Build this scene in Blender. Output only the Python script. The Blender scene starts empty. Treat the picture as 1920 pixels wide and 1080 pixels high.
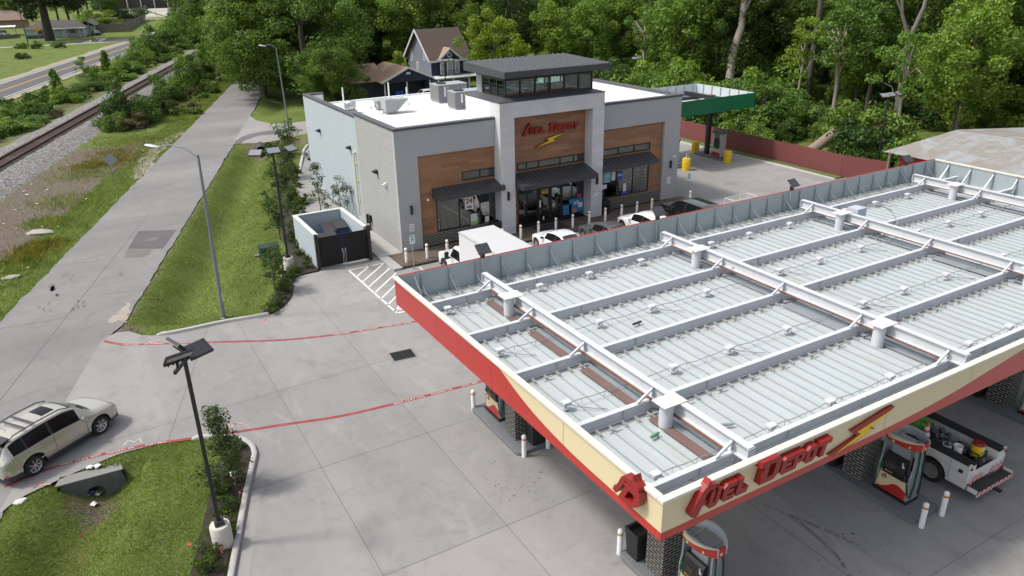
import bpy, math, random
import numpy as np
from mathutils import Vector, Matrix
rnd = random.Random(11)
nr = np.random.RandomState(5)
SC = bpy.context.scene
COL = SC.collection
R = math.radians
pi = math.pi

# ---------------------------------------------------------------- camera
FOC, PITCH, ROLL, YAW, CH = 1409.73, 0.399657, -0.019654, 0.521381, 16.1
_fw = Vector((math.sin(YAW)*math.cos(PITCH), math.cos(YAW)*math.cos(PITCH), -math.sin(PITCH)))
_rt = Vector((math.cos(YAW), -math.sin(YAW), 0)); _up = _rt.cross(_fw)
_r2 = _rt*math.cos(ROLL) + _up*math.sin(ROLL); _u2 = -_rt*math.sin(ROLL) + _up*math.cos(ROLL)
cam_d = bpy.data.cameras.new('camera'); cam = bpy.data.objects.new('camera', cam_d); COL.objects.link(cam)
cam.matrix_world = Matrix(((_r2.x, _u2.x, -_fw.x, 0), (_r2.y, _u2.y, -_fw.y, 0), (_r2.z, _u2.z, -_fw.z, CH), (0, 0, 0, 1)))
cam_d.sensor_width = 36; cam_d.lens = FOC/1920*36; cam_d.clip_end = 6000; cam_d.clip_start = .1
SC.camera = cam

def G(px, py, z=0.0):
    """world point on the level z seen at photo pixel (survey helper)"""
    d = _r2*((px-960)/FOC) - _u2*((py-540)/FOC) + _fw
    t = (z-CH)/d.z
    return (d.x*t, d.y*t, z)

# ---------------------------------------------------------------- object helpers
def tag(o, label=None, cat=None, group=None, kind=None):
    if label: o['label'] = label
    if cat: o['category'] = cat
    if group: o['group'] = group
    if kind: o['kind'] = kind
    return o
def thing(name, label, cat, loc=(0, 0, 0), rz=0, group=None):
    o = bpy.data.objects.new(name, None); COL.objects.link(o)
    o.location = loc; o.rotation_euler = (0, 0, rz); o.empty_display_size = .3
    return tag(o, label, cat, group)
def kids(o): return [c for c in COL.objects if c.parent == o]
_kidmap = {}
def dup(root, loc, rz=0, label=None, group=None, scale=None):
    def cp(o, par):
        c = o.copy(); COL.objects.link(c)
        if par: c.parent = par; _kidmap.setdefault(par.name, []).append(c)
        for k in list(_kidmap.get(o.name, [])): cp(k, c)
        return c
    r = cp(root, None); r.location = loc; r.rotation_euler = (0, 0, rz)
    if scale: r.scale = scale if hasattr(scale, '__len__') else (scale,)*3
    if label: r['label'] = label
    if group: r['group'] = group
    return r

def _boxuv(me):
    uv = me.uv_layers.new(name='uv')
    n = len(me.loops)
    if n == 0: return
    co = np.empty(len(me.vertices)*3); me.vertices.foreach_get('co', co); co = co.reshape(-1, 3)
    li = np.empty(n, int); me.loops.foreach_get('vertex_index', li)
    pn = np.empty(len(me.polygons)*3); me.polygons.foreach_get('normal', pn); pn = np.abs(pn.reshape(-1, 3))
    lt = np.empty(len(me.polygons), int); me.polygons.foreach_get('loop_total', lt)
    ax = np.repeat(pn.argmax(1), lt); c = co[li]
    u = np.where(ax == 0, c[:, 1], c[:, 0]); v = np.where(ax == 2, c[:, 1], c[:, 2])
    uv.data.foreach_set('uv', np.stack([u, v], 1).ravel())

class MB:
    def __init__(s): s.v = []; s.f = []; s.m = []
    def add(s, vs, fs, m=0):
        b = len(s.v); s.v += [tuple(p) for p in vs]; s.f += [tuple(b+i for i in f) for f in fs]; s.m += [m]*len(fs); return s
    def box(s, x0, y0, z0, x1, y1, z1, m=0):
        x0, x1 = min(x0, x1), max(x0, x1); y0, y1 = min(y0, y1), max(y0, y1); z0, z1 = min(z0, z1), max(z0, z1)
        return s.add([(x0,y0,z0),(x1,y0,z0),(x1,y1,z0),(x0,y1,z0),(x0,y0,z1),(x1,y0,z1),(x1,y1,z1),(x0,y1,z1)],
              [(3,2,1,0),(4,5,6,7),(0,1,5,4),(1,2,6,5),(2,3,7,6),(3,0,4,7)], m)
    def hexa(s, p, m=0):
        return s.add(p, [(3,2,1,0),(4,5,6,7),(0,1,5,4),(1,2,6,5),(2,3,7,6),(3,0,4,7)], m)
    def bar(s, p0, p1, w, h, m=0, up=(0, 0, 1)):
        p0, p1 = Vector(p0), Vector(p1); d = (p1-p0).normalized(); u = Vector(up)
        if abs(d.dot(u)) > .98: u = Vector((0, 1, 0))
        a = d.cross(u).normalized()*w/2; b = a.cross(d).normalized()*h/2
        return s.hexa([p0-a-b, p0+a-b, p1+a-b, p1-a-b, p0-a+b, p0+a+b, p1+a+b, p1-a+b], m)
    def tube(s, pts, r, n=8, m=0, cap=True):
        pts = [Vector(p) for p in pts]; rs = r if hasattr(r, '__len__') else [r]*len(pts); vs = []; fs = []; a = None
        for i, p in enumerate(pts):
            d = (pts[min(i+1, len(pts)-1)] - pts[max(i-1, 0)]).normalized()
            if a is None:
                u = Vector((0, 0, 1)) if abs(d.z) < .95 else Vector((1, 0, 0)); a = d.cross(u).normalized()
            else: a = (a - d*a.dot(d)).normalized()
            b = d.cross(a)
            vs += [p + a*(rs[i]*math.cos(2*pi*k/n)) + b*(rs[i]*math.sin(2*pi*k/n)) for k in range(n)]
        for i in range(len(pts)-1):
            for k in range(n):
                k2 = (k+1) % n; fs.append((i*n+k, i*n+k2, i*n+n+k2, i*n+n+k))
        if cap: fs += [tuple(range(n-1, -1, -1)), tuple(range((len(pts)-1)*n, len(pts)*n))]
        return s.add(vs, fs, m)
    def cyl(s, p0, p1, r0, r1=None, n=16, m=0): return s.tube([p0, p1], [r0, r0 if r1 is None else r1], n, m)
    def lathe(s, prof, c=(0, 0, 0), n=20, m=0):
        vs = []; fs = []
        for (r, z) in prof: vs += [(c[0]+r*math.cos(2*pi*k/n), c[1]+r*math.sin(2*pi*k/n), c[2]+z) for k in range(n)]
        for i in range(len(prof)-1):
            for k in range(n):
                k2 = (k+1) % n; fs.append((i*n+k, i*n+k2, i*n+n+k2, i*n+n+k))
        fs += [tuple(range(n-1, -1, -1)), tuple(range((len(prof)-1)*n, len(prof)*n))]
        return s.add(vs, fs, m)
    def prism(s, poly, a0, a1, axis='z', m=0):
        """polygon in the plane across `axis`, extruded a0..a1"""
        n = len(poly)
        def P(p, a): return (p[0], p[1], a) if axis == 'z' else ((p[0], a, p[1]) if axis == 'y' else (a, p[0], p[1]))
        vs = [P(p, a0) for p in poly] + [P(p, a1) for p in poly]
        return s.add(vs, [tuple(range(n-1, -1, -1)), tuple(range(n, 2*n))] + [(i, (i+1) % n, n+(i+1) % n, n+i) for i in range(n)], m)
    def poly(s, pts, m=0): return s.add(pts, [tuple(range(len(pts)))], m)
    def strip(s, a, b, m=0):
        """quads between two equal polylines"""
        n = len(a); return s.add(list(a)+list(b), [(i, i+1, n+i+1, n+i) for i in range(n-1)], m)
    def ribbon(s, pts, w, z, m=0):
        pts = [Vector((p[0], p[1], 0)) for p in pts]; A = []; B = []
        for i, p in enumerate(pts):
            d = (pts[min(i+1, len(pts)-1)] - pts[max(i-1, 0)]).normalized(); q = Vector((-d.y, d.x, 0))*w/2
            A.append((p.x-q.x, p.y-q.y, z)); B.append((p.x+q.x, p.y+q.y, z))
        return s.strip(A, B, m)
    def mesh(s, me, M=Matrix(), m=0):
        return s.add([M @ v.co for v in me.vertices], [tuple(p.vertices) for p in me.polygons], m)
    def mirror_y(s, k0=0):
        """append the mirror image (y -> -y) of everything added since vertex k0 = 0"""
        n = len(s.v); vs = [(x, -y, z) for x, y, z in s.v]; fs = [tuple(n+i for i in reversed(f)) for f in s.f]
        s.v += vs; s.f += fs; s.m += list(s.m); return s
    def build(s, name, mats, parent=None, smooth=False, bevel=0, world=False, fixn=True, ang=38):
        me = bpy.data.meshes.new(name)
        me.from_pydata(s.v, [], s.f)
        for mm in (mats if isinstance(mats, (list, tuple)) else [mats]): me.materials.append(mm)
        if any(s.m): me.polygons.foreach_set('material_index', s.m)
        me.validate(clean_customdata=False); me.update()
        if fixn:
            import bmesh
            b = bmesh.new(); b.from_mesh(me); bmesh.ops.recalc_face_normals(b, faces=b.faces); b.to_mesh(me); b.free()
        _boxuv(me)
        if smooth:
            me.polygons.foreach_set('use_smooth', [True]*len(me.polygons)); me.set_sharp_from_angle(angle=R(ang))
        o = bpy.data.objects.new(name, me); COL.objects.link(o)
        if parent:
            o.parent = parent; _kidmap.setdefault(parent.name, []).append(o)
            if world:
                p = parent; L = Vector((0, 0, 0))
                while p: L += p.location; p = p.parent
                o.location = -L
        if bevel:
            bv = o.modifiers.new('bevel', 'BEVEL'); bv.width = bevel; bv.segments = 2; bv.limit_method = 'ANGLE'; bv.angle_limit = R(40)
        return o

def curve_mesh(polys_list, depth=0.0, bev=0.0):
    """filled flat shapes: list of shapes, each a list of outlines (first outer, rest holes); returns mesh in xy, thickness along z"""
    out = MB()
    for outlines in polys_list:
        cu = bpy.data.curves.new('shape', 'CURVE'); cu.dimensions = '2D'; cu.fill_mode = 'BOTH'; cu.extrude = depth/2; cu.bevel_depth = bev
        for ol in outlines:
            sp = cu.splines.new('POLY'); sp.points.add(len(ol)-1)
            for p, q in zip(sp.points, ol): p.co = (q[0], q[1], 0, 1)
            sp.use_cyclic_u = True
        ob = bpy.data.objects.new('shape', cu)
        me = bpy.data.meshes.new_from_object(ob); out.mesh(me)
        bpy.data.objects.remove(ob); bpy.data.curves.remove(cu); bpy.data.meshes.remove(me)
    return out
def text_mb(txt, size, extrude=0.0, M=Matrix(), mb=None, m=0, shear=0, align='CENTER', spacing=1.0, bold=0.0):
    cu = bpy.data.curves.new('txt', 'FONT'); cu.body = txt; cu.size = size; cu.extrude = extrude; cu.align_x = align; cu.align_y = 'CENTER'
    cu.shear = shear; cu.space_character = spacing; cu.offset = bold; cu.resolution_u = 3
    ob = bpy.data.objects.new('txt', cu); me = bpy.data.meshes.new_from_object(ob)
    mb = mb or MB(); mb.mesh(me, M, m)
    bpy.data.objects.remove(ob); bpy.data.curves.remove(cu); bpy.data.meshes.remove(me)
    return mb
def plane_M(o, x, y):
    """matrix placing flat xy shapes at o with axes x (right) and y (up)"""
    x = Vector(x).normalized(); y = Vector(y); y = (y - x*y.dot(x)).normalized(); z = x.cross(y)
    return Matrix(((x.x, y.x, z.x, o[0]), (x.y, y.y, z.y, o[1]), (x.z, y.z, z.z, o[2]), (0, 0, 0, 1)))

# ---------------------------------------------------------------- materials
def _new(name):
    m = bpy.data.materials.new(name); m.use_nodes = True; nt = m.node_tree
    return m, nt, nt.nodes, nt.links, nt.nodes['Principled BSDF']
def _noise(N, L, vec, scale, detail=4, rough=.6, dist=0):
    n = N.new('ShaderNodeTexNoise'); n.inputs['Scale'].default_value = scale; n.inputs['Detail'].default_value = detail
    n.inputs['Roughness'].default_value = rough; n.inputs['Distortion'].default_value = dist
    if vec is not None: L.new(vec, n.inputs['Vector'])
    return n
def _ramp(N, L, src, stops):
    r = N.new('ShaderNodeValToRGB'); cr = r.color_ramp
    while len(cr.elements) < len(stops): cr.elements.new(.5)
    for e, (p, c) in zip(cr.elements, stops): e.position = p; e.color = (c, c, c, 1) if not hasattr(c, '__len__') else (*c[:3], 1)
    L.new(src, r.inputs['Fac']); return r
def _mix(N, L, a, b, fac, mode='MIX'):
    x = N.new('ShaderNodeMix'); x.data_type = 'RGBA'; x.blend_type = mode
    for i, q in ((6, a), (7, b)):
        if hasattr(q, 'is_output'): L.new(q, x.inputs[i])
        else: x.inputs[i].default_value = (*q[:3], 1)
    if hasattr(fac, 'is_output'): L.new(fac, x.inputs[0])
    else: x.inputs[0].default_value = fac
    return x.outputs[2]
def _coord(N, kind='Object'): return N.new('ShaderNodeTexCoord').outputs[kind]
def _bump(N, L, h, P, strength=.3, dist=.02):
    b = N.new('ShaderNodeBump'); b.inputs['Strength'].default_value = strength; b.inputs['Distance'].default_value = dist
    L.new(h, b.inputs['Height']); L.new(b.outputs[0], P.inputs['Normal']); return b
def sc(c, k): return tuple(min(1, x*k) for x in c)
_cache = {}
def mat(name, col, rough=.6, metal=0.0, var=.10, scale=2.0, bump=0.0, bscale=60, spec=.5, dirt=0.0, dirtcol=(.12, .09, .06), dscale=1.2, coat=0):
    if name in _cache: return _cache[name]
    m, nt, N, L, P = _new(name); vec = _coord(N)
    n = _noise(N, L, vec, scale, 5, .65)
    c = _mix(N, L, sc(col, 1-var), sc(col, 1+var), n.outputs['Fac'])
    if dirt:
        d = _noise(N, L, vec, dscale, 7, .7, .4)
        r = _ramp(N, L, d.outputs['Fac'], [(.48, 0), (.75, dirt)])
        c = _mix(N, L, c, dirtcol, r.outputs[0])
    L.new(c, P.inputs['Base Color'])
    P.inputs['Roughness'].default_value = rough; P.inputs['Metallic'].default_value = metal; P.inputs['Specular IOR Level'].default_value = spec
    if coat: P.inputs['Coat Weight'].default_value = coat; P.inputs['Coat Roughness'].default_value = .06
    if bump:
        b = _noise(N, L, vec, bscale, 3); _bump(N, L, b.outputs['Fac'], P, bump, .01)
    _cache[name] = m; return m
def uvmat(name, kind, c1, c2, cm, bw, bh, mortar=.01, rough=.8, bump=.4, offset=.5, var=.15, squash=1):
    """brick / board / tile pattern on box-mapped UVs in metres"""
    m, nt, N, L, P = _new(name); uv = _coord(N, 'UV')
    b = N.new('ShaderNodeTexBrick'); L.new(uv, b.inputs['Vector']); b.inputs['Scale'].default_value = 1
    b.inputs['Color1'].default_value = (*c1, 1); b.inputs['Color2'].default_value = (*c2, 1); b.inputs['Mortar'].default_value = (*cm, 1)
    b.inputs['Brick Width'].default_value = bw; b.inputs['Row Height'].default_value = bh; b.inputs['Mortar Size'].default_value = mortar
    b.inputs['Mortar Smooth'].default_value = .1; b.offset = offset; b.inputs['Bias'].default_value = 0
    n = _noise(N, L, _coord(N), 3, 5)
    c = _mix(N, L, b.outputs['Color'], sc((1, 1, 1), 1-var), n.outputs['Fac'], 'MULTIPLY')
    L.new(c, P.inputs['Base Color']); P.inputs['Roughness'].default_value = rough
    if bump:
        inv = N.new('ShaderNodeMath'); inv.operation = 'SUBTRACT'; inv.inputs[0].default_value = 1; L.new(b.outputs['Fac'], inv.inputs[1]); _bump(N, L, inv.outputs[0], P, bump, .01)
    return m
def stripes(name, col, col2, period, width=.08, axis=0, rough=.6, bump=.6, metal=0, var=.08, dirt=0, dirtcol=(.3, .16, .08), space='Object'):
    """ribs / boards / seams running across `axis` in object space"""
    m, nt, N, L, P = _new(name); vec = _coord(N, space)
    sx = N.new('ShaderNodeSeparateXYZ'); L.new(vec, sx.inputs[0])
    mo = N.new('ShaderNodeMath'); mo.operation = 'PINGPONG'; mo.inputs[1].default_value = period/2; L.new(sx.outputs[axis], mo.inputs[0])
    lt = N.new('ShaderNodeMath'); lt.operation = 'LESS_THAN'; lt.inputs[1].default_value = width/2; L.new(mo.outputs[0], lt.inputs[0])
    n = _noise(N, L, vec, 1.5, 6, .65)
    base = _mix(N, L, sc(col, 1-var), sc(col, 1+var), n.outputs['Fac'])
    c = _mix(N, L, base, col2, lt.outputs[0])
    if dirt:
        d = _noise(N, L, vec, .55, 8, .72, .6); r = _ramp(N, L, d.outputs['Fac'], [(.5, 0), (.68, dirt)]); c = _mix(N, L, c, dirtcol, r.outputs[0])
    L.new(c, P.inputs['Base Color']); P.inputs['Roughness'].default_value = rough; P.inputs['Metallic'].default_value = metal
    if bump: _bump(N, L, lt.outputs[0], P, bump, .02)
    return m
def leafmat(name, c1, c2, trans=.35, hue=.0):
    m, nt, N, L, P = _new(name); N.remove(P); out = N['Material Output']
    vec = _coord(N); n = _noise(N, L, vec, .9, 3, .6); oi = N.new('ShaderNodeObjectInfo'); geo = N.new('ShaderNodeNewGeometry')
    c = _mix(N, L, c1, c2, _ramp(N, L, n.outputs['Fac'], [(.35, 0), (.65, 1)]).outputs[0])
    v = _ramp(N, L, oi.outputs['Random'], [(0, (.78, .86, .8)), (.5, (1, 1, 1)), (1, (1.25, 1.15, .9))])
    c = _mix(N, L, c, v.outputs[0], 1.0, 'MULTIPLY')
    v2 = _ramp(N, L, geo.outputs['Random Per Island'], [(0, (.7, .75, .7)), (.8, (1.1, 1.1, 1)), (1, (1.5, 1.35, 1.1))])
    c = _mix(N, L, c, v2.outputs[0], 1.0, 'MULTIPLY')
    df = N.new('ShaderNodeBsdfPrincipled'); df.inputs['Roughness'].default_value = .55; df.inputs['Specular IOR Level'].default_value = .3; L.new(c, df.inputs['Base Color'])
    tr = N.new('ShaderNodeBsdfTranslucent'); tc = _mix(N, L, c, (1.25, 1.35, .55), 1.0, 'MULTIPLY'); L.new(tc, tr.inputs['Color'])
    mx = N.new('ShaderNodeMixShader'); mx.inputs[0].default_value = trans; L.new(df.outputs[0], mx.inputs[1]); L.new(tr.outputs[0], mx.inputs[2])
    L.new(mx.outputs[0], out.inputs['Surface']); return m
def glassmat(name, tint=(.5, .6, .6), refl=.9, base=.06, rough=.02):
    m, nt, N, L, P = _new(name); N.remove(P); out = N['Material Output']
    t = N.new('ShaderNodeBsdfTransparent'); t.inputs['Color'].default_value = (*tint, 1)
    g = N.new('ShaderNodeBsdfGlossy'); g.inputs['Roughness'].default_value = rough; g.inputs['Color'].default_value = (refl, refl, refl, 1)
    lw = N.new('ShaderNodeFresnel'); lw.inputs['IOR'].default_value = 1.5
    ad = N.new('ShaderNodeMath'); ad.operation = 'ADD'; ad.inputs[1].default_value = base; ad.use_clamp = True; L.new(lw.outputs[0], ad.inputs[0])
    mx = N.new('ShaderNodeMixShader'); L.new(ad.outputs[0], mx.inputs[0]); L.new(t.outputs[0], mx.inputs[1]); L.new(g.outputs[0], mx.inputs[2])
    L.new(mx.outputs[0], out.inputs['Surface']); return m

W_METAL = mat('white_painted_steel', (.53, .55, .58), .5, 0, .06, 1.5, dirt=.35, dirtcol=(.42, .40, .37), dscale=2.2)
BLACK = mat('black_metal', (.018, .018, .02), .45, 0, .15, 3)
DKGREY = mat('charcoal_metal', (.045, .048, .055), .4, 0, .12, 3)
RED = mat('sign_red', (.24, .010, .008), .4, 0, .06, 1, coat=.08)
REDF = mat('fascia_red', (.40, .022, .016), .28, 0, .07, .8, coat=.25)
CREAM = mat('fascia_cream', (.62, .53, .335), .35, 0, .03, .7)
TRIM = mat('fascia_trim', (.60, .58, .51), .4, 0, .05, 1.2)
YEL = mat('yellow_paint', (.70, .46, .01), .4, 0, .06, 3)
WHITE = mat('white_paint', (.78, .78, .78), .4, 0, .05, 3)
RUBBER = mat('rubber', (.018, .018, .018), .85, 0, .2, 6)
CHROME = mat('bright_metal', (.62, .62, .63), .25, .9, .05, 3)
GALV = mat('galvanised', (.33, .37, .39), .45, .35, .12, 2)
GLASSD = mat('dark_glass', (.010, .011, .012), .1, 0, .2, 1, spec=.12)
GLASSB = mat('tinted_glass', (.02, .024, .024), .04, 0, .2, 1, spec=1.0)
SCREEN = mat('dispenser_screen', (.05, .03, .022), .2, 0, .2, 5)
GREEN = mat('hose_green', (.01, .13, .05), .4, 0, .1, 5)
ORANGE = mat('safety_orange', (.72, .10, .015), .5, 0, .1, 5)
PINK = mat('marker_pink', (.85, .12, .13), .6, 0, .1, 5)
RUST = mat('rusty_steel', (.16, .062, .03), .85, 0, .3, 4, bump=.3)
TIMBER = mat('old_wood', (.16, .13, .10), .9, 0, .25, 3, bump=.4, bscale=30)
WOODTREE = mat('bark', (.10, .08, .06), .95, 0, .35, 6, bump=.6, bscale=14)
BARKPALE = mat('pale_bark', (.30, .26, .22), .95, 0, .25, 4, bump=.5, bscale=14)
# ---------------------------------------------------------------- street frame: t along the frontage road, s to its right
OX, OY, DX, DY = -1.8, 26.5, .3153, .9490
def ST(s, t, z=0.0): return (OX + s*DY + t*DX, OY - s*DX + t*DY, z)
def sdist(poly, x, y):
    """signed distance to polygon, positive outside (numpy)"""
    P = np.array(poly, float); d = np.full(x.shape, 1e9); ins = np.zeros(x.shape, bool)
    for i in range(len(P)):
        a, b = P[i], P[(i+1) % len(P)]; e = b-a; wx, wy = x-a[0], y-a[1]
        h = np.clip((wx*e[0]+wy*e[1])/(e@e), 0, 1); d = np.minimum(d, np.hypot(wx-h*e[0], wy-h*e[1]))
        c = ((a[1] > y) != (b[1] > y)) & (x < (b[0]-a[0])*(y-a[1])/(b[1]-a[1]+1e-12)+a[0]); ins ^= c
    return np.where(ins, -d, d)
def smooth(pts, n=6):
    """catmull-rom through points"""
    out = []; P = [Vector((p[0], p[1], 0)) for p in pts]
    for i in range(len(P)-1):
        a, b, c, d = P[max(i-1, 0)], P[i], P[i+1], P[min(i+2, len(P)-1)]
        for k in range(n):
            t = k/n; q = .5*((2*b)+(-a+c)*t+(2*a-5*b+4*c-d)*t*t+(-a+3*b-3*c+d)*t**3); out.append((q.x, q.y))
    return out + [(P[-1].x, P[-1].y)]

kerb_n = smooth([(.75, 37.75), (1.9, 37.15), (4.4, 37.05), (5.9, 36.85), (6.7, 36.75)])
bed_n = smooth([(6.7, 36.75), (7.5, 37.3), (8.3, 38.5), (8.75, 39.8), (9.0, 40.8), (9.6, 41.25), (10.75, 41.35)])
isl_n = smooth([(-4.85, 25.6), (-4.2, 26.3), (-3.1, 26.75), (-2.0, 27.1), (-.9, 27.35), (.5, 27.2), (1.8, 26.75), (2.8, 26.1), (3.2, 25.3), (3.2, 24.6)])
isl_e = [ST(5.28, t)[:2] for t in (-3.2, -10, -20, -30, -45)]
lot_poly = isl_n[::-1] + [(-.95, 38.25), (-.3, 38.75), (.25, 38.6)] + kerb_n + bed_n[1:] + [
    (10.8, 46.7), (14.0, 46.7), (14.35, 52.0), G(570, 409)[:2], G(549, 390)[:2], G(581, 383)[:2], G(546, 352.5)[:2], G(573, 345.6)[:2], G(554, 344)[:2], G(561, 323)[:2],
    G(570, 282)[:2], G(576, 272)[:2], (24, 78), (53, 78), (52.6, 38.4), (75, 37.5), (75, -60), (-24, -60)] + isl_e[::-1]
road_poly = [ST(-8.75, -45)[:2], ST(-8.7, 60)[:2], ST(-8.6, 130)[:2], ST(-8.5, 330)[:2], ST(-3.6, 330)[:2], ST(-3.2, 110)[:2], ST(-2.5, 76)[:2], ST(-2.4, 60)[:2], ST(-2.35, 13)[:2], ST(-2.7, 11.5)[:2], ST(-2.6, 0)[:2], ST(-2.35, -3)[:2], ST(-2.3, -45)[:2]]
drive_poly = [ST(-2.6, 57.5)[:2], (14.6, 81.8), (16.6, 80.6), (19.0, 81.2), (22.0, 82.9), (27, 82.5), (27, 91), (22.6, 90.3), (20.2, 91.2), ST(-1.6, 71.5)[:2], ST(-2.6, 75)[:2]]

def gridz(x, y):
    s = (x-OX)*DY - (y-OY)*DX; t = (x-OX)*DX + (y-OY)*DY
    z = np.full(x.shape, .06)
    z = np.where(s < -2.0, -.035, z)                                                # verge beside the road and beyond it
    up = np.clip((s+2.2)/4.5, 0, 1); z = np.where((s >= -2.2) & (t < 300), -.035+.115*up, z)
    prof = np.clip(1-np.abs(s-.15)/np.where(t < 1, 1.95, 2.5), 0, 1); prof = prof*prof*(3-2*prof)
    m = np.where(t < .2, 1.0, np.clip((t-12.4)/2.2, 0, 1)*np.clip((56.9-t)/1.5, 0, 1)+np.clip((t-74)/3, 0, 1)*.6*np.clip((110-t)/10, 0, 1))
    z = z - np.where(t < 1, .98, 1.15)*prof*m
    z = z + .05*np.sin(x*.9+1.3*np.sin(y*.55))*np.sin(y*.8+x*.2)*np.clip((s+9.5)*-1, 0, 1)   # rough ground west of the road
    z = np.where((s < -9) & (s > -18), z+.18*np.clip((-9-s)/6, 0, 1), z)
    for pl, k in ((lot_poly, .55), (road_poly, .5), (drive_poly, .4)):
        d = sdist(pl, x, y); z = np.where(d < 1.6, np.minimum(z, -.06+np.clip(d, -.5, 3)*k), z)
    hw = (s > -37.5) ; z = np.where((s < -37.5) & (s > -51), -.12, z)
    return z
def zat(x, y): return float(gridz(np.array([x*1.0]), np.array([y*1.0]))[0])

# terrain sheet -----------------------------------------------------------
def cat(*a): return np.unique(np.round(np.concatenate(a), 3))
gx = cat(np.array([-3000, -1500, -800, -500, -300, -200, -150, -120, -100, -80, -65, -50, -40]), np.arange(-34, -10, 1.5), np.arange(-10, 10.6, .25), np.arange(11, 27, .6), np.arange(28, 90, 3), np.array([100, 130, 170, 220, 300, 450, 700, 1200, 3000]))
gy = cat(np.array([-600, -200, -80, -40, -20, -5, 3, 8]), np.arange(10, 46, .25), np.arange(46.5, 96, .5), np.arange(97, 140, 2.5), np.array([145, 155, 165, 180, 200, 225, 255, 290, 330, 380, 450, 550, 700, 1000, 1600, 3500]))
XX, YY = np.meshgrid(gx, gy); ZZ = gridz(XX, YY)
nx, ny = len(gx), len(gy)
vs = np.stack([XX.ravel(), YY.ravel(), ZZ.ravel()], 1)
idx = np.arange(nx*ny).reshape(ny, nx)
fc = np.stack([idx[:-1, :-1], idx[:-1, 1:], idx[1:, 1:], idx[1:, :-1]], -1).reshape(-1, 4)
me = bpy.data.meshes.new('terrain'); me.from_pydata(vs.tolist(), [], fc.tolist()); me.update()
me.polygons.foreach_set('use_smooth', [True]*len(me.polygons))
S_ = (XX-OX)*DY-(YY-OY)*DX; T_ = (XX-OX)*DX+(YY-OY)*DY
def band(v, a, b, w): return np.clip((v-a)/w, 0, 1)*np.clip((b-v)/w, 0, 1)
dirt = band(S_, -18.6, -11.0, 1.4)*band(T_, 10, 62, 6)*1.0 + band(S_, -29, -18, 1)*.42 + band(S_, -13.5, -8.6, .8)*band(T_, 47, 66, 3)*.55
dirt += band(S_, -2.9, -1.7, .5)*.45*band(T_, 8, 60, 4)
dirt += np.clip(1-np.hypot(XX-.2, YY-38.6)/1.3, 0, 1)*.9 + np.clip(1-np.hypot(XX+2.2, YY-25.6)/1.7, 0, 1)*.8
cul = G(502, 268); dirt += np.clip(1.3-np.hypot(XX-cul[0]-.6, YY-cul[1]+1)/3.4, 0, 1)*1.2
ditch = np.clip(1-np.abs(S_-.15)/2.0, 0, 1)*((T_ < 1)*.45+(T_ > 11)*.35)*(T_ < 62)
wild = band(S_, -37.5, -26, 2)*.8 + band(S_, -18, -11, 2)*np.clip((T_-60)/12, 0, 1)*.8
ca = me.color_attributes.new('zone', 'FLOAT_COLOR', 'POINT')
ca.data.foreach_set('color', np.stack([np.clip(dirt, 0, 1.2), np.clip(ditch, 0, 1), np.clip(wild, 0, 1), np.ones_like(dirt)], -1).ravel())
terrain = bpy.data.objects.new('terrain', me); COL.objects.link(terrain); tag(terrain, kind='structure')
def terrain_mat():
    m, nt, N, L, P = _new('grass_ground'); vec = _coord(N)
    at = N.new('ShaderNodeVertexColor'); at.layer_name = 'zone'; sp = N.new('ShaderNodeSeparateColor'); L.new(at.outputs[0], sp.inputs[0])
    fine = _noise(N, L, vec, 9, 6, .75); big = _noise(N, L, vec, .35, 5, .6); mid = _noise(N, L, vec, 1.6, 6, .7, .5)
    g = _ramp(N, L, fine.outputs['Fac'], [(.25, (.058, .085, .018)), (.5, (.128, .170, .040)), (.75, (.195, .235, .072))])
    dry = _ramp(N, L, fine.outputs['Fac'], [(.3, (.085, .085, .028)), (.7, (.21, .19, .085))])
    c = _mix(N, L, g.outputs[0], dry.outputs[0], _ramp(N, L, mid.outputs['Fac'], [(.50, 0), (.74, .75)]).outputs[0])
    c = _mix(N, L, c, (.5, .62, .45), _ramp(N, L, big.outputs['Fac'], [(.4, 0), (.7, .8)]).outputs[0], 'MULTIPLY')
    def zone(ch, lo, hi, k=1.0):
        a = N.new('ShaderNodeMath'); a.operation = 'MULTIPLY_ADD'; L.new(mid.outputs['Fac'], a.inputs[0]); a.inputs[1].default_value = 1.3; a.inputs[2].default_value = -.65
        b = N.new('ShaderNodeMath'); b.operation = 'ADD'; L.new(sp.outputs[ch], b.inputs[0]); L.new(a.outputs[0], b.inputs[1])
        return _ramp(N, L, b.outputs[0], [(lo, 0), (hi, k)]).outputs[0]
    soil = _ramp(N, L, fine.outputs['Fac'], [(.3, (.085, .066, .052)), (.52, (.150, .122, .100)), (.8, (.27, .245, .22))])
    c = _mix(N, L, c, (.055, .065, .025), zone(2, .45, .8, .8))
    c = _mix(N, L, c, dry.outputs[0], zone(1, .3, .75, .7))
    c = _mix(N, L, c, soil.outputs[0], zone(0, .32, .6))
    L.new(c, P.inputs['Base Color']); P.inputs['Roughness'].default_value = .95; P.inputs['Specular IOR Level'].default_value = .15
    b = _noise(N, L, vec, 26, 4, .8); _bump(N, L, b.outputs['Fac'], P, .9, .05); return m
me.materials.append(terrain_mat())

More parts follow.
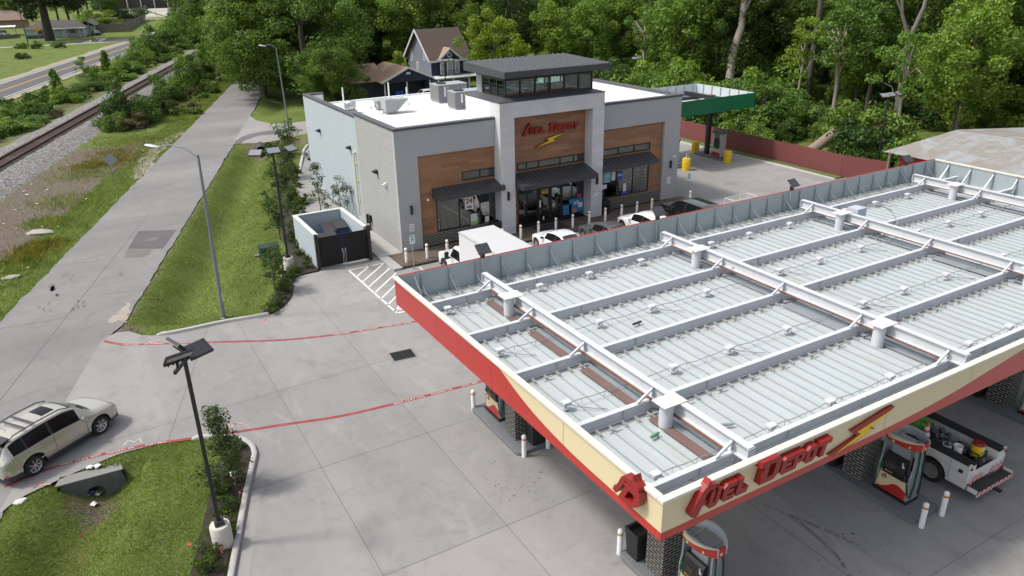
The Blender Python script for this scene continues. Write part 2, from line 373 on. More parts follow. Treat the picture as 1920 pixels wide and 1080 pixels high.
# paving ------------------------------------------------------------------
def pave_mat(name, col, stain=.35, streak=(1, 1, 1), rough=.85, spots=0.0, crack=0.0, tone=.12, slab=None):
    m, nt, N, L, P = _new(name); vec = _coord(N)
    mp = N.new('ShaderNodeMapping'); mp.inputs['Scale'].default_value = streak; mp.inputs['Rotation'].default_value = (0, 0, R(-18)); L.new(vec, mp.inputs[0])
    big = _noise(N, L, mp.outputs[0], .16, 6, .62, .3); mid = _noise(N, L, vec, .9, 7, .72, .6); fine = _noise(N, L, vec, 38, 3, .8)
    c = _mix(N, L, sc(col, 1-tone), sc(col, 1+tone), _ramp(N, L, big.outputs['Fac'], [(.3, 0), (.7, 1)]).outputs[0])
    c = _mix(N, L, c, sc(col, .62), _ramp(N, L, mid.outputs['Fac'], [(.52, 0), (.78, stain)]).outputs[0])
    c = _mix(N, L, c, (.72, .72, .72), _ramp(N, L, fine.outputs['Fac'], [(.35, .55), (.6, 0)]).outputs[0], 'MULTIPLY')
    wv = _noise(N, L, mp.outputs[0], 2.2, 4, .6, 1.5); c = _mix(N, L, c, sc(col, .78), _ramp(N, L, wv.outputs['Fac'], [(.6, 0), (.75, .4)]).outputs[0])
    if slab:
        sx = N.new('ShaderNodeSeparateXYZ'); L.new(vec, sx.inputs[0]); cx = N.new('ShaderNodeCombineXYZ')
        for k, (per, off) in enumerate(slab):
            a = N.new('ShaderNodeMath'); a.operation = 'ADD'; a.inputs[1].default_value = -off; L.new(sx.outputs[k], a.inputs[0]); d = N.new('ShaderNodeMath'); d.operation = 'DIVIDE'; d.inputs[1].default_value = per; L.new(a.outputs[0], d.inputs[0]); f = N.new('ShaderNodeMath'); f.operation = 'FLOOR'; L.new(d.outputs[0], f.inputs[0]); L.new(f.outputs[0], cx.inputs[k])
        wn = N.new('ShaderNodeTexWhiteNoise'); wn.noise_dimensions = '2D'; L.new(cx.outputs[0], wn.inputs['Vector'])
        c = _mix(N, L, c, _ramp(N, L, wn.outputs['Value'], [(0, (.86, .86, .87)), (1, (1.0, .985, .97))]).outputs[0], 1.0, 'MULTIPLY')
        oil = _noise(N, L, vec, .42, 8, .74, .8); c = _mix(N, L, c, (.135, .125, .115), _ramp(N, L, oil.outputs['Fac'], [(.54, 0), (.80, .75)]).outputs[0]); pale = _noise(N, L, mp.outputs[0], .9, 7, .7, 1.0); c = _mix(N, L, c, (.34, .33, .32), _ramp(N, L, pale.outputs['Fac'], [(.55, 0), (.8, .6)]).outputs[0])
    if spots:
        sp = _noise(N, L, vec, 3.2, 6, .75); pz = _noise(N, L, vec, .12, 2, .5)
        a = N.new('ShaderNodeMath'); a.operation = 'MULTIPLY'; L.new(_ramp(N, L, sp.outputs['Fac'], [(.63, 0), (.69, 1)]).outputs[0], a.inputs[0]); L.new(_ramp(N, L, pz.outputs['Fac'], [(.48, 0), (.62, spots)]).outputs[0], a.inputs[1])
        c = _mix(N, L, c, (.06, .055, .05), a.outputs[0])
    if crack:
        vo = N.new('ShaderNodeTexVoronoi'); vo.feature = 'DISTANCE_TO_EDGE'; vo.inputs['Scale'].default_value = .13
        wn = _noise(N, L, vec, .5, 4); wx = _mix(N, L, vec, wn.outputs['Color'], .12); L.new(wx, vo.inputs['Vector'])
        c = _mix(N, L, c, sc(col, .45), _ramp(N, L, vo.outputs['Distance'], [(.0, crack), (.006, 0)]).outputs[0])
    L.new(c, P.inputs['Base Color']); P.inputs['Roughness'].default_value = rough; P.inputs['Specular IOR Level'].default_value = .3
    _bump(N, L, fine.outputs['Fac'], P, .25, .01); return m
CONC = pave_mat('lot_concrete', (.284, .279, .275), .6, (1, .35, 1), spots=.75, tone=.17, slab=((8.35, .8), (12.35, 4.2)))
CONC2 = mat('pale_concrete', (.38, .375, .365), .85, 0, .10, 2, .3, 30, dirt=.35, dirtcol=(.2, .19, .17))
CONC3 = mat('grey_concrete', (.085, .088, .088), .9, 0, .22, 1.6, .4, 30, dirt=.5, dirtcol=(.24, .235, .22), dscale=1.8)
ASPH = pave_mat('worn_asphalt', (.205, .201, .199), .7, (.35, 1, 1), crack=.2, tone=.2)
ASPH2 = pave_mat('dark_asphalt', (.12, .12, .125), .4)
HWY = pave_mat('highway_asphalt', (.095, .10, .108), .3, (.3, 1, 1))
def sheet(name, poly, z, m, kind='structure'): return tag(MB().poly([(p[0], p[1], z) for p in poly]).build(name, m, fixn=False), kind=kind)
sheet('forecourt', lot_poly, 0, CONC)
_rg = []
for i_ in range(len(road_poly)):
    a_, b_ = road_poly[i_], road_poly[(i_+1) % len(road_poly)]; n_ = max(1, int(min(math.dist(a_, b_), 120)/.55)); w_ = Vector((b_[1]-a_[1], a_[0]-b_[0])).normalized()
    for k in range(n_): f_ = k/n_; j_ = (rnd.gauss(0, .035)+.03*math.sin(k*.37+2*math.sin(k*.11))) if k else 0; _rg.append((a_[0]+(b_[0]-a_[0])*f_+w_.x*j_, a_[1]+(b_[1]-a_[1])*f_+w_.y*j_))
sheet('frontage_road', _rg, -.006, ASPH)
def rough(px_pts, j=.15, n=7): return [(p[0]+rnd.gauss(0, j), p[1]+rnd.gauss(0, j)) for p in smooth([G(*q)[:2] for q in px_pts+px_pts[:1]], n)[:-1]]
SAND = mat('sandy_gravel', (.30, .26, .22), .95, 0, .18, 3, .6, 25, dirt=.4, dirtcol=(.20, .18, .14))
sheet('sandy_shoulder', rough([(259, 300), (275, 280), (300, 262), (335, 249), (346, 248), (318, 268), (296, 290), (276, 318), (255, 336), (250, 325)]), .002, SAND)
sheet('asphalt_ramp', rough([(437, 269), (455, 256), (485, 248), (525, 243), (562, 242), (566, 246), (530, 250), (490, 254), (462, 262), (446, 271)], .08), .003, ASPH2)
sheet('gravel_edge', rough([(236, 604), (224, 600), (208, 606), (203, 600), (222, 585), (238, 568), (244, 570), (240, 590)], .06), .001, SAND)
sheet('side_driveway', drive_poly, -.002, pave_mat('driveway_concrete', (.27, .26, .25), .5))
pa = [G(260, 433)[:2], G(330, 431)[:2], G(326, 437)[:2], G(305, 466)[:2], G(240, 466)[:2]]
sheet('road_patch', pa, .004, pave_mat('patch_asphalt', (.105, .102, .103), .5))
sheet('road_patch', [G(240, 467)[:2], G(284, 467)[:2], G(277, 477)[:2], G(268, 482)[:2], G(232, 483)[:2]], .004, pave_mat('patch_asphalt_pale', (.155, .15, .148), .5))
mb = MB(); c = G(285, 449); mb.prism([(c[0]+.42*math.cos(a*pi/12), c[1]+.42*math.sin(a*pi/12)) for a in range(24)], .0, .012)
tag(mb.build('manhole_cover', mat('cast_iron', (.12, .115, .11), .7, 0, .2, 8, .5)), 'round manhole cover set in the dark asphalt patch on the road', 'manhole')
# highway and streets far left
hw = MB()
for a, b, z, k in ((-48.2, -40.4, -.02, 0), (-47.85, -47.7, -.012, 1), (-40.9, -40.75, -.012, 1), (-44.5, -44.36, -.012, 2), (-44.22, -44.08, -.012, 2)):
    hw.poly([ST(a, -60, z), ST(b, -60, z), ST(b, 620, z), ST(a, 620, z)], k)
tag(hw.build('highway', [HWY, WHITE, mat('road_yellow', (.62, .30, .02), .7)], fixn=False), kind='structure')
hs_ = MB()
for a, b in ((-50.3, -48.22), (-40.38, -38.7)):
    ts_ = list(range(-60, 620, 5)); A_ = [ST(a+rnd.uniform(-.4, .4), t, -.028) for t in ts_]; B_ = [ST(b+(rnd.uniform(-.4, .4) if a > -45 else 0), t, -.028) for t in ts_]; hs_.strip(A_, B_)
tag(hs_.build('highway_shoulder', mat('shoulder_gravel', (.27, .245, .19), .95, 0, .2, .5, dirt=.5, dirtcol=(.14, .16, .06), dscale=.3), fixn=False), kind='structure')
far_walk = mat('pale_lane', (.36, .34, .31), .9, 0, .08, .4)
lane = MB(); lane.ribbon([(-60, 222), (-20, 245), (9, 243), (22, 243), (33, 253)], 2.8, -.018); lane.ribbon([(8, 243), (11, 252), (12, 260)], 4, -.014)
tag(lane.build('footpath', far_walk, fixn=False), kind='structure')
st = MB(); st.ribbon([ST(-46, 213)[:2], (14, 247), (10, 249), (2, 251)], 7, -.016); tag(st.build('side_street', HWY, fixn=False), kind='structure')
sheet('school_yard', [(24, 385), (95, 378), (110, 470), (30, 500)], -.015, far_walk)
sheet('school_path', [(25, 368), (95, 361), (95, 364), (25, 371.5)], -.014, far_walk)

# joints, markings -----------------------------------------------------------
JT = mat('joint_seal', (.13, .125, .12), .9)
jm = MB()
for a, b in (((9.15, 28.9), (9.15, 8)), ((-2, 28.45), (9.15, 28.9)), ((9.15, 28.9), (15, 28.9)), ((15.9, 16.55), (2.2, 16.55)), ((.6, 27.3), (3.75, 37.1)), ((9.15, 28.9), (9.2, 41)), ((15.9, 16.55), (60, 16.55)),
             ((16.4, 16), (16.4, -20)), ((2.2, 22.6), (11.2, 22.6)), ((24.8, 24), (24.8, -20)), ((5.1, 37), (5.0, 8)), ((33.5, 24), (33.5, -20)), ((9, 8.4), (60, 8.4)), ((40, 60), (40, 25)), ((42, 49.6), (52, 44.6)), ((46, 60), (46, 30)), ((40, 36), (52, 36))):
    jm.ribbon([a, b], .022, .004)
for t0 in range(-40, 320, 9): jm.ribbon([ST(-8.6, t0)[:2], ST(-5.6, t0+.6)[:2]], .03, .001)
jm.ribbon([ST(-5.5, t)[:2] for t in (-45, -10, 10, 25, 33)], .035, .001); jm.ribbon([ST(-5.5, 33)[:2], ST(-2.4, 33)[:2]], .03, .001); jm.ribbon([ST(-5.5, 17.5)[:2], ST(-2.4, 17.7)[:2]], .03, .001)
tag(jm.build('paving_joints', JT, fixn=False), kind='structure')
REDL = mat('fire_lane_red', (.26, .030, .035), .8, 0, .2, 4, dirt=.5, dirtcol=(.3, .26, .24), dscale=3)
MARK = mat('road_marking_white', (.62, .62, .60), .8, 0, .12, 4, dirt=.6, dirtcol=(.36, .35, .33), dscale=4)
fl1 = smooth([G(*p)[:2] for p in ((195, 639), (215, 644), (250, 646), (380, 642), (520, 638), (600, 631), (660, 623), (720, 613), (785, 602), (860, 588))], 8)
fl2 = smooth([G(*p)[:2] for p in ((8, 912), (70, 887), (140, 865), (260, 837), (360, 822), (450, 809), (540, 795), (640, 780), (760, 752), (910, 713), (990, 690))], 8)
fm = MB(); fm.ribbon(fl1, .16, .008); fm.ribbon(fl2, .16, .008)
def along(path, f):
    Ls = [0]
    for a, b in zip(path, path[1:]): Ls.append(Ls[-1]+math.dist(a, b))
    d = f*Ls[-1]
    for i in range(len(path)-1):
        if d <= Ls[i+1]:
            k = (d-Ls[i])/(Ls[i+1]-Ls[i]); a, b = path[i], path[i+1]
            return (a[0]+(b[0]-a[0])*k, a[1]+(b[1]-a[1])*k), math.atan2(b[1]-a[1], b[0]-a[0])
def lane_text(path, words):
    for f, w, flip in words:
        p, a = along(path, f); a += pi if flip else 0
        text_mb(w, .125, 0, plane_M((p[0], p[1], .012), (math.cos(a), math.sin(a), 0), (-math.sin(a), math.cos(a), 0)), fm, 1, bold=.002, spacing=1.3)
lane_text(fl1, ((.09, 'FIRE LANE', 0), (.155, 'NO PARKING', 0), (.235, 'TOW AWAY ZONE', 0), (.66, 'FIRE LANE', 0), (.735, 'NO PARKING', 0), (.82, 'TOW AWAY ZONE', 0)))
lane_text(fl2, ((.245, 'FIRE LANE', 1), (.185, 'NO PARKING', 1), (.12, 'TOW AWAY ZONE', 1), (.86, 'FIRE LANE', 1), (.795, 'NO PARKING', 1), (.725, 'TOW AWAY ZONE', 1)))
tag(fm.build('fire_lane_marking', [REDL, MARK], fixn=False), kind='structure')
pk = MB()
A, B, C_, D_ = G(654, 507), G(721, 493), G(744, 587), G(800, 577)
for p, q in ((A, B), (A, C_), (C_, D_)): pk.ribbon([p, q], .12, .006)
for k in range(9):
    y0 = 40.2-k*.95; p = (12.3, y0-.85); q = (min(14.45, 12.3+(40.6-y0+.85)), 0); ln = q[0]-12.3; pk.ribbon([(12.3, y0-.85), (12.3+ln, y0-.85+ln)], .11, .006) if y0-.85 > 33.4 else None
text_mb('NO PARKING', .34, 0, plane_M((13.45, 33.75, .006), (1, 0, 0), (0, 1, 0)), pk, bold=.012)
for X in (15.95, 19.25, 22.6, 25.95, 29.3, 32.65, 36): pk.ribbon([(X, 33.4), (X, 38.75)], .10, .006)
tag(pk.build('parking_marking', MARK, fixn=False), kind='structure')
# spray paint scribbles
pp = MB()
for (px, py, n) in ((293, 638, 9), (498, 602, 8), (440, 800, 9), (330, 842, 7), (75, 905, 8), (425, 590, 5)):
    c = G(px, py); w = [(c[0]+rnd.uniform(-.35, .35), c[1]+rnd.uniform(-.3, .3)) for _ in range(n)]; pp.ribbon(w, .05, .010)
tag(pp.build('spray_marks', mat('faded_pink', (.62, .30, .28), .8), fixn=False), kind='structure')
ws = MB(); ws.ribbon([G(232, 835)[:2], G(240, 826)[:2], G(252, 829)[:2], G(262, 822)[:2], G(265, 829)[:2]], .035, .01); tag(ws.build('chalk_marks', MARK, fixn=False), kind='structure')
# tyre smears and stains on the concrete
tm = MB()
for pts in ([(1433, 945), (1480, 968), (1530, 1005), (1570, 1045), (1600, 1090)], [(1480, 965), (1560, 1000), (1610, 1022)]):
    P_ = smooth([G(*p)[:2] for p in pts], 14)
    for a, b in zip(P_, P_[1:]):
        if rnd.random() < .75:
            for o in (-.05, .05): tm.ribbon([(a[0]+o, a[1]), (b[0]+o*.6, b[1])], rnd.uniform(.02, .05), .005)
for (cx, cy, n, sp) in ((10.3, 18.6, 34, .9), (11.0, 17.9, 14, .6), (17.5, 9.6, 16, 1.2), (13.2, 37.4, 60, 1.1), (13.6, 39.9, 26, .4), (5.6, 37.6, 8, .6), (24.5, 14, 16, 2)):
    for _ in range(n):
        x, y, r = rnd.gauss(cx, sp*.6), rnd.gauss(cy, sp), rnd.uniform(.012, .045)*(1.7 if rnd.random() < .1 else 1)
        tm.poly([(x+r*rnd.uniform(.6, 1.3)*math.cos(k*pi/4), y+r*rnd.uniform(.6, 1.3)*math.sin(k*pi/4), .005) for k in range(8)])
for (px, py, rx, n) in ((227, 514, .45, 1), (100, 545, .5, 3), (130, 519, .3, 4), (85, 575, .25, 4), (146, 572, .35, 5), (104, 550, .3, 3), (172, 494, .15, 2), (275, 472, .18, 3), (300, 320, .15, 3), (345, 353, .3, 2)):
    for _ in range(n):
        x, y = G(px+rnd.uniform(-12, 12)*(n > 1), py+rnd.uniform(-9, 9)*(n > 1))[:2]; tm.poly([(x+rx*rnd.uniform(.5, 1.2)*math.cos(k*pi/5)*.32, y+rx*rnd.uniform(.5, 1.2)*math.sin(k*pi/5), .001) for k in range(10)])
tag(tm.build('stains', mat('oil_stain', (.125, .12, .115), .7), fixn=False), kind='structure')

# kerbs, walks, beds -----------------------------------------------------------
def kerb(name, pts, w=.17, z1=.14, m=CONC2, z0=-.12):
    mb = MB(); P_ = [Vector((p[0], p[1], 0)) for p in pts]; rows = []
    for i, p in enumerate(P_):
        d = (P_[min(i+1, len(P_)-1)]-P_[max(i-1, 0)]).normalized(); q = Vector((-d.y, d.x, 0))*w/2
        e = .0 if 0 < i < len(P_)-1 else -.10
        rows.append([(p.x-q.x, p.y-q.y, z0), (p.x-q.x*.9, p.y-q.y*.9, z1+e-.02), (p.x-q.x*.7, p.y-q.y*.7, z1+e), (p.x+q.x*.8, p.y+q.y*.8, z1+e), (p.x+q.x, p.y+q.y, z1+e-.03), (p.x+q.x, p.y+q.y, z0)])
    mb.add([v for r in rows for v in r], [(i*6+k, i*6+k+1, i*6+6+k+1, i*6+6+k) for i in range(len(rows)-1) for k in range(5)])
    mb.poly(rows[0]); mb.poly(rows[-1]); return tag(mb.build(name, m, smooth=True, ang=60), kind='structure')
kerb('kerb', kerb_n[4:], .2); kerb('kerb', [(p[0], p[1]) for p in isl_n[34:]] + [ST(5.28, t)[:2] for t in (-2.6, -6, -10, -20, -30, -45)], .2)
gut = MB(); gut.ribbon([ST(5.62, t)[:2] for t in (-2.6, -10, -20, -45)], .34, .004); tag(gut.build('gutter', mat('gutter_concrete', (.25, .245, .24), .85, 0, .1, 2), fixn=False), kind='structure')
kerb('kerb', [G(561, 325)[:2], G(566, 302)[:2], G(570, 283)[:2], G(576, 274)[:2], G(585, 270)[:2]], .25, .16)
kerb('kerb', [(51.9, 60), (52.1, 49), (52.4, 44), (52.6, 38.5)], .25, .14)
MULCH = mat('dark_mulch', (.030, .022, .017), .95, 0, .6, 14, 1.0, 40)
def bed(poly, zb=.05):
    mb = MB(); c = np.mean(np.array(poly), 0); mb.poly([(p[0], p[1], zb) for p in poly]); return tag(mb.build('planting_bed', MULCH, fixn=False), kind='structure')
bed(bed_n[:-1] + [(10.7, 41.5), (10.75, 44.2), (12.4, 52), (13.8, 58.5), (16.5, 68), (18.2, 74.5), (17.2, 74.8), (14.6, 66), (12.2, 57.2), (10.8, 51), (10.0, 46), (9.2, 44), (8.6, 41.6), (7.6, 39.2), (6.9, 37.8), (6.3, 37)], .085)
bed(isl_n[37:] + [ST(5.1, t)[:2] for t in (-3.4, -10, -45)] + [ST(4.12, t)[:2] for t in (-45, -10, -5, -2.2)] + [ST(4.1, -.8)[:2], ST(4.15, .6)[:2]], .10)
bed([G(570, 408)[:2], G(549, 390.5)[:2], G(580, 383)[:2], G(546, 353)[:2], G(571, 346)[:2], G(555, 344.5)[:2], G(560, 323)[:2], G(551, 340)[:2], G(543, 360)[:2], G(545, 392)[:2], G(556, 412)[:2]], .03)
sw = MB(); sw.box(15.0, 39.15, -.1, 38.6, 41.28, .15); tag(sw.build('sidewalk', uvmat('brown_pavers', 'brick', (.105, .075, .055), (.14, .10, .075), (.07, .055, .045), .22, .11, .006, .9, .3), bevel=.02), kind='structure')
sw = MB(); sw.box(14.42, 38.9, -.1, 14.98, 50, .152); sw.box(14.98, 41.3, -.1, 15.95, 50, .15); tag(sw.build('sidewalk', mat('walk_concrete', (.33, .325, .315), .85, 0, .12, 1.2, .2, 30), bevel=.015), kind='structure')
sw = MB(); sw.box(14.99, 38.98, -.1, 38.6, 39.14, .148); tag(sw.build('kerb', mat('kerb_dark_brown', (.075, .06, .05), .9, 0, .2, 3), bevel=.02), kind='structure')  # kerb strip in a plain dark brown
BRICKB = uvmat('black_glazed_brick', 'brick', (.010, .010, .011), (.016, .016, .017), (.52, .50, .45), .30, .10, .011, .35, .5, var=.3)
# ---------------------------------------------------------------- lettering shapes
def shear(pts, k, x0=0, z0=0, s=1): return [(x0+s*(x+k*z), z0+s*z) for x, z in pts]
L_U = [[(0,.41),(0,.09),(.07,0),(.27,0),(.34,.09),(.34,.41),(.21,.41),(.21,.13),(.18,.105),(.15,.105),(.13,.13),(.13,.41)]]
L_E = [[(.08,0),(0,.08),(0,.33),(.08,.41),(.37,.41),(.37,.30),(.16,.30),(.13,.27),(.13,.255),(.32,.255),(.32,.16),(.13,.16),(.13,.14),(.16,.11),(.37,.11),(.37,0)]]
L_L = [[(0,.03),(0,.41),(.14,.41),(.14,.12),(.37,.12),(.34,0),(.03,0)]]
L_P = [[(0,0),(0,.41),(.28,.41),(.36,.34),(.36,.2),(.28,.13),(.13,.13),(.13,0)],[(.13,.22),(.13,.32),(.22,.32),(.24,.3),(.24,.24),(.22,.22)]]
L_O = [[(.08,0),(0,.08),(0,.33),(.08,.41),(.28,.41),(.36,.33),(.36,.08),(.28,0)],[(.13,.11),(.13,.3),(.23,.3),(.23,.11)]]
L_T = [[(.12,0),(.12,.30),(0,.30),(0,.41),(.42,.41),(.42,.30),(.26,.30),(.26,0)]]
L_D = [[(.08,0),(.08,.44),(-.04,.44),(-.04,.57),(.50,.57),(.62,.47),(.62,.11),(.50,0)],[(.24,.12),(.24,.45),(.42,.45),(.46,.41),(.46,.16),(.42,.12)]]
F_BIG = [[(9.48,5.53),(9.50,5.43),(9.60,5.38),(9.69,5.43),(9.77,5.62),(9.84,5.62),(9.89,5.72),(9.82,5.725),(9.88,5.86),(9.97,5.94),(10.11,5.90),(10.17,6.03),(10.06,6.055),(9.985,6.06),(9.96,6.20),(9.89,6.09),(9.76,5.97)]]
def word_shapes():
    sh = [F_BIG]
    for L, x in ((L_U, 9.93), (L_E, 10.32), (L_L, 10.74), (L_E, 12.12), (L_P, 12.52), (L_O, 12.93), (L_T, 13.34)):
        sh.append([shear([(a*(.86 if L is L_U else 1), b) for a, b in o], .25, x, 5.46) for o in L])
    sh.append([shear(o, .25, 11.42, 5.455) for o in L_D])
    return sh
BOLT = [[(15.95,5.93),(14.63,5.71),(14.85,5.60),(13.93,5.33),(15.30,5.55),(15.06,5.65)]]
FD = [[(0,5.5),(.04,5.62),(.12,5.66),(.27,5.98),(.36,6.08),(.52,6.10),(.62,6.13),(.66,6.25),(.72,6.12),(.84,6.06),(.86,5.99),(.80,5.96),(.88,5.90),(.90,5.72),(.82,5.55),(.68,5.45),(.55,5.42),(.19,5.42),(.26,5.54),(.41,5.84),(.36,5.86),(.15,5.54),(.10,5.46)],
      [(.40,5.53),(.525,5.79),(.70,5.80),(.735,5.71),(.67,5.56)], [(.34,5.90),(.42,5.98),(.60,5.96),(.62,5.92),(.46,5.93)]]
def letters(shapes, M, depth, name, parent, mats, bev=.006, world=True, skin=None):
    """channel letters standing `depth` proud of the plane; optional second material on the face"""
    mb = curve_mesh(shapes, depth, bev); out = MB(); Mz = M @ Matrix.Translation((0, 0, depth/2)); out.add([Mz @ Vector(v) for v in mb.v], mb.f)
    o = out.build(name, mats, parent, world=world)
    if skin is not None:
        n = Mz.to_3x3() @ Vector((0, 0, 1))
        for p in o.data.polygons:
            if abs(p.normal.dot(n)) > .98: p.material_index = 1
    return o
FRONTV = lambda o: plane_M(o, (1, 0, 0), (0, 0, 1))       # faces -Y
LEFTV = lambda o: plane_M(o, (0, -1, 0), (0, 0, 1))       # faces -X

# ---------------------------------------------------------------- main canopy
X0, X1, Y0, Y1, ZB, ZT, ZD = 8.83, 40.95, 9.32, 23.85, 4.97, 6.05, 5.05
can = thing('fuel_canopy', 'large fuel station canopy with red and cream fascia and white steel frame on its roof', 'canopy', (24.9, 16.6, 0))
def cb(name, mb, m, **k): return mb.build(name, m, can, world=True, **k)
def deck_mat():
    m, nt, N, L, P = _new('deck_panel'); vec = _coord(N); mp = N.new('ShaderNodeMapping'); mp.inputs['Scale'].default_value = (3.2, .22, 1); L.new(vec, mp.inputs[0])
    st = _noise(N, L, mp.outputs[0], 1.0, 6, .65); big = _noise(N, L, vec, .35, 6, .65, .4); sp = _noise(N, L, vec, 9, 5, .7)
    c = _mix(N, L, (.385, .425, .44), (.43, .468, .482), big.outputs['Fac']); c = _mix(N, L, c, (.36, .34, .28), _ramp(N, L, st.outputs['Fac'], [(.48, 0), (.72, .6)]).outputs[0]); c = _mix(N, L, c, (.34, .24, .14), _ramp(N, L, st.outputs['Fac'], [(.615, 0), (.72, .65)]).outputs[0])
    c = _mix(N, L, c, (.30, .29, .25), _ramp(N, L, sp.outputs['Fac'], [(.66, 0), (.74, .45)]).outputs[0]); L.new(c, P.inputs['Base Color']); P.inputs['Roughness'].default_value = .42; return m
DECK = deck_mat()
m = MB(); m.box(X0+.06, Y0+.06, ZD-.1, X1-.06, Y1-.06, ZD)
cb('roof_deck', m, DECK)
rib = MB(); nrib = int((X1-X0-.3)/.42)
for i in range(nrib):
    x = X0+.3+i*.42; rib.box(x-.016, Y0+.1, ZD+.001, x+.016, Y1-.1, ZD+.045)
tag(cb('deck_seams', rib, mat('seam_steel', (.31, .36, .37), .4, 0, .08, 2)), kind='stuff')
m = MB(); m.box(X0+.1, Y0+.1, ZD-.16, X1-.1, Y1-.1, ZD-.11); cb('soffit', m, mat('soffit_white', (.6, .6, .6), .5))
# fascia boards
INNER = mat('fascia_back_zinc', (.36, .41, .43), .42, .25, .09, .8, dirt=.25, dirtcol=(.30, .32, .33))
cream_f = MB(); cream_f.box(X0, Y0, ZB+.001, X1, Y0+.04, ZT-.09); cb('front_fascia', cream_f, CREAM)
cream_l = MB(); cream_l.box(X0, Y0+.041, ZB+.001, X0+.04, Y1, ZT-.09); cb('side_fascia', cream_l, CREAM)
m = MB(); m.box(X0+.041, Y1-.04, ZB, X1, Y1, ZT-.02); cb('back_fascia', m, mat('fascia_back_red', (.42, .04, .03), .4))
m = MB(); m.box(X1-.04, Y0+.041, ZB, X1, Y1-.041, ZT-.03); cb('side_fascia', m, CREAM)
m = MB(); m.box(X0+.05, Y1-.06, ZD, X1-.05, Y1-.042, ZT-.03); m.box(X1-.06, Y0+.1, ZD, X1-.042, Y1-.07, ZT-.035); m.box(X0+.042, Y0+.06, ZD, X0+.055, Y1-.065, ZT-.1); m.box(X0+.06, Y0+.042, ZD, X1-.06, Y0+.055, ZT-.1)
cb('fascia_lining', m, INNER)
# red sweep laid on the fascia 3 mm proud
def sweep(pts, n=5): return smooth(pts, n)
fr = sweep([(X0, 5.18), (12, 5.165), (15.5, 5.175), (17.5, 5.23), (19.2, 5.35), (20.8, 5.545), (22.2, 5.72), (23.6, 5.88), (24.9, 5.955)])
m = MB(); m.prism([(X0-.004, ZB)] + [(p[0]-(.004 if i == 0 else 0), p[1]) for i, p in enumerate(fr)] + [(X1, 5.955), (X1, ZB)], Y0-.004, Y0-.0005, 'y'); cb('red_band', m, REDF)
lf = sweep([(Y0, 5.19), (11.5, 5.19), (12.8, 5.23), (14.1, 5.37), (15.1, 5.58), (15.8, 5.79), (16.35, 5.92), (17.1, 5.985), (18.2, 5.985), (Y1, 5.97)])
m = MB(); m.prism([(Y0-.004, ZB)] + [(p[0], min(p[1], ZT-.092)) for p in lf] + [(Y1, ZB)], X0-.004, X0-.0005, 'x'); cb('red_band', m, REDF)
m = MB(); m.box(X0-.06, Y0-.06, ZT-.09, X1+.03, Y0+.12, ZT); cb('fascia_trim', m, TRIM, bevel=.015)
m = MB(); m.box(X0-.06, Y0+.122, ZT-.09, X0+.12, Y1+.03, ZT); cb('fascia_trim', m, TRIM, bevel=.015)
m = MB(); m.box(X1-.10, Y0+.122, ZT-.09, X1+.03, Y1-.05, ZT); cb('fascia_trim', m, TRIM, bevel=.015)
m = MB(); m.box(X0+.122, Y1-.03, ZT-.019, X1-.0, Y1+.02, ZT-.004); cb('red_edge', m, REDF)
# panel seams on the fascia
for k in range(1, 9):
    m = MB(); x = X0+k*3.66
    if x < X1-.5: m.box(x-.004, Y0-.0055, ZB+.001, x+.004, Y0-.0042, ZT-.091); cb('panel_seam', m, mat('seam_tan', (.34, .20, .13), .6))
    y = Y0+k*3.66
    if y < Y1-.5: m = MB(); m.box(X0-.0055, y-.004, ZB+.001, X0-.0042, y+.004, ZT-.091); cb('panel_seam', m, mat('seam_red', (.20, .012, .01), .6))
    if x < X1-.5: m = MB(); m.box(x-.003, Y0-.063, ZT-.08, x+.003, Y0+.118, ZT+.002); cb('panel_seam', m, mat('seam_pale', (.45, .43, .36), .6))
# signs
sg = letters(word_shapes(), FRONTV((0, Y0-.006, 0)), .17, 'sign_lettering', can, [RED])
RBOLT = [[(16.20,5.92),(16.33,5.84),(15.42,5.53),(15.64,5.43),(14.22,5.16),(13.96,5.27),(14.96,5.47),(14.68,5.69)]]
YBOLT = [[(16.23,5.80),(14.93,5.585),(15.09,5.475),(14.20,5.215),(15.60,5.44),(15.38,5.535)]]
bk = letters([RBOLT], FRONTV((0, Y0-.006, 0)), .06, 'lightning_bolt', can, [RED]); letters([YBOLT], FRONTV((0, Y0-.075, 0)), .012, 'yellow_face', bk, [YEL], bev=0, world=False)
letters([FD], LEFTV((X0-.006, 10.71, 0)), .2, 'logo', can, [RED])
# steel frame
def ibeam(mb, p0, p1, h, w, tf=.03):
    p0, p1 = Vector(p0), Vector(p1)
    mb.bar(p0+Vector((0, 0, h/2-tf/2)), p1+Vector((0, 0, h/2-tf/2)), w, tf); mb.bar(p0-Vector((0, 0, h/2-tf/2)), p1-Vector((0, 0, h/2-tf/2)), w, tf); mb.bar(p0, p1, .02, h-2*tf)
CX, CYS = (12.0, 20.6, 29.2, 37.8), (12.45, 20.55)
XB = (10.42, 13.3, 16.45, 19.4, 22.3)
for y in XB:
    segs = [X0+.2] + [x for x in CX] + [X1-.2]
    for a, b in zip(segs, segs[1:]):
        m = MB(); a2 = a+(0 if a < X0+1 else .0); ibeam(m, (a2+.012, y, 5.255), (b-.012, y, 5.255), .34, .15)
        for xx in (a+1.9,): m.box(xx-.006, y-.07, 5.12, xx+.006, y+.07, 5.39)
        cb('cross_beam', m, W_METAL)
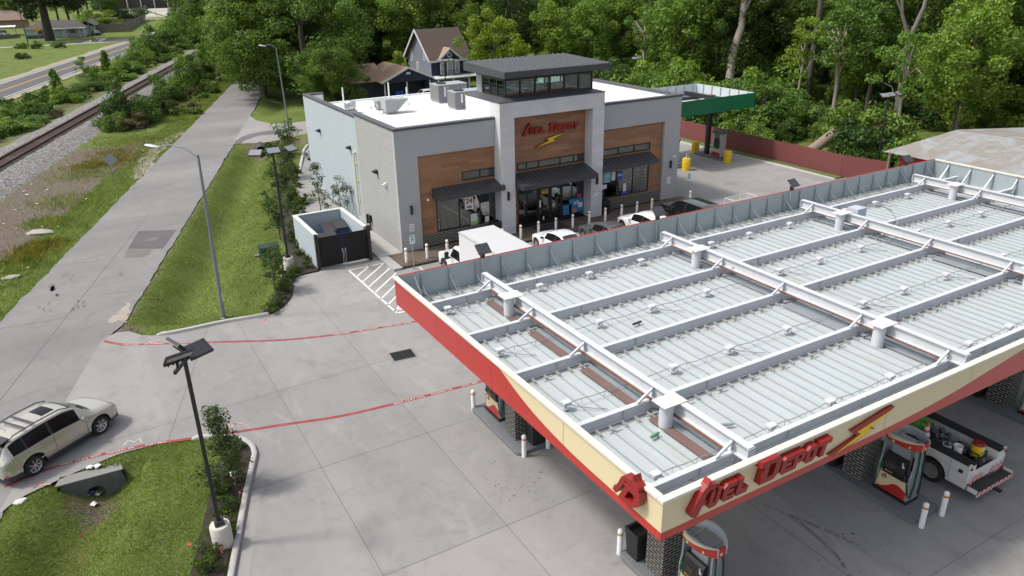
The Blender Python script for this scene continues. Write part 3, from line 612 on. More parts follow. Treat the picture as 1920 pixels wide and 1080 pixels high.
for x in CX:
    m = MB(); ibeam(m, (x, 9.9, 5.625), (x, 22.95, 5.625), .39, .2, .03)
    for y in XB: m.box(x-.1, y-.008, 5.465, x+.1, y+.008, 5.785)
    m.box(x-.115, 9.88, 5.46, x+.115, 9.90, 5.79); m.box(x-.115, 22.95, 5.46, x+.115, 22.97, 5.79)
    cb('main_beam', m, W_METAL)
    for y in XB:
        m = MB(); m.bar((x-.10, y-.02, 5.74), (x-.62, y-.02, 5.43), .06, .06); cb('knee_brace', m, W_METAL)
    m = MB(); m.box(x-.2, 10.6, 5.43, x-.12, 22.2, 5.45); cb('rusty_angle', m, RUST)
PLATE = mat('rusted_white_plate', (.68, .67, .65), .6, 0, .06, 2, dirt=.8, dirtcol=(.32, .17, .08), dscale=5)
for x in CX:
    for y in CYS:
        m = MB(); m.cyl((x-.33, y, ZD), (x-.33, y, 5.80), .185, n=20); p = cb('column_post', m, W_METAL, smooth=True)
        q = MB(); q.box(x-.62, y-.26, 5.822, x+.14, y+.26, 5.85)
        o = q.build('cap_plate', PLATE, p); o.location = (0, 0, 0)
        m = MB(); m.box(x-.02-.36, y-.36, .16, x-.02+.36, y+.36, ZB-.06); cb('brick_column', m, BRICKB)
# purlin angle clips beside each cross beam
ck = MB()
for y in XB:
    for i in range(nrib):
        x = X0+.3+i*.42; ck.box(x-.02, y-.36, ZD+.056, x+.02, y-.14, ZD+.12); ck.box(x-.17, y-.33, ZD+.10, x+.2, y-.29, ZD+.125) if i % 3 == 0 else None
for y in (23.1,):
    for i in range(nrib): x = X0+.3+i*.42; ck.box(x-.012, y-.25, ZD+.056, x+.012, y+.5, ZD+.11)
tag(cb('purlin_clips', ck, mat('clip_steel', (.36, .35, .33), .6, .2, .2, 3)), kind='stuff')
# open gutter with red-brown primer along the main beams
for x in CX:
    for i, (a, b) in enumerate(zip(XB, XB[1:])):
        if (x == 12.0) or i == 1:
            m = MB(); m.box(x-.52, a+.2, ZD+.057, x-.22, b-.4, ZD+.075); cb('gutter_pan', m, mat('primer_brown', (.155, .098, .088), .85, 0, .25, 3) if x == 12.0 else mat('gutter_grey', (.26, .29, .31), .6, .2, .15, 2))
    m = MB(); m.box(x-.21, XB[0], ZD+.057, x-.02, XB[-1], ZD+.07); cb('gutter_pan', m, mat('gutter_grey', (.26, .29, .31), .6, .2, .15, 2))
# parapet studs and braces on the back and right side
for i in range(29):
    x = X0+1.0+i*1.12
    if x > X1-.4: continue
    m = MB(); m.box(x-.02, Y1-.11, ZD, x+.02, Y1-.061, ZT-.04)
    if i % 2: m.bar((x, Y1-.10, ZT-.25), (x+.05, Y1-.75, ZD+.08), .04, .02); m.bar((x+.16, Y1-.10, ZT-.45), (x+.21, Y1-.65, ZD+.08), .03, .02)
    else: m.bar((x, Y1-.10, ZT-.5), (x+.03, Y1-.6, ZD+.08), .04, .02)
    m.box(x-.025, Y1-1.0, ZD+.06, x+.025, Y1-.1, ZD+.085)
    cb('parapet_stud', m, mat('stud_zinc', (.27, .31, .34), .45, .35, .1, 2))
for i in range(12):
    y = Y1-.9-i*1.2; m = MB(); m.box(X1-.11, y-.04, ZD, X1-.061, y+.04, ZT-.05); m.bar((X1-.1, y, ZT-.2), (X1-.72, y, ZD+.08), .05, .03, 1); m.bar((X1-.1, y+.12, ZT-.45), (X1-.6, y+.12, ZD+.08), .04, .02, 1) if i % 2 == 0 else None
    cb('parapet_stud', m, [mat('stud_zinc', (.27, .31, .34)), W_METAL])
# light housings and conduit on the deck
BOXM = mat('housing_white', (.55, .56, .585), .4, 0, .04, 2)
rows = (10.82, 14.5, 18.15, 21.85); xs = [9.95] + [x+d for x in CX for d in (1.75, 4.0, 6.55)]
xs = [x for x in xs if x < X1-.4]
for j, y in enumerate(rows):
    for k, x in enumerate(xs):
        m = MB(); m.box(x-.125, y-.10, ZD+.21, x+.125, y+.10, ZD+.29); m.cyl((x, y, ZD+.057), (x, y, ZD+.21), .10, .08, n=10); m.box(x-.04, y-.15, ZD+.12, x+.08, y-.08, ZD+.2)
        cb('light_housing', m, BOXM, bevel=.01)
    cd = MB()
    for a, b in zip(xs, xs[1:]):
        n = max(3, int((b-a)/.42)); pts = [(a+.14+(b-a-.28)*k/n, y+.02, ZD+.2-.05*math.sin(pi*k/n)+(.02 if k % 2 else 0)) for k in range(n+1)]; cd.tube(pts, .013, 5)
        for q in pts[1:-1:2]: cd.tube([(q[0], q[1], q[2]), (q[0], q[1], ZD+.05)], .008, 4); 
    for x in xs[::2]: cd.tube([(x+.1, y-.05, ZD+.18), (x+.35, y-.25, ZD+.12), (x+.6, y-.36, ZD+.07), (x+.95, y-.6, ZD+.065)], .013, 5)
    cb('conduit', cd, mat('cable_grey', (.26, .27, .28), .6))
m = MB(); m.tube([(9.4, 22.6, ZD+.06), (9.45, 22.9, 5.5), (9.5, 23.6, 6.0), (9.55, 23.7, 5.6), (9.9, 23.2, 5.2), (10.5, 22.9, ZD+.08)], .015, 5); m.tube([(20.5, 18.9, 5.5), (21.2, 18.6, 5.75), (21.5, 18.2, 5.5), (21.4, 17.6, 5.2)], .02, 5); cb('loose_cable', m, mat('cable_grey', (.16, .17, .18)))
m = MB(); m.box(29.55, 20.2, 5.45, 30.15, 20.75, 5.95); cb('junction_box', m, mat('junction_grey', (.42, .46, .52), .5))
m = MB(); m.tube([(30.1, 20.4, 5.9), (30.9, 20.1, 6.0), (31.3, 19.7, 5.7), (31.1, 19.2, 5.3), (30.0, 18.9, 5.15), (28.9, 18.7, 5.12)], .03, 6); cb('loose_cable', m, mat('cable_grey', (.16, .17, .18)))
# small litter left on the deck
for (x, y, l, rz, mm, lab) in ((11.1, 12.2, .26, .2, mat('tube_green', (.08, .22, .14), .5), 'small green tube lying on the canopy deck near its front left corner'), (13.0, 11.6, .3, -.4, GALV, 'grey metal tube lying on the canopy deck beside the rusty bracket'), (14.9, 17.6, .35, .1, DKGREY, 'dark metal rod lying on the canopy deck near the left columns')):
    m = MB(); m.cyl((x-l/2*math.cos(rz), y-l/2*math.sin(rz), ZD+.11), (x+l/2*math.cos(rz), y+l/2*math.sin(rz), ZD+.11), .045, n=10); m.cyl((x+l/2*math.cos(rz), y+l/2*math.sin(rz), ZD+.11), (x+(l/2+.06)*math.cos(rz), y+(l/2+.06)*math.sin(rz), ZD+.11), .02, n=8)
    tag(m.build('metal_tube', mm, smooth=True), lab, 'tube')

# solar lights on the back parapet --------------------------------------------
PANEL = stripes('solar_panel', (.045, .042, .048), (.09, .09, .095), .15, .012, 0, .3, 0)
for n, (x, lab) in enumerate(((12.35, 'dark solar floodlight on the canopy parapet in front of the white box truck'), (20.9, 'dark solar floodlight on the canopy parapet in front of the white hatchback'), (29.25, 'dark solar floodlight on the canopy parapet left of the open concrete yard'), (38.1, 'dark solar floodlight on the canopy parapet nearest the rusty shed roof'))):
    if n == 0:
        sl0 = sl = thing('solar_floodlight', lab, 'solar light', (x, Y1-.16, ZD), 0, 'solar floodlights on the canopy parapet')
        m = MB(); m.cyl((0, 0, .01), (0, 0, 1.12), .035, n=10); m.build('post', GALV, sl)
        m = MB(); m.box(-.07, -.07, 1.05, .07, .07, 1.25); m.build('bracket', BLACK, sl)
        m = MB(); Rm = Matrix.Rotation(R(38), 4, 'X'); m.box(-.28, -.24, -.03, .28, .24, .03); m.v = [tuple(Rm @ Vector(v) + Vector((0, -.06, 1.42))) for v in m.v]; hd = m.build('panel_head', PANEL, sl, bevel=.03)
    else: dup(sl0, (x, Y1-.16, ZD), rnd.uniform(-.15, .15), lab)

# ---------------------------------------------------------------- pump islands and dispensers
ISL = mat('island_paint', (.135, .145, .16), .6, 0, .12, 2, .1, 30, dirt=.3, dirtcol=(.2, .19, .18))
SILV = mat('dispenser_silver', (.34, .36, .39), .4, .35, .06, 2)
DBLK = mat('dispenser_black', (.014, .014, .016), .35, 0, .1, 3)
def island(x, y0, y1, lab):
    m = MB(); r = .52; P_ = []
    for cx, cy, a0 in ((x+.72-.2, y0+.2, -90), (x+.72-.2, y1-.2, 0), (x-.72+.2, y1-.2, 90), (x-.72+.2, y0+.2, 180)):
        P_ += [(cx+.2*math.cos(R(a0+k*22.5)), cy+.2*math.sin(R(a0+k*22.5))) for k in range(5)]
    m.prism(P_, -.05, .155); return tag(m.build('pump_island', ISL, bevel=.02), lab, 'pump island', 'pump islands under the canopy')
def lens(hy, bulge, n=14): return [(-bulge*(1-((2*k/n-1)**2)**.9)-.03, -hy+2*hy*k/n) for k in range(n+1)]
def make_dispenser(loc, lab, flip=1):
    d = thing('fuel_dispenser', lab, 'fuel pump', loc, 0 if flip > 0 else pi, 'fuel dispensers under the canopy')
    m = MB(); m.box(-.33, -.60, 0, .33, .60, .07); m.build('base', DBLK, d)
    m = MB()
    for s in (-1, 1): m.prism([(-.27, .07), (.27, .07), (.27, .95), (.20, 1.25), (.20, 2.0), (-.20, 2.0), (-.20, 1.25), (-.27, .95)], s*.50, s*.56, 'y')
    m.box(-.24, -.499, .07, .24, .499, .95); m.box(-.10, -.30, .95, .10, .30, 1.98); m.build('cabinet', SILV, d, bevel=.012)
    for s in (-1, 1):
        m = MB(); m.box(s*.243, -.495, .09, s*.285, .495, .72); pn = m.build('lower_panel', CREAM, d, bevel=.008)
        sw_ = smooth([(-.50, .16), (-.30, .20), (-.10, .34), (.05, .47), (.2, .50), (.35, .46), (.495, .40)], 4)
        if s < 0: sw_ = smooth([(-.495, .40), (-.35, .46), (-.2, .50), (-.05, .47), (.10, .34), (.30, .20), (.495, .16)], 4)
        q = MB(); q.prism([(sw_[0][0], .09)] + [(max(-.495, min(.495, a)), b) for a, b in sw_] + [(.495, .09)], s*.286, s*.29, 'x'); q.build('red_swoosh', REDF, pn)
        fd = [[((x-.45)*.22, (z-5.8)*.22) for x, z in o] for o in FD]
        cm = curve_mesh([fd], .004); Mx = plane_M((s*.288, .30 if s < 0 else -.30, .60), (0, -1 if s < 0 else 1, 0), (0, 0, 1)); q = MB(); q.add([Mx @ Vector(v) for v in cm.v], cm.f); q.build('logo', RED, pn)
        m = MB(); m.prism([(s*.12, .73), (s*.30, .73), (s*.32, .95), (s*.27, 1.2), (s*.25, 1.38), (s*.18, 1.46), (s*.10, 1.46)], -.34, .38, 'y'); cs = m.build('console', DBLK, d, bevel=.01)
        q = MB(); q.hexa([(s*.315, -.02, 1.0), (s*.33, -.02, 1.0), (s*.33, .24, 1.0), (s*.315, .24, 1.0), (s*.275, -.02, 1.17), (s*.29, -.02, 1.17), (s*.29, .24, 1.17), (s*.275, .24, 1.17)]); q.build('screen', SCREEN, cs)
        q = MB()
        for k in range(4): q.cyl((s*.30, .05+.07*k, .86), (s*.325, .05+.07*k, .86), .022, n=8)
        q.build('grade_buttons', YEL, cs)
        q = MB()
        for k in range(6): q.box(s*.25, -.30+.012*k+rnd.uniform(0, .02), 1.20+.03*k, s*.292-.004*k, -.24+.02*rnd.random(), 1.225+.03*k)
        q.build('paper_notice', WHITE, cs)
        q = MB(); q.box(s*.24, -.47, .76, s*.28, -.38, 1.05); q.box(s*.28, -.455, .8, s*.31, -.41, .92); q.build('nozzle', DBLK, d)
        q = MB(); q.box(s*.24, .40, .80, s*.29, .48, 1.10); q.box(s*.29, .42, .84, s*.33, .46, .98); q.build('nozzle', GREEN, d)
        for yy, mm in ((-.585, GREEN), (.585, GREEN), (-.62, DBLK)):
            q = MB(); q.tube([(s*.12, yy*.98, 1.98), (s*.14, yy*1.04, 1.5), (s*.17, yy*1.06, .7), (s*.22, yy*1.02, .25), (s*.27, yy*.9, .32), (s*.28, yy*.78, .72)], .017, 6); q.build('hose', mm, d, smooth=True)
    # eye-shaped sign ring on top
    m = MB(); n = 16; hy = .66
    def arc(s, k, z0, off): 
        u = 2*k/n-1; return (s*(.12+.30*(1-abs(u)**2.2)+off), hy*u)
    for s in (-1, 1):
        vs = []; fs = []
        for k in range(n+1):
            u = 2*k/n-1; zc = 1.98+.05*(1-abs(u)); zt_ = 2.28+.03*(1-abs(u))
            for (off, z) in ((0, zc), (.045, zc+.01), (.06, zt_), (0, zt_)): p = arc(s, k, z, off); vs.append((p[0], p[1], z))
        for k in range(n):
            for j in range(4): j2 = (j+1) % 4; fs.append((k*4+j, k*4+j2, k*4+4+j2, k*4+4+j))
        fs += [(0, 1, 2, 3), (n*4+3, n*4+2, n*4+1, n*4)]
        band = MB().add(vs, fs).build('sign_ring', mat('ring_silver', (.50, .53, .58), .35, .2, .05, 2), d, smooth=True)
        # coloured face 3 mm proud of the ring
        for col, za, zb_, nm in ((CREAM, .45, 1.0, 'cream_face'), (REDF, 0, .45, 'red_face')):
            va = []; ff = []
            for k in range(n+1):
                u = 2*k/n-1; zc = 1.985+.05*(1-abs(u)); zt_ = 2.275+.03*(1-abs(u)); e = (u*(-1 if s > 0 else 1)+1)/2
                mid = max(.05, min(.98, 1-.93*(max(0, 1-e))**1.5)) if False else .97-.85*e
                lo, hi = (mid, 1.0) if nm == 'cream_face' else (0, mid)
                for q in (lo, hi): p = arc(s, k, 0, .049+.013*q); va.append((p[0], p[1], zc+(zt_-zc)*q))
            for k in range(n): ff.append((k*2, k*2+2, k*2+3, k*2+1))
            MB().add(va, ff).build(nm, col, band, smooth=True)
        fd2 = curve_mesh([[[((x-.45)*.2, (z-5.8)*.2) for x, z in o] for o in FD]], .004) if False else None
    for s in (-1, 1):
        m = MB(); m.box(-.12, s*.60, 1.98, .12, s*.68, 2.26); m.build('end_cap', REDF if s < 0 else SILV, d, bevel=.02)
        m = MB(); m.cyl((-.05, s*.68, 2.1), (-.05, s*.69, 2.1), .05, n=14); m.build('round_emblem', CREAM, d)
    m = MB(); m.box(-.36, -.33, 2.0, .36, -.27, 2.07); m.box(-.36, .27, 2.0, .36, .33, 2.07); m.build('ring_strut', SILV, d)
    for s in (-1, 1):
        fdm = curve_mesh([[[((x-.45)*.24, (z-5.8)*.24) for x, z in o] for o in FD]], .006); Mx = plane_M((s*.355, (.46 if s < 0 else -.46), 2.16), (s*.62 if s < 0 else .62, -1 if s < 0 else 1, 0), (0, 0, 1)); q = MB(); q.add([Mx @ Vector(v) for v in fdm.v], fdm.f); q.build('logo', RED, d)
        for yy in (.12, -.38):
            q = MB(); e = .12+.30*(1-abs(yy/hy)**2.2)+.052; q.cyl((s*e, yy, 2.09), (s*(e+.012), yy, 2.09), .042, n=12); q.build('round_emblem', CREAM, d)
    return d
islands = [(12.0, 9.85, 13.65, 'grey pump island at the front left canopy corner'), (12.0, 19.45, 23.15, 'grey pump island at the back left with three white bollards around it'),
           (20.6, 9.95, 13.65, 'grey pump island beside the white service truck'), (29.2, 9.85, 13.65, 'grey pump island at the right edge behind the service truck')]
for a in islands: island(*a)
disp0 = make_dispenser((12.05, 11.1, .157), 'fuel dispenser below the front left canopy corner, seen from above its sign ring')
_di = [(12.05, 22.2, 'fuel dispenser beside the brick column at the back left of the canopy'), (20.68, 11.15, 'fuel dispenser beside the white service truck'), (29.25, 11.1, 'fuel dispenser at the right edge behind the service truck')]
for x, y, lab in _di: dup(disp0, (x, y, .157), 0, lab)
# bins
def make_bin(loc, lab):
    b = thing('trash_bin', lab, 'trash bin', loc, 0, 'black trash bins on the pump islands')
    m = MB(); m.hexa([(-.26, -.24, 0), (.26, -.24, 0), (.26, .24, 0), (-.26, .24, 0), (-.30, -.27, .78), (.30, -.27, .78), (.30, .27, .78), (-.30, .27, .78)]); m.build('body', BLACK, b, bevel=.015)
    m = MB(); m.box(-.32, -.29, .78, .32, .29, .84); m.box(-.32, -.29, .84, .32, -.2, .98); m.box(-.32, .2, .84, .32, .29, .98); m.box(-.32, -.2, .84, -.27, .2, .98); m.box(.27, -.2, .84, .32, .2, .98); m.build('lid', mat('bin_lid', (.022, .022, .024), .5), b, bevel=.015)
    m = MB()
    for k in range(3): m.box(-.2+.2*k-.06, -.27, .12, -.2+.2*k+.06, -.262, .6)
    m.build('panel', BLACK, b); return b
bin0 = make_bin((11.75, 13.28, .157), 'black trash bin beside the front left brick column')
for x, y, lab in ((12.25, 19.80, 'black trash bin in front of the back left brick column'), (20.35, 13.28, 'black trash bin behind the brick column of the service truck island'), (28.95, 13.28, 'black trash bin behind the brick column at the right edge')): dup(bin0, (x, y, .157), 0, lab)
# bollards
def make_bollard(loc, lab, grp, h=.92):
    b = thing('bollard', lab, 'bollard', loc, 0, grp)
    m = MB(); m.lathe([(.085, 0), (.085, h-.07), (.075, h-.03), (.05, h-.008), (0.01, h)], n=18); m.build('sleeve', WHITE, b, smooth=True)
    m = MB(); m.lathe([(.0865, h-.20), (.0865, h-.165)], n=18); m.build('red_band', REDF, b, smooth=True)
    m = MB(); m.lathe([(.0865, h-.163), (.0865, h-.12)], n=18); m.build('yellow_band', YEL, b, smooth=True); return b
isb = [(11.4, 23.1, 'white bollard behind the back left dispenser'), (11.5, 19.38, 'white bollard at the near end of the back left pump island'), (12.52, 19.38, 'white bollard half hidden behind the red fascia by the trash bin'),
       (11.4, 13.72, 'white bollard next to the trash bin under the front left canopy corner'), (20.05, 9.78, 'left of the two white bollards in front of the service truck dispenser'), (21.1, 9.78, 'right of the two white bollards in front of the service truck dispenser')]
bol0 = make_bollard((isb[0][0], isb[0][1], 0), isb[0][2], 'white bollards at the pump islands')
for x, y, lab in isb[1:]: dup(bol0, (x, y, 0), rnd.random()*6, lab)
sfl = ['white bollard left of the disabled parking sign', 'white bollard just right of the left disabled parking sign', 'white bollard in front of the box truck', 'white bollard right of the box truck cab', 'white bollard in front of the left tower leg', 'white bollard left of the shop door', 'white bollard at the shop door mat',
       'white bollard right of the shop door', 'white bollard in front of the right tower leg', 'white bollard left of the grey car nose', 'white bollard right of the grey car nose', 'white bollard behind the white hatchback', 'white bollard left of the black SUV', 'white bollard beside the black SUV roof', 'white bollard near the right disabled parking sign']
sfx = [15.5, 16.85, 18.2, 19.55, 22.1, 23.45, 24.8, 26.15, 27.5, 28.85, 30.2, 31.6, 32.95, 34.3, 37.9]
for x, lab in zip(sfx, sfl): dup(bol0, (x, 39.55, .15), rnd.random()*6, lab, 'white bollards along the shop front')
# ---------------------------------------------------------------- shop building
SX0, SX1, SY0, SY1 = 15.97, 38.08, 41.3, 60.26
ST_ = thing('shop_building', 'flat roofed grey fuel station shop with wood panels and a tall white entrance tower', 'shop', (27, 50.8, 0))
def sb(name, mb, m, par=None, **k): return mb.build(name, m, par or ST_, world=True, **k)
def block_mat(name, col, k=.9): return uvmat(name, 'brick', col, sc(col, 1.04), sc(col, k), .9, .41, .012, .85, .15, var=.10)
GREYB = block_mat('grey_block', (.325, .328, .322), 1.22); BLUEB = block_mat('pale_blue_block', (.385, .44, .475), .93); STUC = mat('grey_stucco', (.37, .378, .388), .85, 0, .07, .9, .25, 60)
LIME = uvmat('white_stone_tile', 'brick', (.60, .60, .62), (.54, .54, .56), (.50, .50, .52), .62, .31, .004, .7, .1, var=.06)
def wood_mat():
    m, nt, N, L, P = _new('wood_boards'); uv = _coord(N, 'UV'); b = N.new('ShaderNodeTexBrick'); L.new(uv, b.inputs['Vector']); b.inputs['Scale'].default_value = 1
    b.inputs['Color1'].default_value = (.39, .20, .104, 1); b.inputs['Color2'].default_value = (.265, .134, .070, 1); b.inputs['Mortar'].default_value = (.07, .035, .02, 1)
    b.inputs['Brick Width'].default_value = 1.9; b.inputs['Row Height'].default_value = .2; b.inputs['Mortar Size'].default_value = .003; b.offset = .37; b.offset_frequency = 3
    mp = N.new('ShaderNodeMapping'); mp.inputs['Scale'].default_value = (.6, 9, 1); L.new(uv, mp.inputs[0]); n = _noise(N, L, mp.outputs[0], 4, 5, .7, .4)
    L.new(_mix(N, L, b.outputs['Color'], (.72, .7, .68), n.outputs['Fac'], 'MULTIPLY'), P.inputs['Base Color']); P.inputs['Roughness'].default_value = .6; return m
WOOD = wood_mat(); TPO = mat('white_roof_membrane', (.66, .66, .655), .6, 0, .03, .4, dirt=.3, dirtcol=(.48, .46, .43), dscale=.5)
CAPM = mat('dark_coping', (.075, .08, .09), .45, .1, .15, 1.5)
GLS = glassmat('shop_glass', (.30, .36, .36), .9, .10, .015); GLS2 = glassmat('clerestory_glass', (.66, .75, .72), .9, .03, .01)
PT = 7.60
m = MB(); m.box(SX0, SY0+.30, .10, SX0+.3, 48.02, PT); sb('side_wall', m, GREYB)
m = MB(); m.box(SX0+.08, 48.021, .10, SX0+.38, SY1, PT-.23); m.box(SX0+.381, SY1-.3, .1, SX0+1.6, SY1, PT-.23); m.box(SX0+1.601, SY1-.3, .1, SX1-.3, SY1-.02, 6.62); m.box(SX1-.299, SY0+.3, .1, SX1, SY1, PT); sb('block_wall', m, BLUEB)
# front wall pieces (stucco frame round the recessed boards)
m = MB()
m.box(SX0, SY0, .15, 17.38, SY0+.295, PT); m.box(17.381, SY0, 5.95, 22.9, SY0+.295, PT); m.box(36.62, SY0, .15, SX1, SY0+.295, PT); m.box(30.7, SY0, 5.95, 36.619, SY0+.295, PT); m.box(22.901, SY0+.1, 7.7, 30.699, SY0+.295, PT-.02) if False else None
sb('front_wall', m, STUC)
m = MB(); m.box(SX0-.04, SY0-.05, PT, 22.93, SY0+.36, PT+.14); m.box(30.67, SY0-.05, PT, SX1+.04, SY0+.36, PT+.14); m.box(SX0-.04, SY0+.361, PT, SX0+.37, 48.05, PT+.14); m.box(SX0+.04, 48.051, PT-.23, SX0+.45, SY1+.04, PT-.10); m.box(SX0+.451, SY1-.36, PT-.23, SX0+1.65, SY1+.04, PT-.10); m.box(SX1-.36, SY0+.361, PT, SX1+.04, 52, PT+.14); m.box(SX1-.36, 52.001, PT-.05, SX1+.04, SY1+.04, PT+.06)
sb('coping', m, CAPM, bevel=.01)
# roof sheet and parapet lining
m = MB(); m.poly([(SX0+.3, SY0+.3, 6.72), (SX1-.3, SY0+.3, 6.72), (SX1-.3, SY1-.1, 6.58), (SX0+.3, SY1-.1, 6.58)]); m.box(SX0+.3, SY0+.296, 6.5, 22.9, SY0+.315, PT-.001); m.box(30.7, SY0+.296, 6.5, SX1-.3, SY0+.315, PT-.001)
m.box(SX0+.301, SY0+.32, 6.5, SX0+.316, 48.0, PT-.001); m.box(SX0+.381, 48.1, 6.5, SX0+.396, SY1-.31, PT-.231); m.box(SX1-.316, SY0+.32, 6.5, SX1-.301, SY1-.1, PT-.06); m.box(SX0+.4, SY1-.315, 6.5, SX0+1.6, SY1-.301, PT-.24); m.box(SX0+1.602, SY1-.32, 6.4, SX1-.31, SY1-.0, 6.66)
sb('roof', m, TPO, fixn=False)
m = MB()
for y in (44, 47, 50, 53, 56, 58.5): m.box(SX0+.4, y-.04, 6.70-.0075*(y-41.6), SX1-.4, y+.04, 6.735-.0075*(y-41.6))
sb('roof_seam', m, mat('membrane_seam', (.54, .54, .53), .6))
# recessed wood boards and brick base
YB = SY0+.20
def wood(name, x0, x1, z0, z1, holes):
    """boards x0..x1 with rectangular openings, made of butted boxes"""
    m = MB(); xs_ = sorted({x0, x1} | {h[0] for h in holes} | {h[1] for h in holes}); zs_ = sorted({z0, z1} | {h[2] for h in holes} | {h[3] for h in holes})
    for a, b in zip(zs_, zs_[1:]):
        run = None
        for c, d in list(zip(xs_, xs_[1:])) + [(None, None)]:
            op = c is None or any(h[0] <= c and d <= h[1] and h[2] <= a and b <= h[3] for h in holes)
            if not op: run = (run[0] if run else c, d)
            elif run: m.box(run[0], YB, a, run[1], YB+.14, b); run = None
    return sb(name, m, WOOD)
WL = (18.5, 22.93, .95, 3.42); CL = (20.38, 22.93, 3.99, 4.55); WR_ = (31.2, 35.5, 1.0, 3.3); CR = (31.2, 35.52, 4.05, 4.58); CC = (24.42, 30.0, 4.03, 4.55); WC_ = (24.42, 29.86, .15, 3.4)
wood('wood_panel', 17.38, 22.95, .92, 5.95, [WL, CL]); wood('wood_panel', 30.68, 36.62, .92, 5.95, [WR_, CR]); wood('wood_panel', 23.76, 30.05, .15, 7.66, [CC, WC_])
m = MB(); m.box(17.38, YB-.06, .15, 22.95, YB+.14, .919); sb('brick_base', m, BRICKB); m = MB(); m.box(30.68, YB-.06, .15, 36.62, YB+.14, .919); sb('brick_base', m, BRICKB)
def glazing(name, x0, x1, z0, z1, mull, bars=(), gm=GLS, y=YB, fr=.07):
    m = MB(); f = fr
    m.box(x0, y-.03, z0, x1, y+.06, z0+f); m.box(x0, y-.03, z1-f, x1, y+.06, z1); m.box(x0, y-.03, z0+f+.001, x0+f, y+.06, z1-f-.001); m.box(x1-f, y-.03, z0+f+.001, x1, y+.06, z1-f-.001)
    for x in mull: m.box(x-f*.45, y-.028, z0+f+.001, x+f*.45, y+.058, z1-f-.001)
    for (a, b, z) in bars: m.box(a, y-.026, z-.03, b, y+.056, z+.03)
    o = sb(name, m, BLACK); q = MB(); q.box(x0+f*.5, y+.01, z0+f*.5, x1-f*.5, y+.02, z1-f*.5); g = q.build('pane', gm, o); g.location = Vector((0, 0, 0)); return o
glazing('window', *WL, (20.1, 21.58)); glazing('window', *CL, (21.65,)); glazing('window', *WR_, (32.6, 34.05)); glazing('window', *CR, (32.65, 34.05)); glazing('window', *CC, (25.1, 26.05, 27.75, 28.85))
glazing('window', WC_[0], 26.0, .15, 3.4, (25.15,), [(24.42, 26.0, 2.72)]); glazing('window', 27.90, WC_[1], .15, 3.4, (28.75,), [(27.9, 29.86, 2.72)]); glazing('window', 26.001, 27.899, 2.62, 3.4, (26.95,))
for a, b in ((26.01, 26.945), (26.955, 27.89)):
    d = glazing('door', a, b, .16, 2.61, (), fr=.12); q = MB(); hx = b-.2 if a < 26.5 else a+.2; q.tube([(hx, YB-.03, .9), (hx, YB-.09, .9), (hx, YB-.09, 1.35), (hx, YB-.03, 1.35)], .018, 6); h = q.build('handle', CHROME, d)
# interior: floor, ceiling, back wall
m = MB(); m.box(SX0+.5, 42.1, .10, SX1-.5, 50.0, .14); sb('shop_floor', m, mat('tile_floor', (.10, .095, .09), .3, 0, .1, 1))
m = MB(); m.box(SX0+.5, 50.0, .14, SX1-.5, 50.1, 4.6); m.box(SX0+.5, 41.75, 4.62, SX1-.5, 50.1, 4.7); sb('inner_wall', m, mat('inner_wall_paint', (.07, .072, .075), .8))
# awnings
AWN = stripes('awning_metal', (.050, .053, .060), (.085, .09, .10), .34, .035, 0, .4, .7, .1)
def awning(x0, x1, y0, zf, zb_, h=.27):
    m = MB(); m.hexa([(x0, y0+.04, zf-.06), (x1, y0+.04, zf-.06), (x1, YB-.001, zb_-.06), (x0, YB-.001, zb_-.06), (x0, y0+.04, zf), (x1, y0+.04, zf), (x1, YB-.001, zb_), (x0, YB-.001, zb_)])
    o = sb('awning', m, AWN); q = MB(); q.box(x0-.03, y0, zf-h, x1+.03, y0+.039, zf+.02); q.hexa([(x0-.03, y0+.04, zf-h), (x0-.001, y0+.04, zf-h), (x0-.001, YB-.002, zf-h), (x0-.03, YB-.002, zf-h), (x0-.03, y0+.04, zf+.02), (x0-.001, y0+.04, zf+.02), (x0-.001, YB-.002, zb_+.02), (x0-.03, YB-.002, zb_+.02)])
    q.hexa([(x1+.001, y0+.04, zf-h), (x1+.03, y0+.04, zf-h), (x1+.03, YB-.002, zf-h), (x1+.001, YB-.002, zf-h), (x1+.001, y0+.04, zf+.02), (x1+.03, y0+.04, zf+.02), (x1+.03, YB-.002, zb_+.02), (x1+.001, YB-.002, zb_+.02)]); f = q.build('awning_fascia', DKGREY, o); 
    q = MB(); n = int((x1-x0)/.34)
    for i in range(n+1): x = x0+.02+i*(x1-x0-.04)/n; q.hexa([(x-.012, y0+.041, zf+.001), (x+.012, y0+.041, zf+.001), (x+.012, YB-.005, zb_+.001), (x-.012, YB-.005, zb_+.001), (x-.012, y0+.041, zf+.035), (x+.012, y0+.041, zf+.035), (x+.012, YB-.005, zb_+.035), (x-.012, YB-.005, zb_+.035)])
    q.build('standing_seam', mat('seam_charcoal', (.035, .037, .042), .4), o)
    for x in (x0+.4, x1-.4): q = MB(); q.box(x-.03, y0+.15, zf-.32, x+.03, YB-.01, zf-.24); q.build('bracket', BLACK, o)
awning(18.30, 22.88, 40.45, 3.50, 3.80); awning(23.85, 29.66, 39.75, 3.46, 3.90); awning(30.72, 35.45, 40.45, 3.52, 3.92)
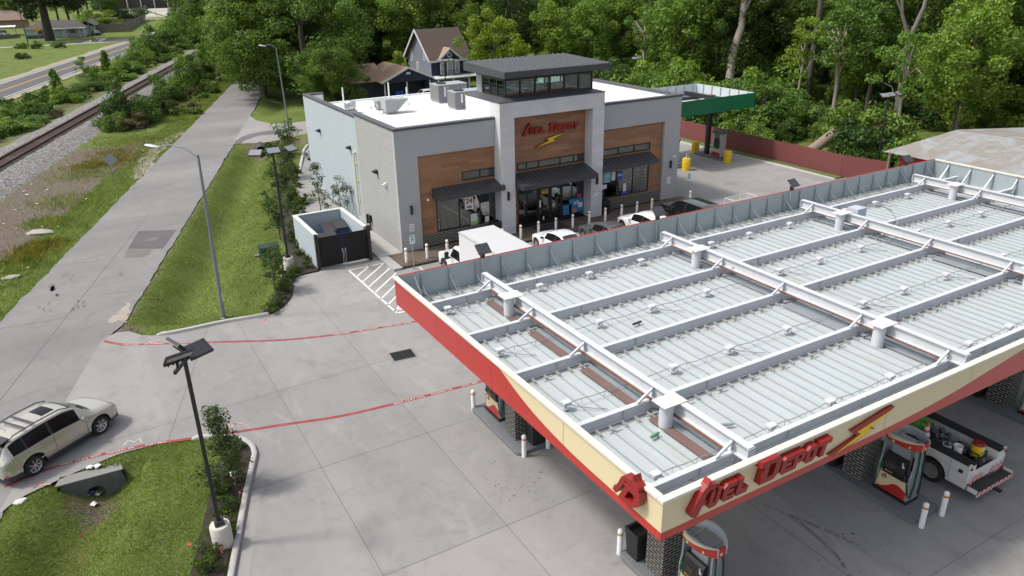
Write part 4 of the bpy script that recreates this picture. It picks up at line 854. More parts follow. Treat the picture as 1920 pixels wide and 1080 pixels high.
# entrance tower
TX0, TX1, TY0, TY1, TZ = 22.72, 30.70, 40.65, 45.2, 8.62
m = MB(); m.box(TX0, TY0, .15, 23.75, YB+.135, TZ); m.box(29.76, TY0, .15, TX1, YB+.135, TZ); m.box(23.751, TY0, 7.66, 29.759, YB+.135, TZ); m.box(TX0, YB+.136, 6.6, TX0+.3, TY1, TZ); m.box(TX1-.3, YB+.136, 6.6, TX1, TY1, TZ); m.box(TX0+.301, TY1-.3, 6.6, TX1-.301, TY1, TZ); tw = sb('entrance_tower', m, LIME)
m = MB(); m.box(TX0-.012, YB+.32, 6.55, TX0-.002, TY1, TZ-.02); m.box(TX1+.002, YB+.32, 6.55, TX1+.012, TY1, TZ-.02); m.box(TX0, TY1+.002, 6.55, TX1, TY1+.012, TZ-.02); sb('tower_lining', m, TPO)
KX0, KX1, KY0, KY1 = 23.5, 30.15, 41.35, 45.0
def frust(m, a, b, za, zb_):   # a, b = (x0,y0,x1,y1)
    m.hexa([(a[0], a[1], za), (a[2], a[1], za), (a[2], a[3], za), (a[0], a[3], za), (b[0], b[1], zb_), (b[2], b[1], zb_), (b[2], b[3], zb_), (b[0], b[3], zb_)])
m = MB(); m.box(TX0-.03, TY0-.03, TZ, TX1+.03, TY1+.03, TZ+.05); frust(m, (TX0, TY0, TX1, TY1), (KX0-.06, KY0-.06, KX1+.06, KY1+.05), TZ+.051, TZ+.19); sb('tower_coping', m, CAPM)
m = MB(); m.box(KX0+.06, KY0+.1, TZ+.191, KX1-.06, KY1-.1, TZ+.21); sb('clerestory_floor', m, mat('pale_floor', (.55, .54, .46), .7))
kz0, kz1 = TZ+.19, 9.92
m = MB(); f = .09
def pframe(m, a, b, fixed, axis, n):
    for z0, z1 in ((kz0, kz0+.09), (kz1-.09, kz1)):
        (m.box(a, fixed-.05, z0, b, fixed+.05, z1) if axis == 'x' else m.box(fixed-.05, a+.051, z0, fixed+.05, b-.051, z1))
    for i in range(n+1):
        c = a+(b-a)*i/n
        if axis == 'x': c = min(max(c, a+.05), b-.05); m.box(c-.05, fixed-.049, kz0+.091, c+.05, fixed+.049, kz1-.091)
        elif 0 < i < n: m.box(fixed-.049, c-.05, kz0+.091, fixed+.049, c+.05, kz1-.091)
pframe(m, KX0, KX1, KY0, 'x', 6); pframe(m, KX0, KX1, KY1, 'x', 6); pframe(m, KY0, KY1, KX0, 'y', 4); pframe(m, KY0, KY1, KX1, 'y', 4)
cl = sb('clerestory_frame', m, BLACK)
q = MB(); q.box(KX0+.1, KY0-.01, kz0+.05, KX1-.1, KY0+.0, kz1-.05); q.box(KX0+.1, KY1-.01, kz0+.05, KX1-.1, KY1, kz1-.05); q.box(KX0-.01, KY0+.1, kz0+.05, KX0, KY1-.1, kz1-.05); q.box(KX1-.01, KY0+.1, kz0+.05, KX1, KY1-.1, kz1-.05); q.build('pane', GLS2, cl)
m = MB(); m.box(KX0+.35, KY0+.75, TZ+.215, KX0+2.9, KY0+1.6, TZ+.75); m.cyl((27.9, 43.6, TZ+.2), (27.9, 43.6, kz1), .1); m.box(KX0+1.2, KY0+1.9, TZ+.215, KX0+1.75, KY0+2.4, TZ+.9); sb('clerestory_equipment', m, mat('pale_equipment', (.5, .53, .52), .5))
m = MB(); m.box(KX0-.02, KY0-.02, kz1, KX1+.02, KY1+.02, 10.14); sb('louver_band', m, stripes('louver', (.11, .11, .12), (.035, .035, .04), .08, .02, 2, .5, .5))
m = MB(); m.box(KX0-.03, KY1-.75, kz0, KX0-.052, KY1-.02, kz1); sb('louver_panel', m, stripes('louver_pale', (.30, .31, .32), (.10, .10, .11), .09, .02, 2, .5, .5))
rx0, rx1, ry0, ry1 = 22.85, 30.85, 40.2, 45.6
m = MB(); m.hexa([(rx0, ry0, 10.14), (rx1, ry0, 10.14), (rx1, ry1, 10.14), (rx0, ry1, 10.14), (rx0, ry0, 10.50), (rx1, ry0, 10.50), (rx1, ry1, 10.68), (rx0, ry1, 10.68)]); tr_ = sb('tower_roof', m, mat('roof_charcoal', (.055, .06, .068), .42, .1, .12, 1.5))
q = MB()
for i in range(19):
    x = rx0+.25+i*(rx1-rx0-.5)/18; q.hexa([(x-.025, ry0+.02, 10.502), (x+.025, ry0+.02, 10.502), (x+.025, ry1, 10.681), (x-.025, ry1, 10.681), (x-.02, ry0+.02, 10.56), (x+.02, ry0+.02, 10.56), (x+.02, ry1, 10.74), (x-.02, ry1, 10.74)])
q.build('standing_seam', mat('seam_light_charcoal', (.12, .125, .135), .4, .1), tr_)
# sign on the tower
Ms = FRONTV((15.33, YB-.004, .86)); letters(word_shapes(), Ms, .16, 'sign_lettering', ST_, [RED])
b2 = [[(25.80+(x-13.93)*1.09, 5.46+(z-5.33)*1.18) for x, z in BOLT[0]]]; letters([b2], FRONTV((0, YB-.004, 0)), .16, 'lightning_bolt', ST_, [RED, YEL], skin=1)
# wall fittings
def sconce(x, y, z):
    m = MB(); m.box(x-.07, y-.13, z-.28, x+.07, y-.001, z+.28); m.box(x-.05, y-.2, z+.1, x+.05, y-.131, z+.2); sb('wall_lamp', m, BLACK, bevel=.02)
sconce(16.75, SY0, 2.75); sconce(23.2, TY0, 2.75); sconce(30.2, TY0, 2.75); sconce(37.35, SY0, 2.75)
for y, z, xx in ((44.6, 4.55, SX0), (49.7, 5.15, SX0+.08), (56.6, 5.2, SX0+.08)):
    m = MB(); m.hexa([(xx-.30, y-.16, z-.02), (xx-.001, y-.16, z-.16), (xx-.001, y+.16, z-.16), (xx-.30, y+.16, z-.02), (xx-.30, y-.16, z+.06), (xx-.001, y-.16, z+.14), (xx-.001, y+.16, z+.14), (xx-.30, y+.16, z+.06)]); sb('wall_pack_light', m, BLACK)
m = MB(); m.box(SX0-.1, 43.0, 4.02, SX0-.001, 43.12, 4.2); m.cyl((SX0-.3, 43.06, 4.05), (SX0-.1, 43.06, 4.12), .06); m.cyl((SX0-.14, 43.2, 4.0), (SX0-.10, 43.45, 3.95), .05); sb('camera', m, WHITE)
m = MB(); m.cyl((17.95, YB-.1, 3.15), (17.95, YB, 3.15), .08); sb('camera', m, WHITE)
m = MB(); m.cyl((37.7, SY0-.14, 3.35), (37.4, SY0-.2, 3.32), .05); sb('camera', m, WHITE)
m = MB(); m.tube([(SX0-.07, 48.7, .6), (SX0-.07, 48.7, 5.0)], .055, 10); m.box(SX0-.1, 48.6, 4.95, SX0+.08, 48.8, 5.05)
for z in (1.6, 3.0, 4.2): m.box(SX0-.02, 48.58, z, SX0+.08, 48.82, z+.06)
sb('gas_riser', m, mat('pale_yellow', (.62, .55, .30), .5, 0, .06, 3), smooth=True)
m = MB(); m.box(SX0-.18, 47.0, .5, SX0-.002, 47.06, 1.15); m.cyl((SX0-.12, 46.5, .15), (SX0-.12, 46.5, .9), .06); m.box(SX0-.2, 46.42, .75, SX0-.02, 46.6, 1.2); sb('hose_bib', m, BLACK)
def notice(x, y, z, w, h, lines, par='front'):
    m = MB(); m.box(x-w/2, y-.012, z-h/2, x+w/2, y-.002, z+h/2); o = sb('notice', m, WHITE); q = MB()
    for k in range(lines): ww = w*rnd.uniform(.55, .8); zz = z+h*.30-k*h*.62/max(1, lines-1); q.box(x-ww/2, y-.015, zz-h*.02, x+ww/2, y-.0125, zz+h*.02)
    q.build('notice_lines', mat('notice_ink', (.1, .1, .12), .8), o)
notice(16.7, SY0, 1.62, .30, .48, 6); notice(37.3, SY0, 1.55, .30, .5, 5); notice(30.2, TY0, 1.75, .32, .22, 3)
# window posters (flat, on the glass)
def poster(x, z, w, h, cols, y=YB-.034, txt=()):
    m = MB(); m.box(x-w/2, y-.006, z-h/2, x+w/2, y, z+h/2); o = sb('window_poster', m, mat('poster_%s' % cols[0], cols[1], .5)); 
    for (t, s, dz, c) in txt:
        q = text_mb(t, s, .001, plane_M((x, y-.008, z+dz), (1, 0, 0), (0, 0, 1)), bold=.012); q.build('poster_text', c, o)
poster(20.78, 2.48, .62, .80, ('white', (.75, .75, .75)), txt=(('24', .48, .13, RED), ('HRS', .2, -.26, DKGREY)))
poster(21.1, 1.35, .5, .75, ('pale', (.55, .62, .58))); poster(22.05, 1.2, .3, .4, ('white', (.75, .75, .75)))
poster(21.1, 1.1, .44, .22, ('lime', (.30, .42, .05)), y=YB-.042)
poster(29.1, .95, 1.2, 1.0, ('blue', (.03, .20, .42)), txt=(('ICE', .3, .18, WHITE),)); poster(28.35, .75, .7, .7, ('blue', (.03, .20, .42)))
poster(28.95, .62, .34, .34, ('tan', (.45, .22, .12)), y=YB-.045); poster(29.45, .95, .34, .34, ('white', (.75, .75, .75)), y=YB-.045); poster(29.35, 1.62, .4, .26, ('magenta', (.5, .03, .2)))
poster(31.7, 2.55, .62, .75, ('cyan', (.25, .50, .62)), txt=(('ATM', .2, .1, WHITE),)); poster(32.25, 2.55, .3, .6, ('white', (.75, .75, .75))); poster(32.85, 2.5, .5, .65, ('royal', (.04, .10, .45)), txt=(('BTC', .2, .05, WHITE),)); poster(31.5, 1.9, .4, .3, ('white', (.75, .75, .75))); poster(33.3, 1.55, .25, .7, ('white', (.75, .75, .75)))
poster(33.3, 1.2, .5, .22, ('royal', (.04, .10, .45)), y=YB-.045); poster(26.13, 1.55, .12, .5, ('white', (.75, .75, .75)), y=YB-.045); poster(26.45, 2.3, .5, .22, ('amber', (.5, .32, .04)), y=YB-.045); poster(26.4, .5, .1, .25, ('white', (.75, .75, .75)), y=YB-.045); poster(27.2, 1.3, .16, .22, ('white', (.75, .75, .75)), y=YB-.045)
# goods inside, close behind the glass
GOODS = [mat('goods_%d' % i, c, .5, 0, .2, 6) for i, c in enumerate([(.5, .06, .05), (.06, .16, .42), (.55, .45, .08), (.08, .32, .12), (.5, .5, .5), (.42, .2, .06), (.05, .05, .06), (.35, .4, .42)])]
def shelf(x0, x1, y, h, lab):
    t = thing('display_shelf', lab, 'shelf', ((x0+x1)/2, y, .14), 0, 'shelves of goods inside the shop'); w = (x1-x0)/2; m = MB(); lev = [.02+.42*k for k in range(int(h/.42)+1)]
    for z in lev: m.box(-w, -.22, z, w, .22, z+.03)
    m.box(-w, .2, 0, w, .24, h); m.build('rack', mat('shelf_grey', (.35, .36, .36), .5), t); g = MB()
    for z in lev:
        x = -w+.03
        while x < w-.15:
            ww = rnd.uniform(.09, .26); g.box(x, -.2, z+.031, x+ww*.92, .1, z+.031+rnd.uniform(.16, .34), rnd.randrange(8)); x += ww
    g.build('goods', GOODS, t)
for x0, x1, y, h, lab in ((18.7, 20.0, 42.5, 1.5, 'shelf of goods behind the left pane of the left shop window'), (20.3, 21.5, 43.4, 1.5, 'shelf of goods behind the 24 hours poster'), (21.75, 22.9, 42.3, 1.5, 'shelf of small packets behind the right pane of the left shop window'), (24.5, 25.9, 42.4, 2.3, 'tall shelf of goods left of the shop door'), (28.0, 29.8, 42.8, 2.6, 'tall shelf of goods right of the shop door'), (31.3, 32.7, 43.0, 1.7, 'shelf of goods behind the cyan poster in the right window'), (33.2, 35.2, 44.5, 1.4, 'low shelf of goods behind the right window')): shelf(x0, x1, y, h, lab)
m = MB(); m.box(25.2, 39.6, .151, 27.4, 41.0, .165); tag(m.build('door_mat', mat('mat_charcoal', (.03, .03, .032), .95, 0, .2, 20, .5))
    , 'dark rectangular mat in front of the shop door', 'door mat')
dup(bin0, (22.35, 40.95, .15), 0, 'black trash bin left of the entrance tower leg behind the box truck', 'trash bins at the shop front'); dup(bin0, (31.1, 40.9, .15), 0, 'black trash bin right of the entrance tower under the right window', 'trash bins at the shop front')

# roof equipment ---------------------------------------------------------
RG = mat('unit_grey', (.19, .195, .215), .45, .15, .06, 1.2); RGL = mat('unit_light_grey', (.34, .365, .37), .45, .1, .05, 1.2)
def rooftop_unit(loc, L, W, H, lab):
    u = thing('rooftop_unit', lab, 'air conditioner', loc, 0, 'grey air conditioners on the shop roof')
    m = MB(); m.box(-L/2+.06, -W/2+.06, 0, L/2-.06, W/2-.06, .16); m.build('curb', RGL, u)
    m = MB(); m.box(-L/2, -W/2, .161, L/2, W/2, H); m.build('cabinet', RG, u, bevel=.02)
    m = MB(); m.box(-L/2-.02, -W/2-.02, H, L/2+.02, W/2+.02, H+.05); m.build('top_cover', RGL, u)
    m = MB(); m.box(-L/2-.008, -W/2+.1, .3, -L/2-.001, W/2-.1, H-.12); m.build('coil', stripes('coil_fins', (.20, .20, .20), (.09, .09, .09), .05, .02, 2, .5, .5), u)
    m = MB(); m.lathe([(.40, H+.05), (.40, H+.12), (.36, H+.13), (.1, H+.13)], (-L/2+.62, 0, 0)); m.build('fan', BLACK, u, smooth=True)
    m = MB(); m.box(-L/2+.5, -W/2-.008, .5, -L/2+.62, -W/2-.001, H-.1); m.box(.1, -W/2-.008, .62, .3, -W/2-.001, .75); m.box(L/2-.4, -W/2-.008, .62, L/2-.22, -W/2-.001, .78); m.build('label_plate', WHITE, u)
    m = MB(); m.box(-L/2+.75, -W/2-.009, H-.22, -L/2+.9, -W/2-.001, H-.1); m.build('warning_label', YEL, u)
    m = MB()
    for x in (-.15, .7): m.box(x, -W/2-.006, .2, x+.012, -W/2-.001, H-.03)
    m.build('panel_seam', DKGREY, u)
a = G(853, 206, 6.66); rooftop_unit((a[0]+1.15, a[1]+.55, 6.64), 2.3, 1.3, 1.25, 'grey packaged air conditioner beside the tower on the shop roof')
rooftop_unit((a[0]+1.6, a[1]+4.3, 6.61), 2.5, 1.6, 1.35, 'second grey air conditioner further back on the shop roof')
a = G(736, 213, 6.68)
u = thing('intake_unit', 'pale grey air intake box with a slanted hood on the shop roof', 'ventilation unit', (a[0], a[1]+.45, 6.66)); m = MB(); m.box(-.42, -.38, 0, .36, .38, .16); m.build('curb', RGL, u); m = MB(); m.box(-.5, -.5, .161, .42, .5, 1.02); m.build('cabinet', RGL, u, bevel=.015)
m = MB(); m.hexa([(.421, -.48, .22), (.46, -.48, .22), (.46, .48, .22), (.421, .48, .22), (.421, -.48, .98), (1.3, -.48, .98), (1.3, .48, .98), (.421, .48, .98)]); m.build('hood', RGL, u); m = MB(); m.box(-.35, -.35, 1.021, .2, .2, 1.04); m.build('lid', RGL, u)
m = MB(); m.tube([(-.5, .1, .3), (-.75, .15, .25), (-.95, .2, .35), (-1.0, .25, .6), (-.8, .6, .75)], .04, 6); m.build('duct', mat('flex_duct', (.22, .16, .12), .7), u)
u = thing('exhaust_box', 'small pale grey exhaust box behind the intake hood on the shop roof', 'ventilation unit', (a[0]+.2, a[1]+2.6, 6.64)); m = MB(); m.box(-.45, -.4, .1, .45, .4, .62); m.build('cabinet', RGL, u, bevel=.01); m = MB(); m.box(-.55, -.5, .62, .55, .5, .68); m.build('cap', RGL, u)
a = G(655, 211, 6.68)
u = thing('exhaust_fan', 'round metal exhaust fan near the left parapet of the shop roof', 'exhaust fan', (a[0]+.1, a[1], 6.66)); m = MB(); m.box(-.4, -.4, 0, .4, .4, .2); m.build('curb', RGL, u); m = MB(); m.lathe([(.32, .2), (.38, .3), (.44, .38), (.44, .55), (.40, .57), (.40, .62), (.44, .64), (.44, .78), (.36, .86), (.05, .88)], n=24); m.build('housing', mat('spun_aluminium', (.55, .56, .57), .35, .6, .1, 4), u, smooth=True)
for i, (px, py, h, lab) in enumerate(((645, 197, 1.35, 'white vent pipe near the back left of the shop roof'), (730, 186, 1.35, 'white vent pipe behind the exhaust box on the shop roof'), (764, 195, 1.3, 'white vent pipe with a base flange in the middle of the shop roof'), (706, 192, .3, 'short white vent left of the exhaust box'), (694, 203, .25, 'low pale junction vent left of the intake unit'), (825, 180, .5, 'small tripod vent near the far air conditioner'))):
    a = G(px, py, 6.65); u = thing('vent_pipe', lab, 'vent', (a[0], a[1], 6.63), 0, 'vent pipes on the shop roof'); m = MB(); m.cyl((0, 0, 0), (0, 0, h), .055, n=10); m.build('pipe', WHITE, u, smooth=True); m = MB(); m.lathe([(.2, 0), (.09, .12), (.07, .16)], n=12); m.build('flashing', TPO, u)

# dumpster enclosure -------------------------------------------------------
e = thing('dumpster_enclosure', 'pale blue block dumpster enclosure with black double gates', 'enclosure', (12.2, 43.5, 0))
def eb(name, mb, m, par=None, **k): return mb.build(name, m, par or e, world=True, **k)
EX0, EX1, EY0, EY1, EZ = 10.78, 14.0, 41.75, 46.4, 2.05
m = MB(); m.box(EX0, EY0, -.1, EX0+.22, EY1, EZ); m.box(EX1-.22, EY0, -.1, EX1, EY1, EZ); m.box(EX0+.221, EY1-.22, -.1, EX1-.221, EY1, EZ); eb('block_wall', m, BLUEB)
m = MB(); m.box(EX0-.02, EY0-.02, EZ, EX0+.24, EY1+.02, EZ+.06); m.box(EX1-.24, EY0-.02, EZ, EX1+.02, EY1+.02, EZ+.06); m.box(EX0+.241, EY1-.24, EZ, EX1-.241, EY1+.02, EZ+.06); eb('wall_cap', m, mat('cap_concrete', (.52, .53, .53), .8, 0, .08, 2))
GATE = stripes('gate_boards', (.007, .007, .008), (.003, .003, .003), .3, .03, 0, .75, -.5)
for a, b in ((EX0+.1, 12.36), (12.42, EX1-.1)):
    m = MB(); m.box(a, EY0-.16, .12, b, EY0-.11, 1.95); g = eb('gate', m, GATE); q = MB(); q.box(a, EY0-.105, .2, b, EY0-.07, .3); q.box(a, EY0-.105, 1.7, b, EY0-.07, 1.8); q.build('rail', BLACK, g)
    q = MB(); xx = b-.06 if a < 12 else a+.06; q.cyl((xx, EY0-.2, .02), (xx, EY0-.2, 1.1), .02, n=8); q.box(xx-.04, EY0-.2, .9, xx+.04, EY0-.165, 1.05); q.build('drop_bolt', GALV, g)
for x in (EX0+.02, EX1-.02): m = MB(); m.box(x-.09, EY0-.30, -.05, x+.09, EY0-.12, 2.2); eb('gate_post', m, BLACK)
def dumpster(loc, rz, lab, lid_up):
    d = thing('dumpster', lab, 'dumpster', loc, rz, 'blue dumpsters in the enclosure'); DB = mat('dumpster_blue', (.012, .055, .24), .5, 0, .12, 2, dirt=.3)
    m = MB(); m.hexa([(-.7, -.6, .12), (.7, -.6, .12), (.7, .6, .12), (-.7, .6, .12), (-.75, -.68, 1.25), (.75, -.68, 1.25), (.75, .68, 1.42), (-.75, .68, 1.42)]); m.build('body', DB, d); m = MB(); m.box(-.8, -.72, 1.18, .8, -.66, 1.26); m.box(-.8, .66, 1.36, .8, .72, 1.44); m.build('rim', DB, d)
    LID = stripes('lid_ribs', (.022, .022, .024), (.05, .05, .055), .16, .05, 0, .5, .8)
    for k in (0, 1):
        m = MB(); h = .02 if not (lid_up and k) else .16; m.hexa([(-.76+.765*k, -.7, 1.27), (-.01+.765*k, -.7, 1.27), (-.01+.765*k, .66, 1.45), (-.76+.765*k, .66, 1.45), (-.76+.765*k, -.7, 1.31+h), (-.01+.765*k, -.7, 1.31+h), (-.01+.765*k, .66, 1.49+h), (-.76+.765*k, .66, 1.49+h)]); m.build('lid', LID, d)
    m = MB(); m.box(-.82, -.3, .7, -.75, .3, .85); m.box(.75, -.3, .7, .82, .3, .85); m.build('fork_pocket', DB, d)
dumpster((11.8, 43.1, 0), .06, 'blue dumpster with black lids nearest the gates', False); dumpster((12.9, 44.9, 0), -.08, 'blue dumpster with a raised black lid at the back of the enclosure', True)
# ---------------------------------------------------------------- vehicles
def make_wheel(par, x, y, r, w, spokes=7, rimcol=None, steel=False):
    s = 1 if y > 0 else -1; RIM = rimcol or CHROME
    e = bpy.data.objects.new('wheel', None); COL.objects.link(e); e.parent = par; e.location = (x, y, r); e.empty_display_size = .1; _kidmap.setdefault(par.name, []).append(e)
    m = MB(); prof = [(r*.66, -w*.5), (r*.92, -w*.5), (r*.985, -w*.38), (r, -w*.2), (r, w*.2), (r*.985, w*.38), (r*.92, w*.5), (r*.66, w*.5), (r*.64, 0)]
    n = 28; vs = [(rr*math.cos(2*pi*k/n), yy, rr*math.sin(2*pi*k/n)) for rr, yy in prof for k in range(n)]; q = len(prof)
    m.add(vs, [(i*n+k, i*n+(k+1) % n, ((i+1) % q)*n+(k+1) % n, ((i+1) % q)*n+k) for i in range(q) for k in range(n)]); m.build('tyre', RUBBER, e, smooth=True)
    m = MB(); ro = r*.665
    m.tube([(0, s*w*.30, 0), (0, s*w*.31, 0)], [ro*.22, ro*.2], 14)
    for k in range(spokes):
        a = 2*pi*k/spokes
        for da in (-.12, .12) if not steel else (-.3, .3):
            p = Vector((math.cos(a)*ro*.15, s*w*.28, math.sin(a)*ro*.15)); p2 = Vector((math.cos(a+da)*ro*.97, s*w*.38, math.sin(a+da)*ro*.97)); m.bar(p, p2, ro*.10 if not steel else ro*.4, .03, up=(0, 1, 0))
    n = 28
    for (ra, rb, ya, yb) in ((ro*.93, ro*1.02, .40, .46), (ro*.80, ro*.93, .10, .40)):
        vs = [(rr*math.cos(2*pi*k/n), s*w*yy, rr*math.sin(2*pi*k/n)) for rr, yy in ((ra, ya), (rb, yb)) for k in range(n)]; m.add(vs, [(k, (k+1) % n, n+(k+1) % n, n+k) for k in range(n)])
    m.build('rim', RIM, e, smooth=True)
    m = MB(); m.cyl((0, -s*w*.3, 0), (0, s*w*.05, 0), ro*.95, n=20); m.build('brake', mat('brake_dark', (.03, .03, .03), .7), e)
    return e
def cv(pts, x):
    xs_, ys_ = zip(*pts); n = len(xs_)
    if x <= xs_[0]: return ys_[0]
    if x >= xs_[-1]: return ys_[-1]
    h = [xs_[i+1]-xs_[i] for i in range(n-1)]; d = [(ys_[i+1]-ys_[i])/h[i] for i in range(n-1)]
    mm = [d[0]] + [0 if d[i-1]*d[i] <= 0 else 2*d[i-1]*d[i]/(d[i-1]+d[i]) for i in range(1, n-1)] + [d[-1]]
    for i in range(n-1):
        if x <= xs_[i+1]:
            t = (x-xs_[i])/h[i]; return (2*t**3-3*t*t+1)*ys_[i]+(t**3-2*t*t+t)*h[i]*mm[i]+(-2*t**3+3*t*t)*ys_[i+1]+(t**3-t*t)*h[i]*mm[i+1]
def make_car(name, label, category, loc, rz, paint, p, group=None):
    """car along +x, rear bumper at x = 0; sculpted shell split into body, panes and trim"""
    c = thing(name, label, category, loc, rz, group); Lc = p['L']; wheels = p['wheels']; r = p['r']; ra = r+.055
    wins = p['side']; ws0, ws1 = p['wind']; rw0, rw1 = p['rear']
    xs_ = set(np.round(np.linspace(0, Lc, int(Lc/.05)+1), 3))
    for a, b in wins: xs_ |= {a, b}
    xs_ |= {ws0, ws1, rw0, rw1} | set(p.get('sun') or ())
    for w in wheels:
        for k in range(17): xs_.add(round(w-ra*math.cos(pi*k/16), 3))
    xs_ = sorted(xs_); xs_ = [xs_[0]] + [b for a, b in zip(xs_, xs_[1:]) if b-a > .006]
    VL = [0, .18, .4, .62, .82, 1.0]; VG = [.08, .35, .65, .9, 1.0]; VR = [.12, .45, .75, 1.0]
    rows = []; 
    for x in xs_:
        zs = cv(p['zs'], x); zb = cv(p['zb'], x); zt = cv(p['zt'], x); w = cv(p['w'], x); wt = cv(p['wt'], x); wb = w*.965
        for wx in wheels:
            if abs(x-wx) < ra: zs = max(zs, r+math.sqrt(ra*ra-(x-wx)**2))
        zs = min(zs, zb-.05); sec = []
        for v in VL:
            bulge = {0: .95, .18: .985, .4: 1.0, .62: 1.0, .82: .99, 1.0: .965}[v]; 
            near = max([0]+[1-abs(abs(x-wx)-ra*0)/ (ra*1.25) for wx in wheels if abs(x-wx) < ra*1.25]); sec.append((w*bulge+.025*min(1, near*2.2)*(1-v), zs+(zb-zs)*v))
        dz = max(0, zt-zb); drop = min(.05, dz*.35)
        zr = zt-drop
        for v in VG: sec.append((wb+(wt-wb)*(v**1.15), zb+(zr-zb)*v))
        for v in VR: sec.append((wt*(1-v), zr+drop*(1-(1-v)**2)))
        rows.append([(x, yy, zz) for yy, zz in sec])
    nv = len(rows[0]); nl, ng = len(VL), len(VG)
    reg = {'body': MB(), 'windscreen': MB(), 'rear_window': MB(), 'side_window': [MB() for _ in range(2*len(wins))], 'sill_trim': MB(), 'sunroof': MB(), 'pillar_trim': MB()}
    for s in (1, -1):
        for i in range(len(xs_)-1):
            xm = (xs_[i]+xs_[i+1])/2
            for j in range(nv-1):
                key = 'body'; tgt = None
                if j < 1: key = 'sill_trim'
                if nl <= j < nl+3:
                    for k, (a, b) in enumerate(wins):
                        if a-1e-4 <= xm <= b+1e-4: tgt = reg['side_window'][k*2+(s > 0)]
                    if tgt is None and wins[0][0] < xm < wins[-1][1]: key = 'pillar_trim'
                if j >= nl+ng:
                    if ws0 <= xm <= ws1: key = 'windscreen'
                    elif rw0 <= xm <= rw1: key = 'rear_window'
                    elif p.get('sun') and p['sun'][0] <= xm <= p['sun'][1] and j >= nl+ng+1: key = 'sunroof'
                q = [rows[i][j], rows[i+1][j], rows[i+1][j+1], rows[i][j+1]]
                q = [(x, s*y, z) for x, y, z in q]; q = q if s < 0 else q[::-1]
                (tgt or reg[key]).add(q, [(0, 1, 2, 3)])
    for s, row in ((0, rows[0]), (1, rows[-1])):
        reg['body'].poly(row + [(x, -y, z) for x, y, z in row[::-1][1:]])
    import bmesh
    def weld(o):
        b = bmesh.new(); b.from_mesh(o.data); bmesh.ops.remove_doubles(b, verts=b.verts, dist=.0008); bmesh.ops.dissolve_degenerate(b, dist=.0005, edges=b.edges); bmesh.ops.recalc_face_normals(b, faces=b.faces); b.to_mesh(o.data); b.free(); o.data.polygons.foreach_set('use_smooth', [True]*len(o.data.polygons)); o.data.set_sharp_from_angle(angle=R(50)); return o
    body = weld(reg['body'].build('body', paint, c))
    weld(reg['sill_trim'].build('sill_trim', p.get('trim', DKGREY), c))
    if reg['pillar_trim'].f: weld(reg['pillar_trim'].build('pillar_trim', BLACK, c))
    for nm in ('windscreen', 'rear_window', 'sunroof'):
        if reg[nm].f: weld(reg[nm].build(nm, GLASSB if nm != 'sunroof' else GLASSD, c))
    for b_ in reg['side_window']:
        if b_.f: weld(b_.build('side_window', GLASSD, c))
    m = MB(); wmin = p['w'][len(p['w'])//2][1]; m.box(.25, -wmin+.24, .2, Lc-.3, wmin-.24, .62); m.box(.12, -wmin+.14, .28, wheels[0]-ra-.03, wmin-.14, .5); m.box(wheels[0]+ra+.03, -wmin+.1, .22, wheels[1]-ra-.03, wmin-.1, .5); m.box(wheels[1]+ra+.03, -wmin+.16, .28, Lc-.16, wmin-.16, .5)
    m.build('underbody', RUBBER, c)
    for wx in wheels:
        for s in (1, -1): make_wheel(c, wx, s*(wmin-.135), r, .235, p.get('spokes', 7), p.get('rim'))
    # door cuts, handles, mirrors
    def skin(x, v, off=.004):
        w = cv(p['w'], x); zs = cv(p['zs'], x); zb = cv(p['zb'], x); b_ = np.interp(v, [0, .18, .4, .62, .82, 1], [.95, .985, 1, 1, .99, .965]); return (x, w*b_+off, zs+(zb-zs)*v)
    for s in (1, -1):
        m = MB()
        for x in p['doors']: pts = [skin(x, v, .001) for v in (.2, .4, .6, .8, 1.0)]; m.tube([(a, s*b, z) for a, b, z in pts], .009, 4)
        m.build('door_gap', BLACK, c)
        for x in p['handles']:
            m = MB(); a = skin(x, .86, .012); m.box(a[0]-.1, s*a[1]-.012, a[2]-.018, a[0]+.1, s*a[1]+.012, a[2]+.018); m.build('door_handle', p.get('hand', paint), c, bevel=.008)
        m = MB(); mx = p['mirror']; a = skin(mx, 1.0); m.hexa([(mx-.05, s*(a[1]-.02), a[2]+.03), (mx+.08, s*(a[1]-.02), a[2]+.03), (mx+.06, s*(a[1]+.2), a[2]+.02), (mx-.07, s*(a[1]+.2), a[2]+.02), (mx-.05, s*(a[1]-.02), a[2]+.1), (mx+.06, s*(a[1]-.02), a[2]+.1), (mx+.04, s*(a[1]+.19), a[2]+.19), (mx-.07, s*(a[1]+.19), a[2]+.19)]); m.build('mirror', p.get('mir', paint), c, smooth=True, bevel=.03)
        m = MB(); x1 = Lc-.30; pts = [skin(x1-.26, .80, .006), skin(x1, .74, .006), skin(x1+.14, .70, .006), skin(x1+.14, .98, .004), skin(x1, 1.0, .002), skin(x1-.26, .99, .002)]; m.poly([(a, s*b, z) for a, b, z in pts]); m.build('headlight', mat('headlamp', (.55, .57, .58), .12, .2, .15, 12), c)
        m = MB(); pts = [skin(.02, .62, .006), skin(.42, .72, .006), skin(.40, .98, .005), skin(.02, .96, .006)]; m.poly([(a, s*b, z) for a, b, z in pts]); m.build('taillight', p.get('tail', mat('tail_red', (.35, .02, .02), .15)), c)
    return c
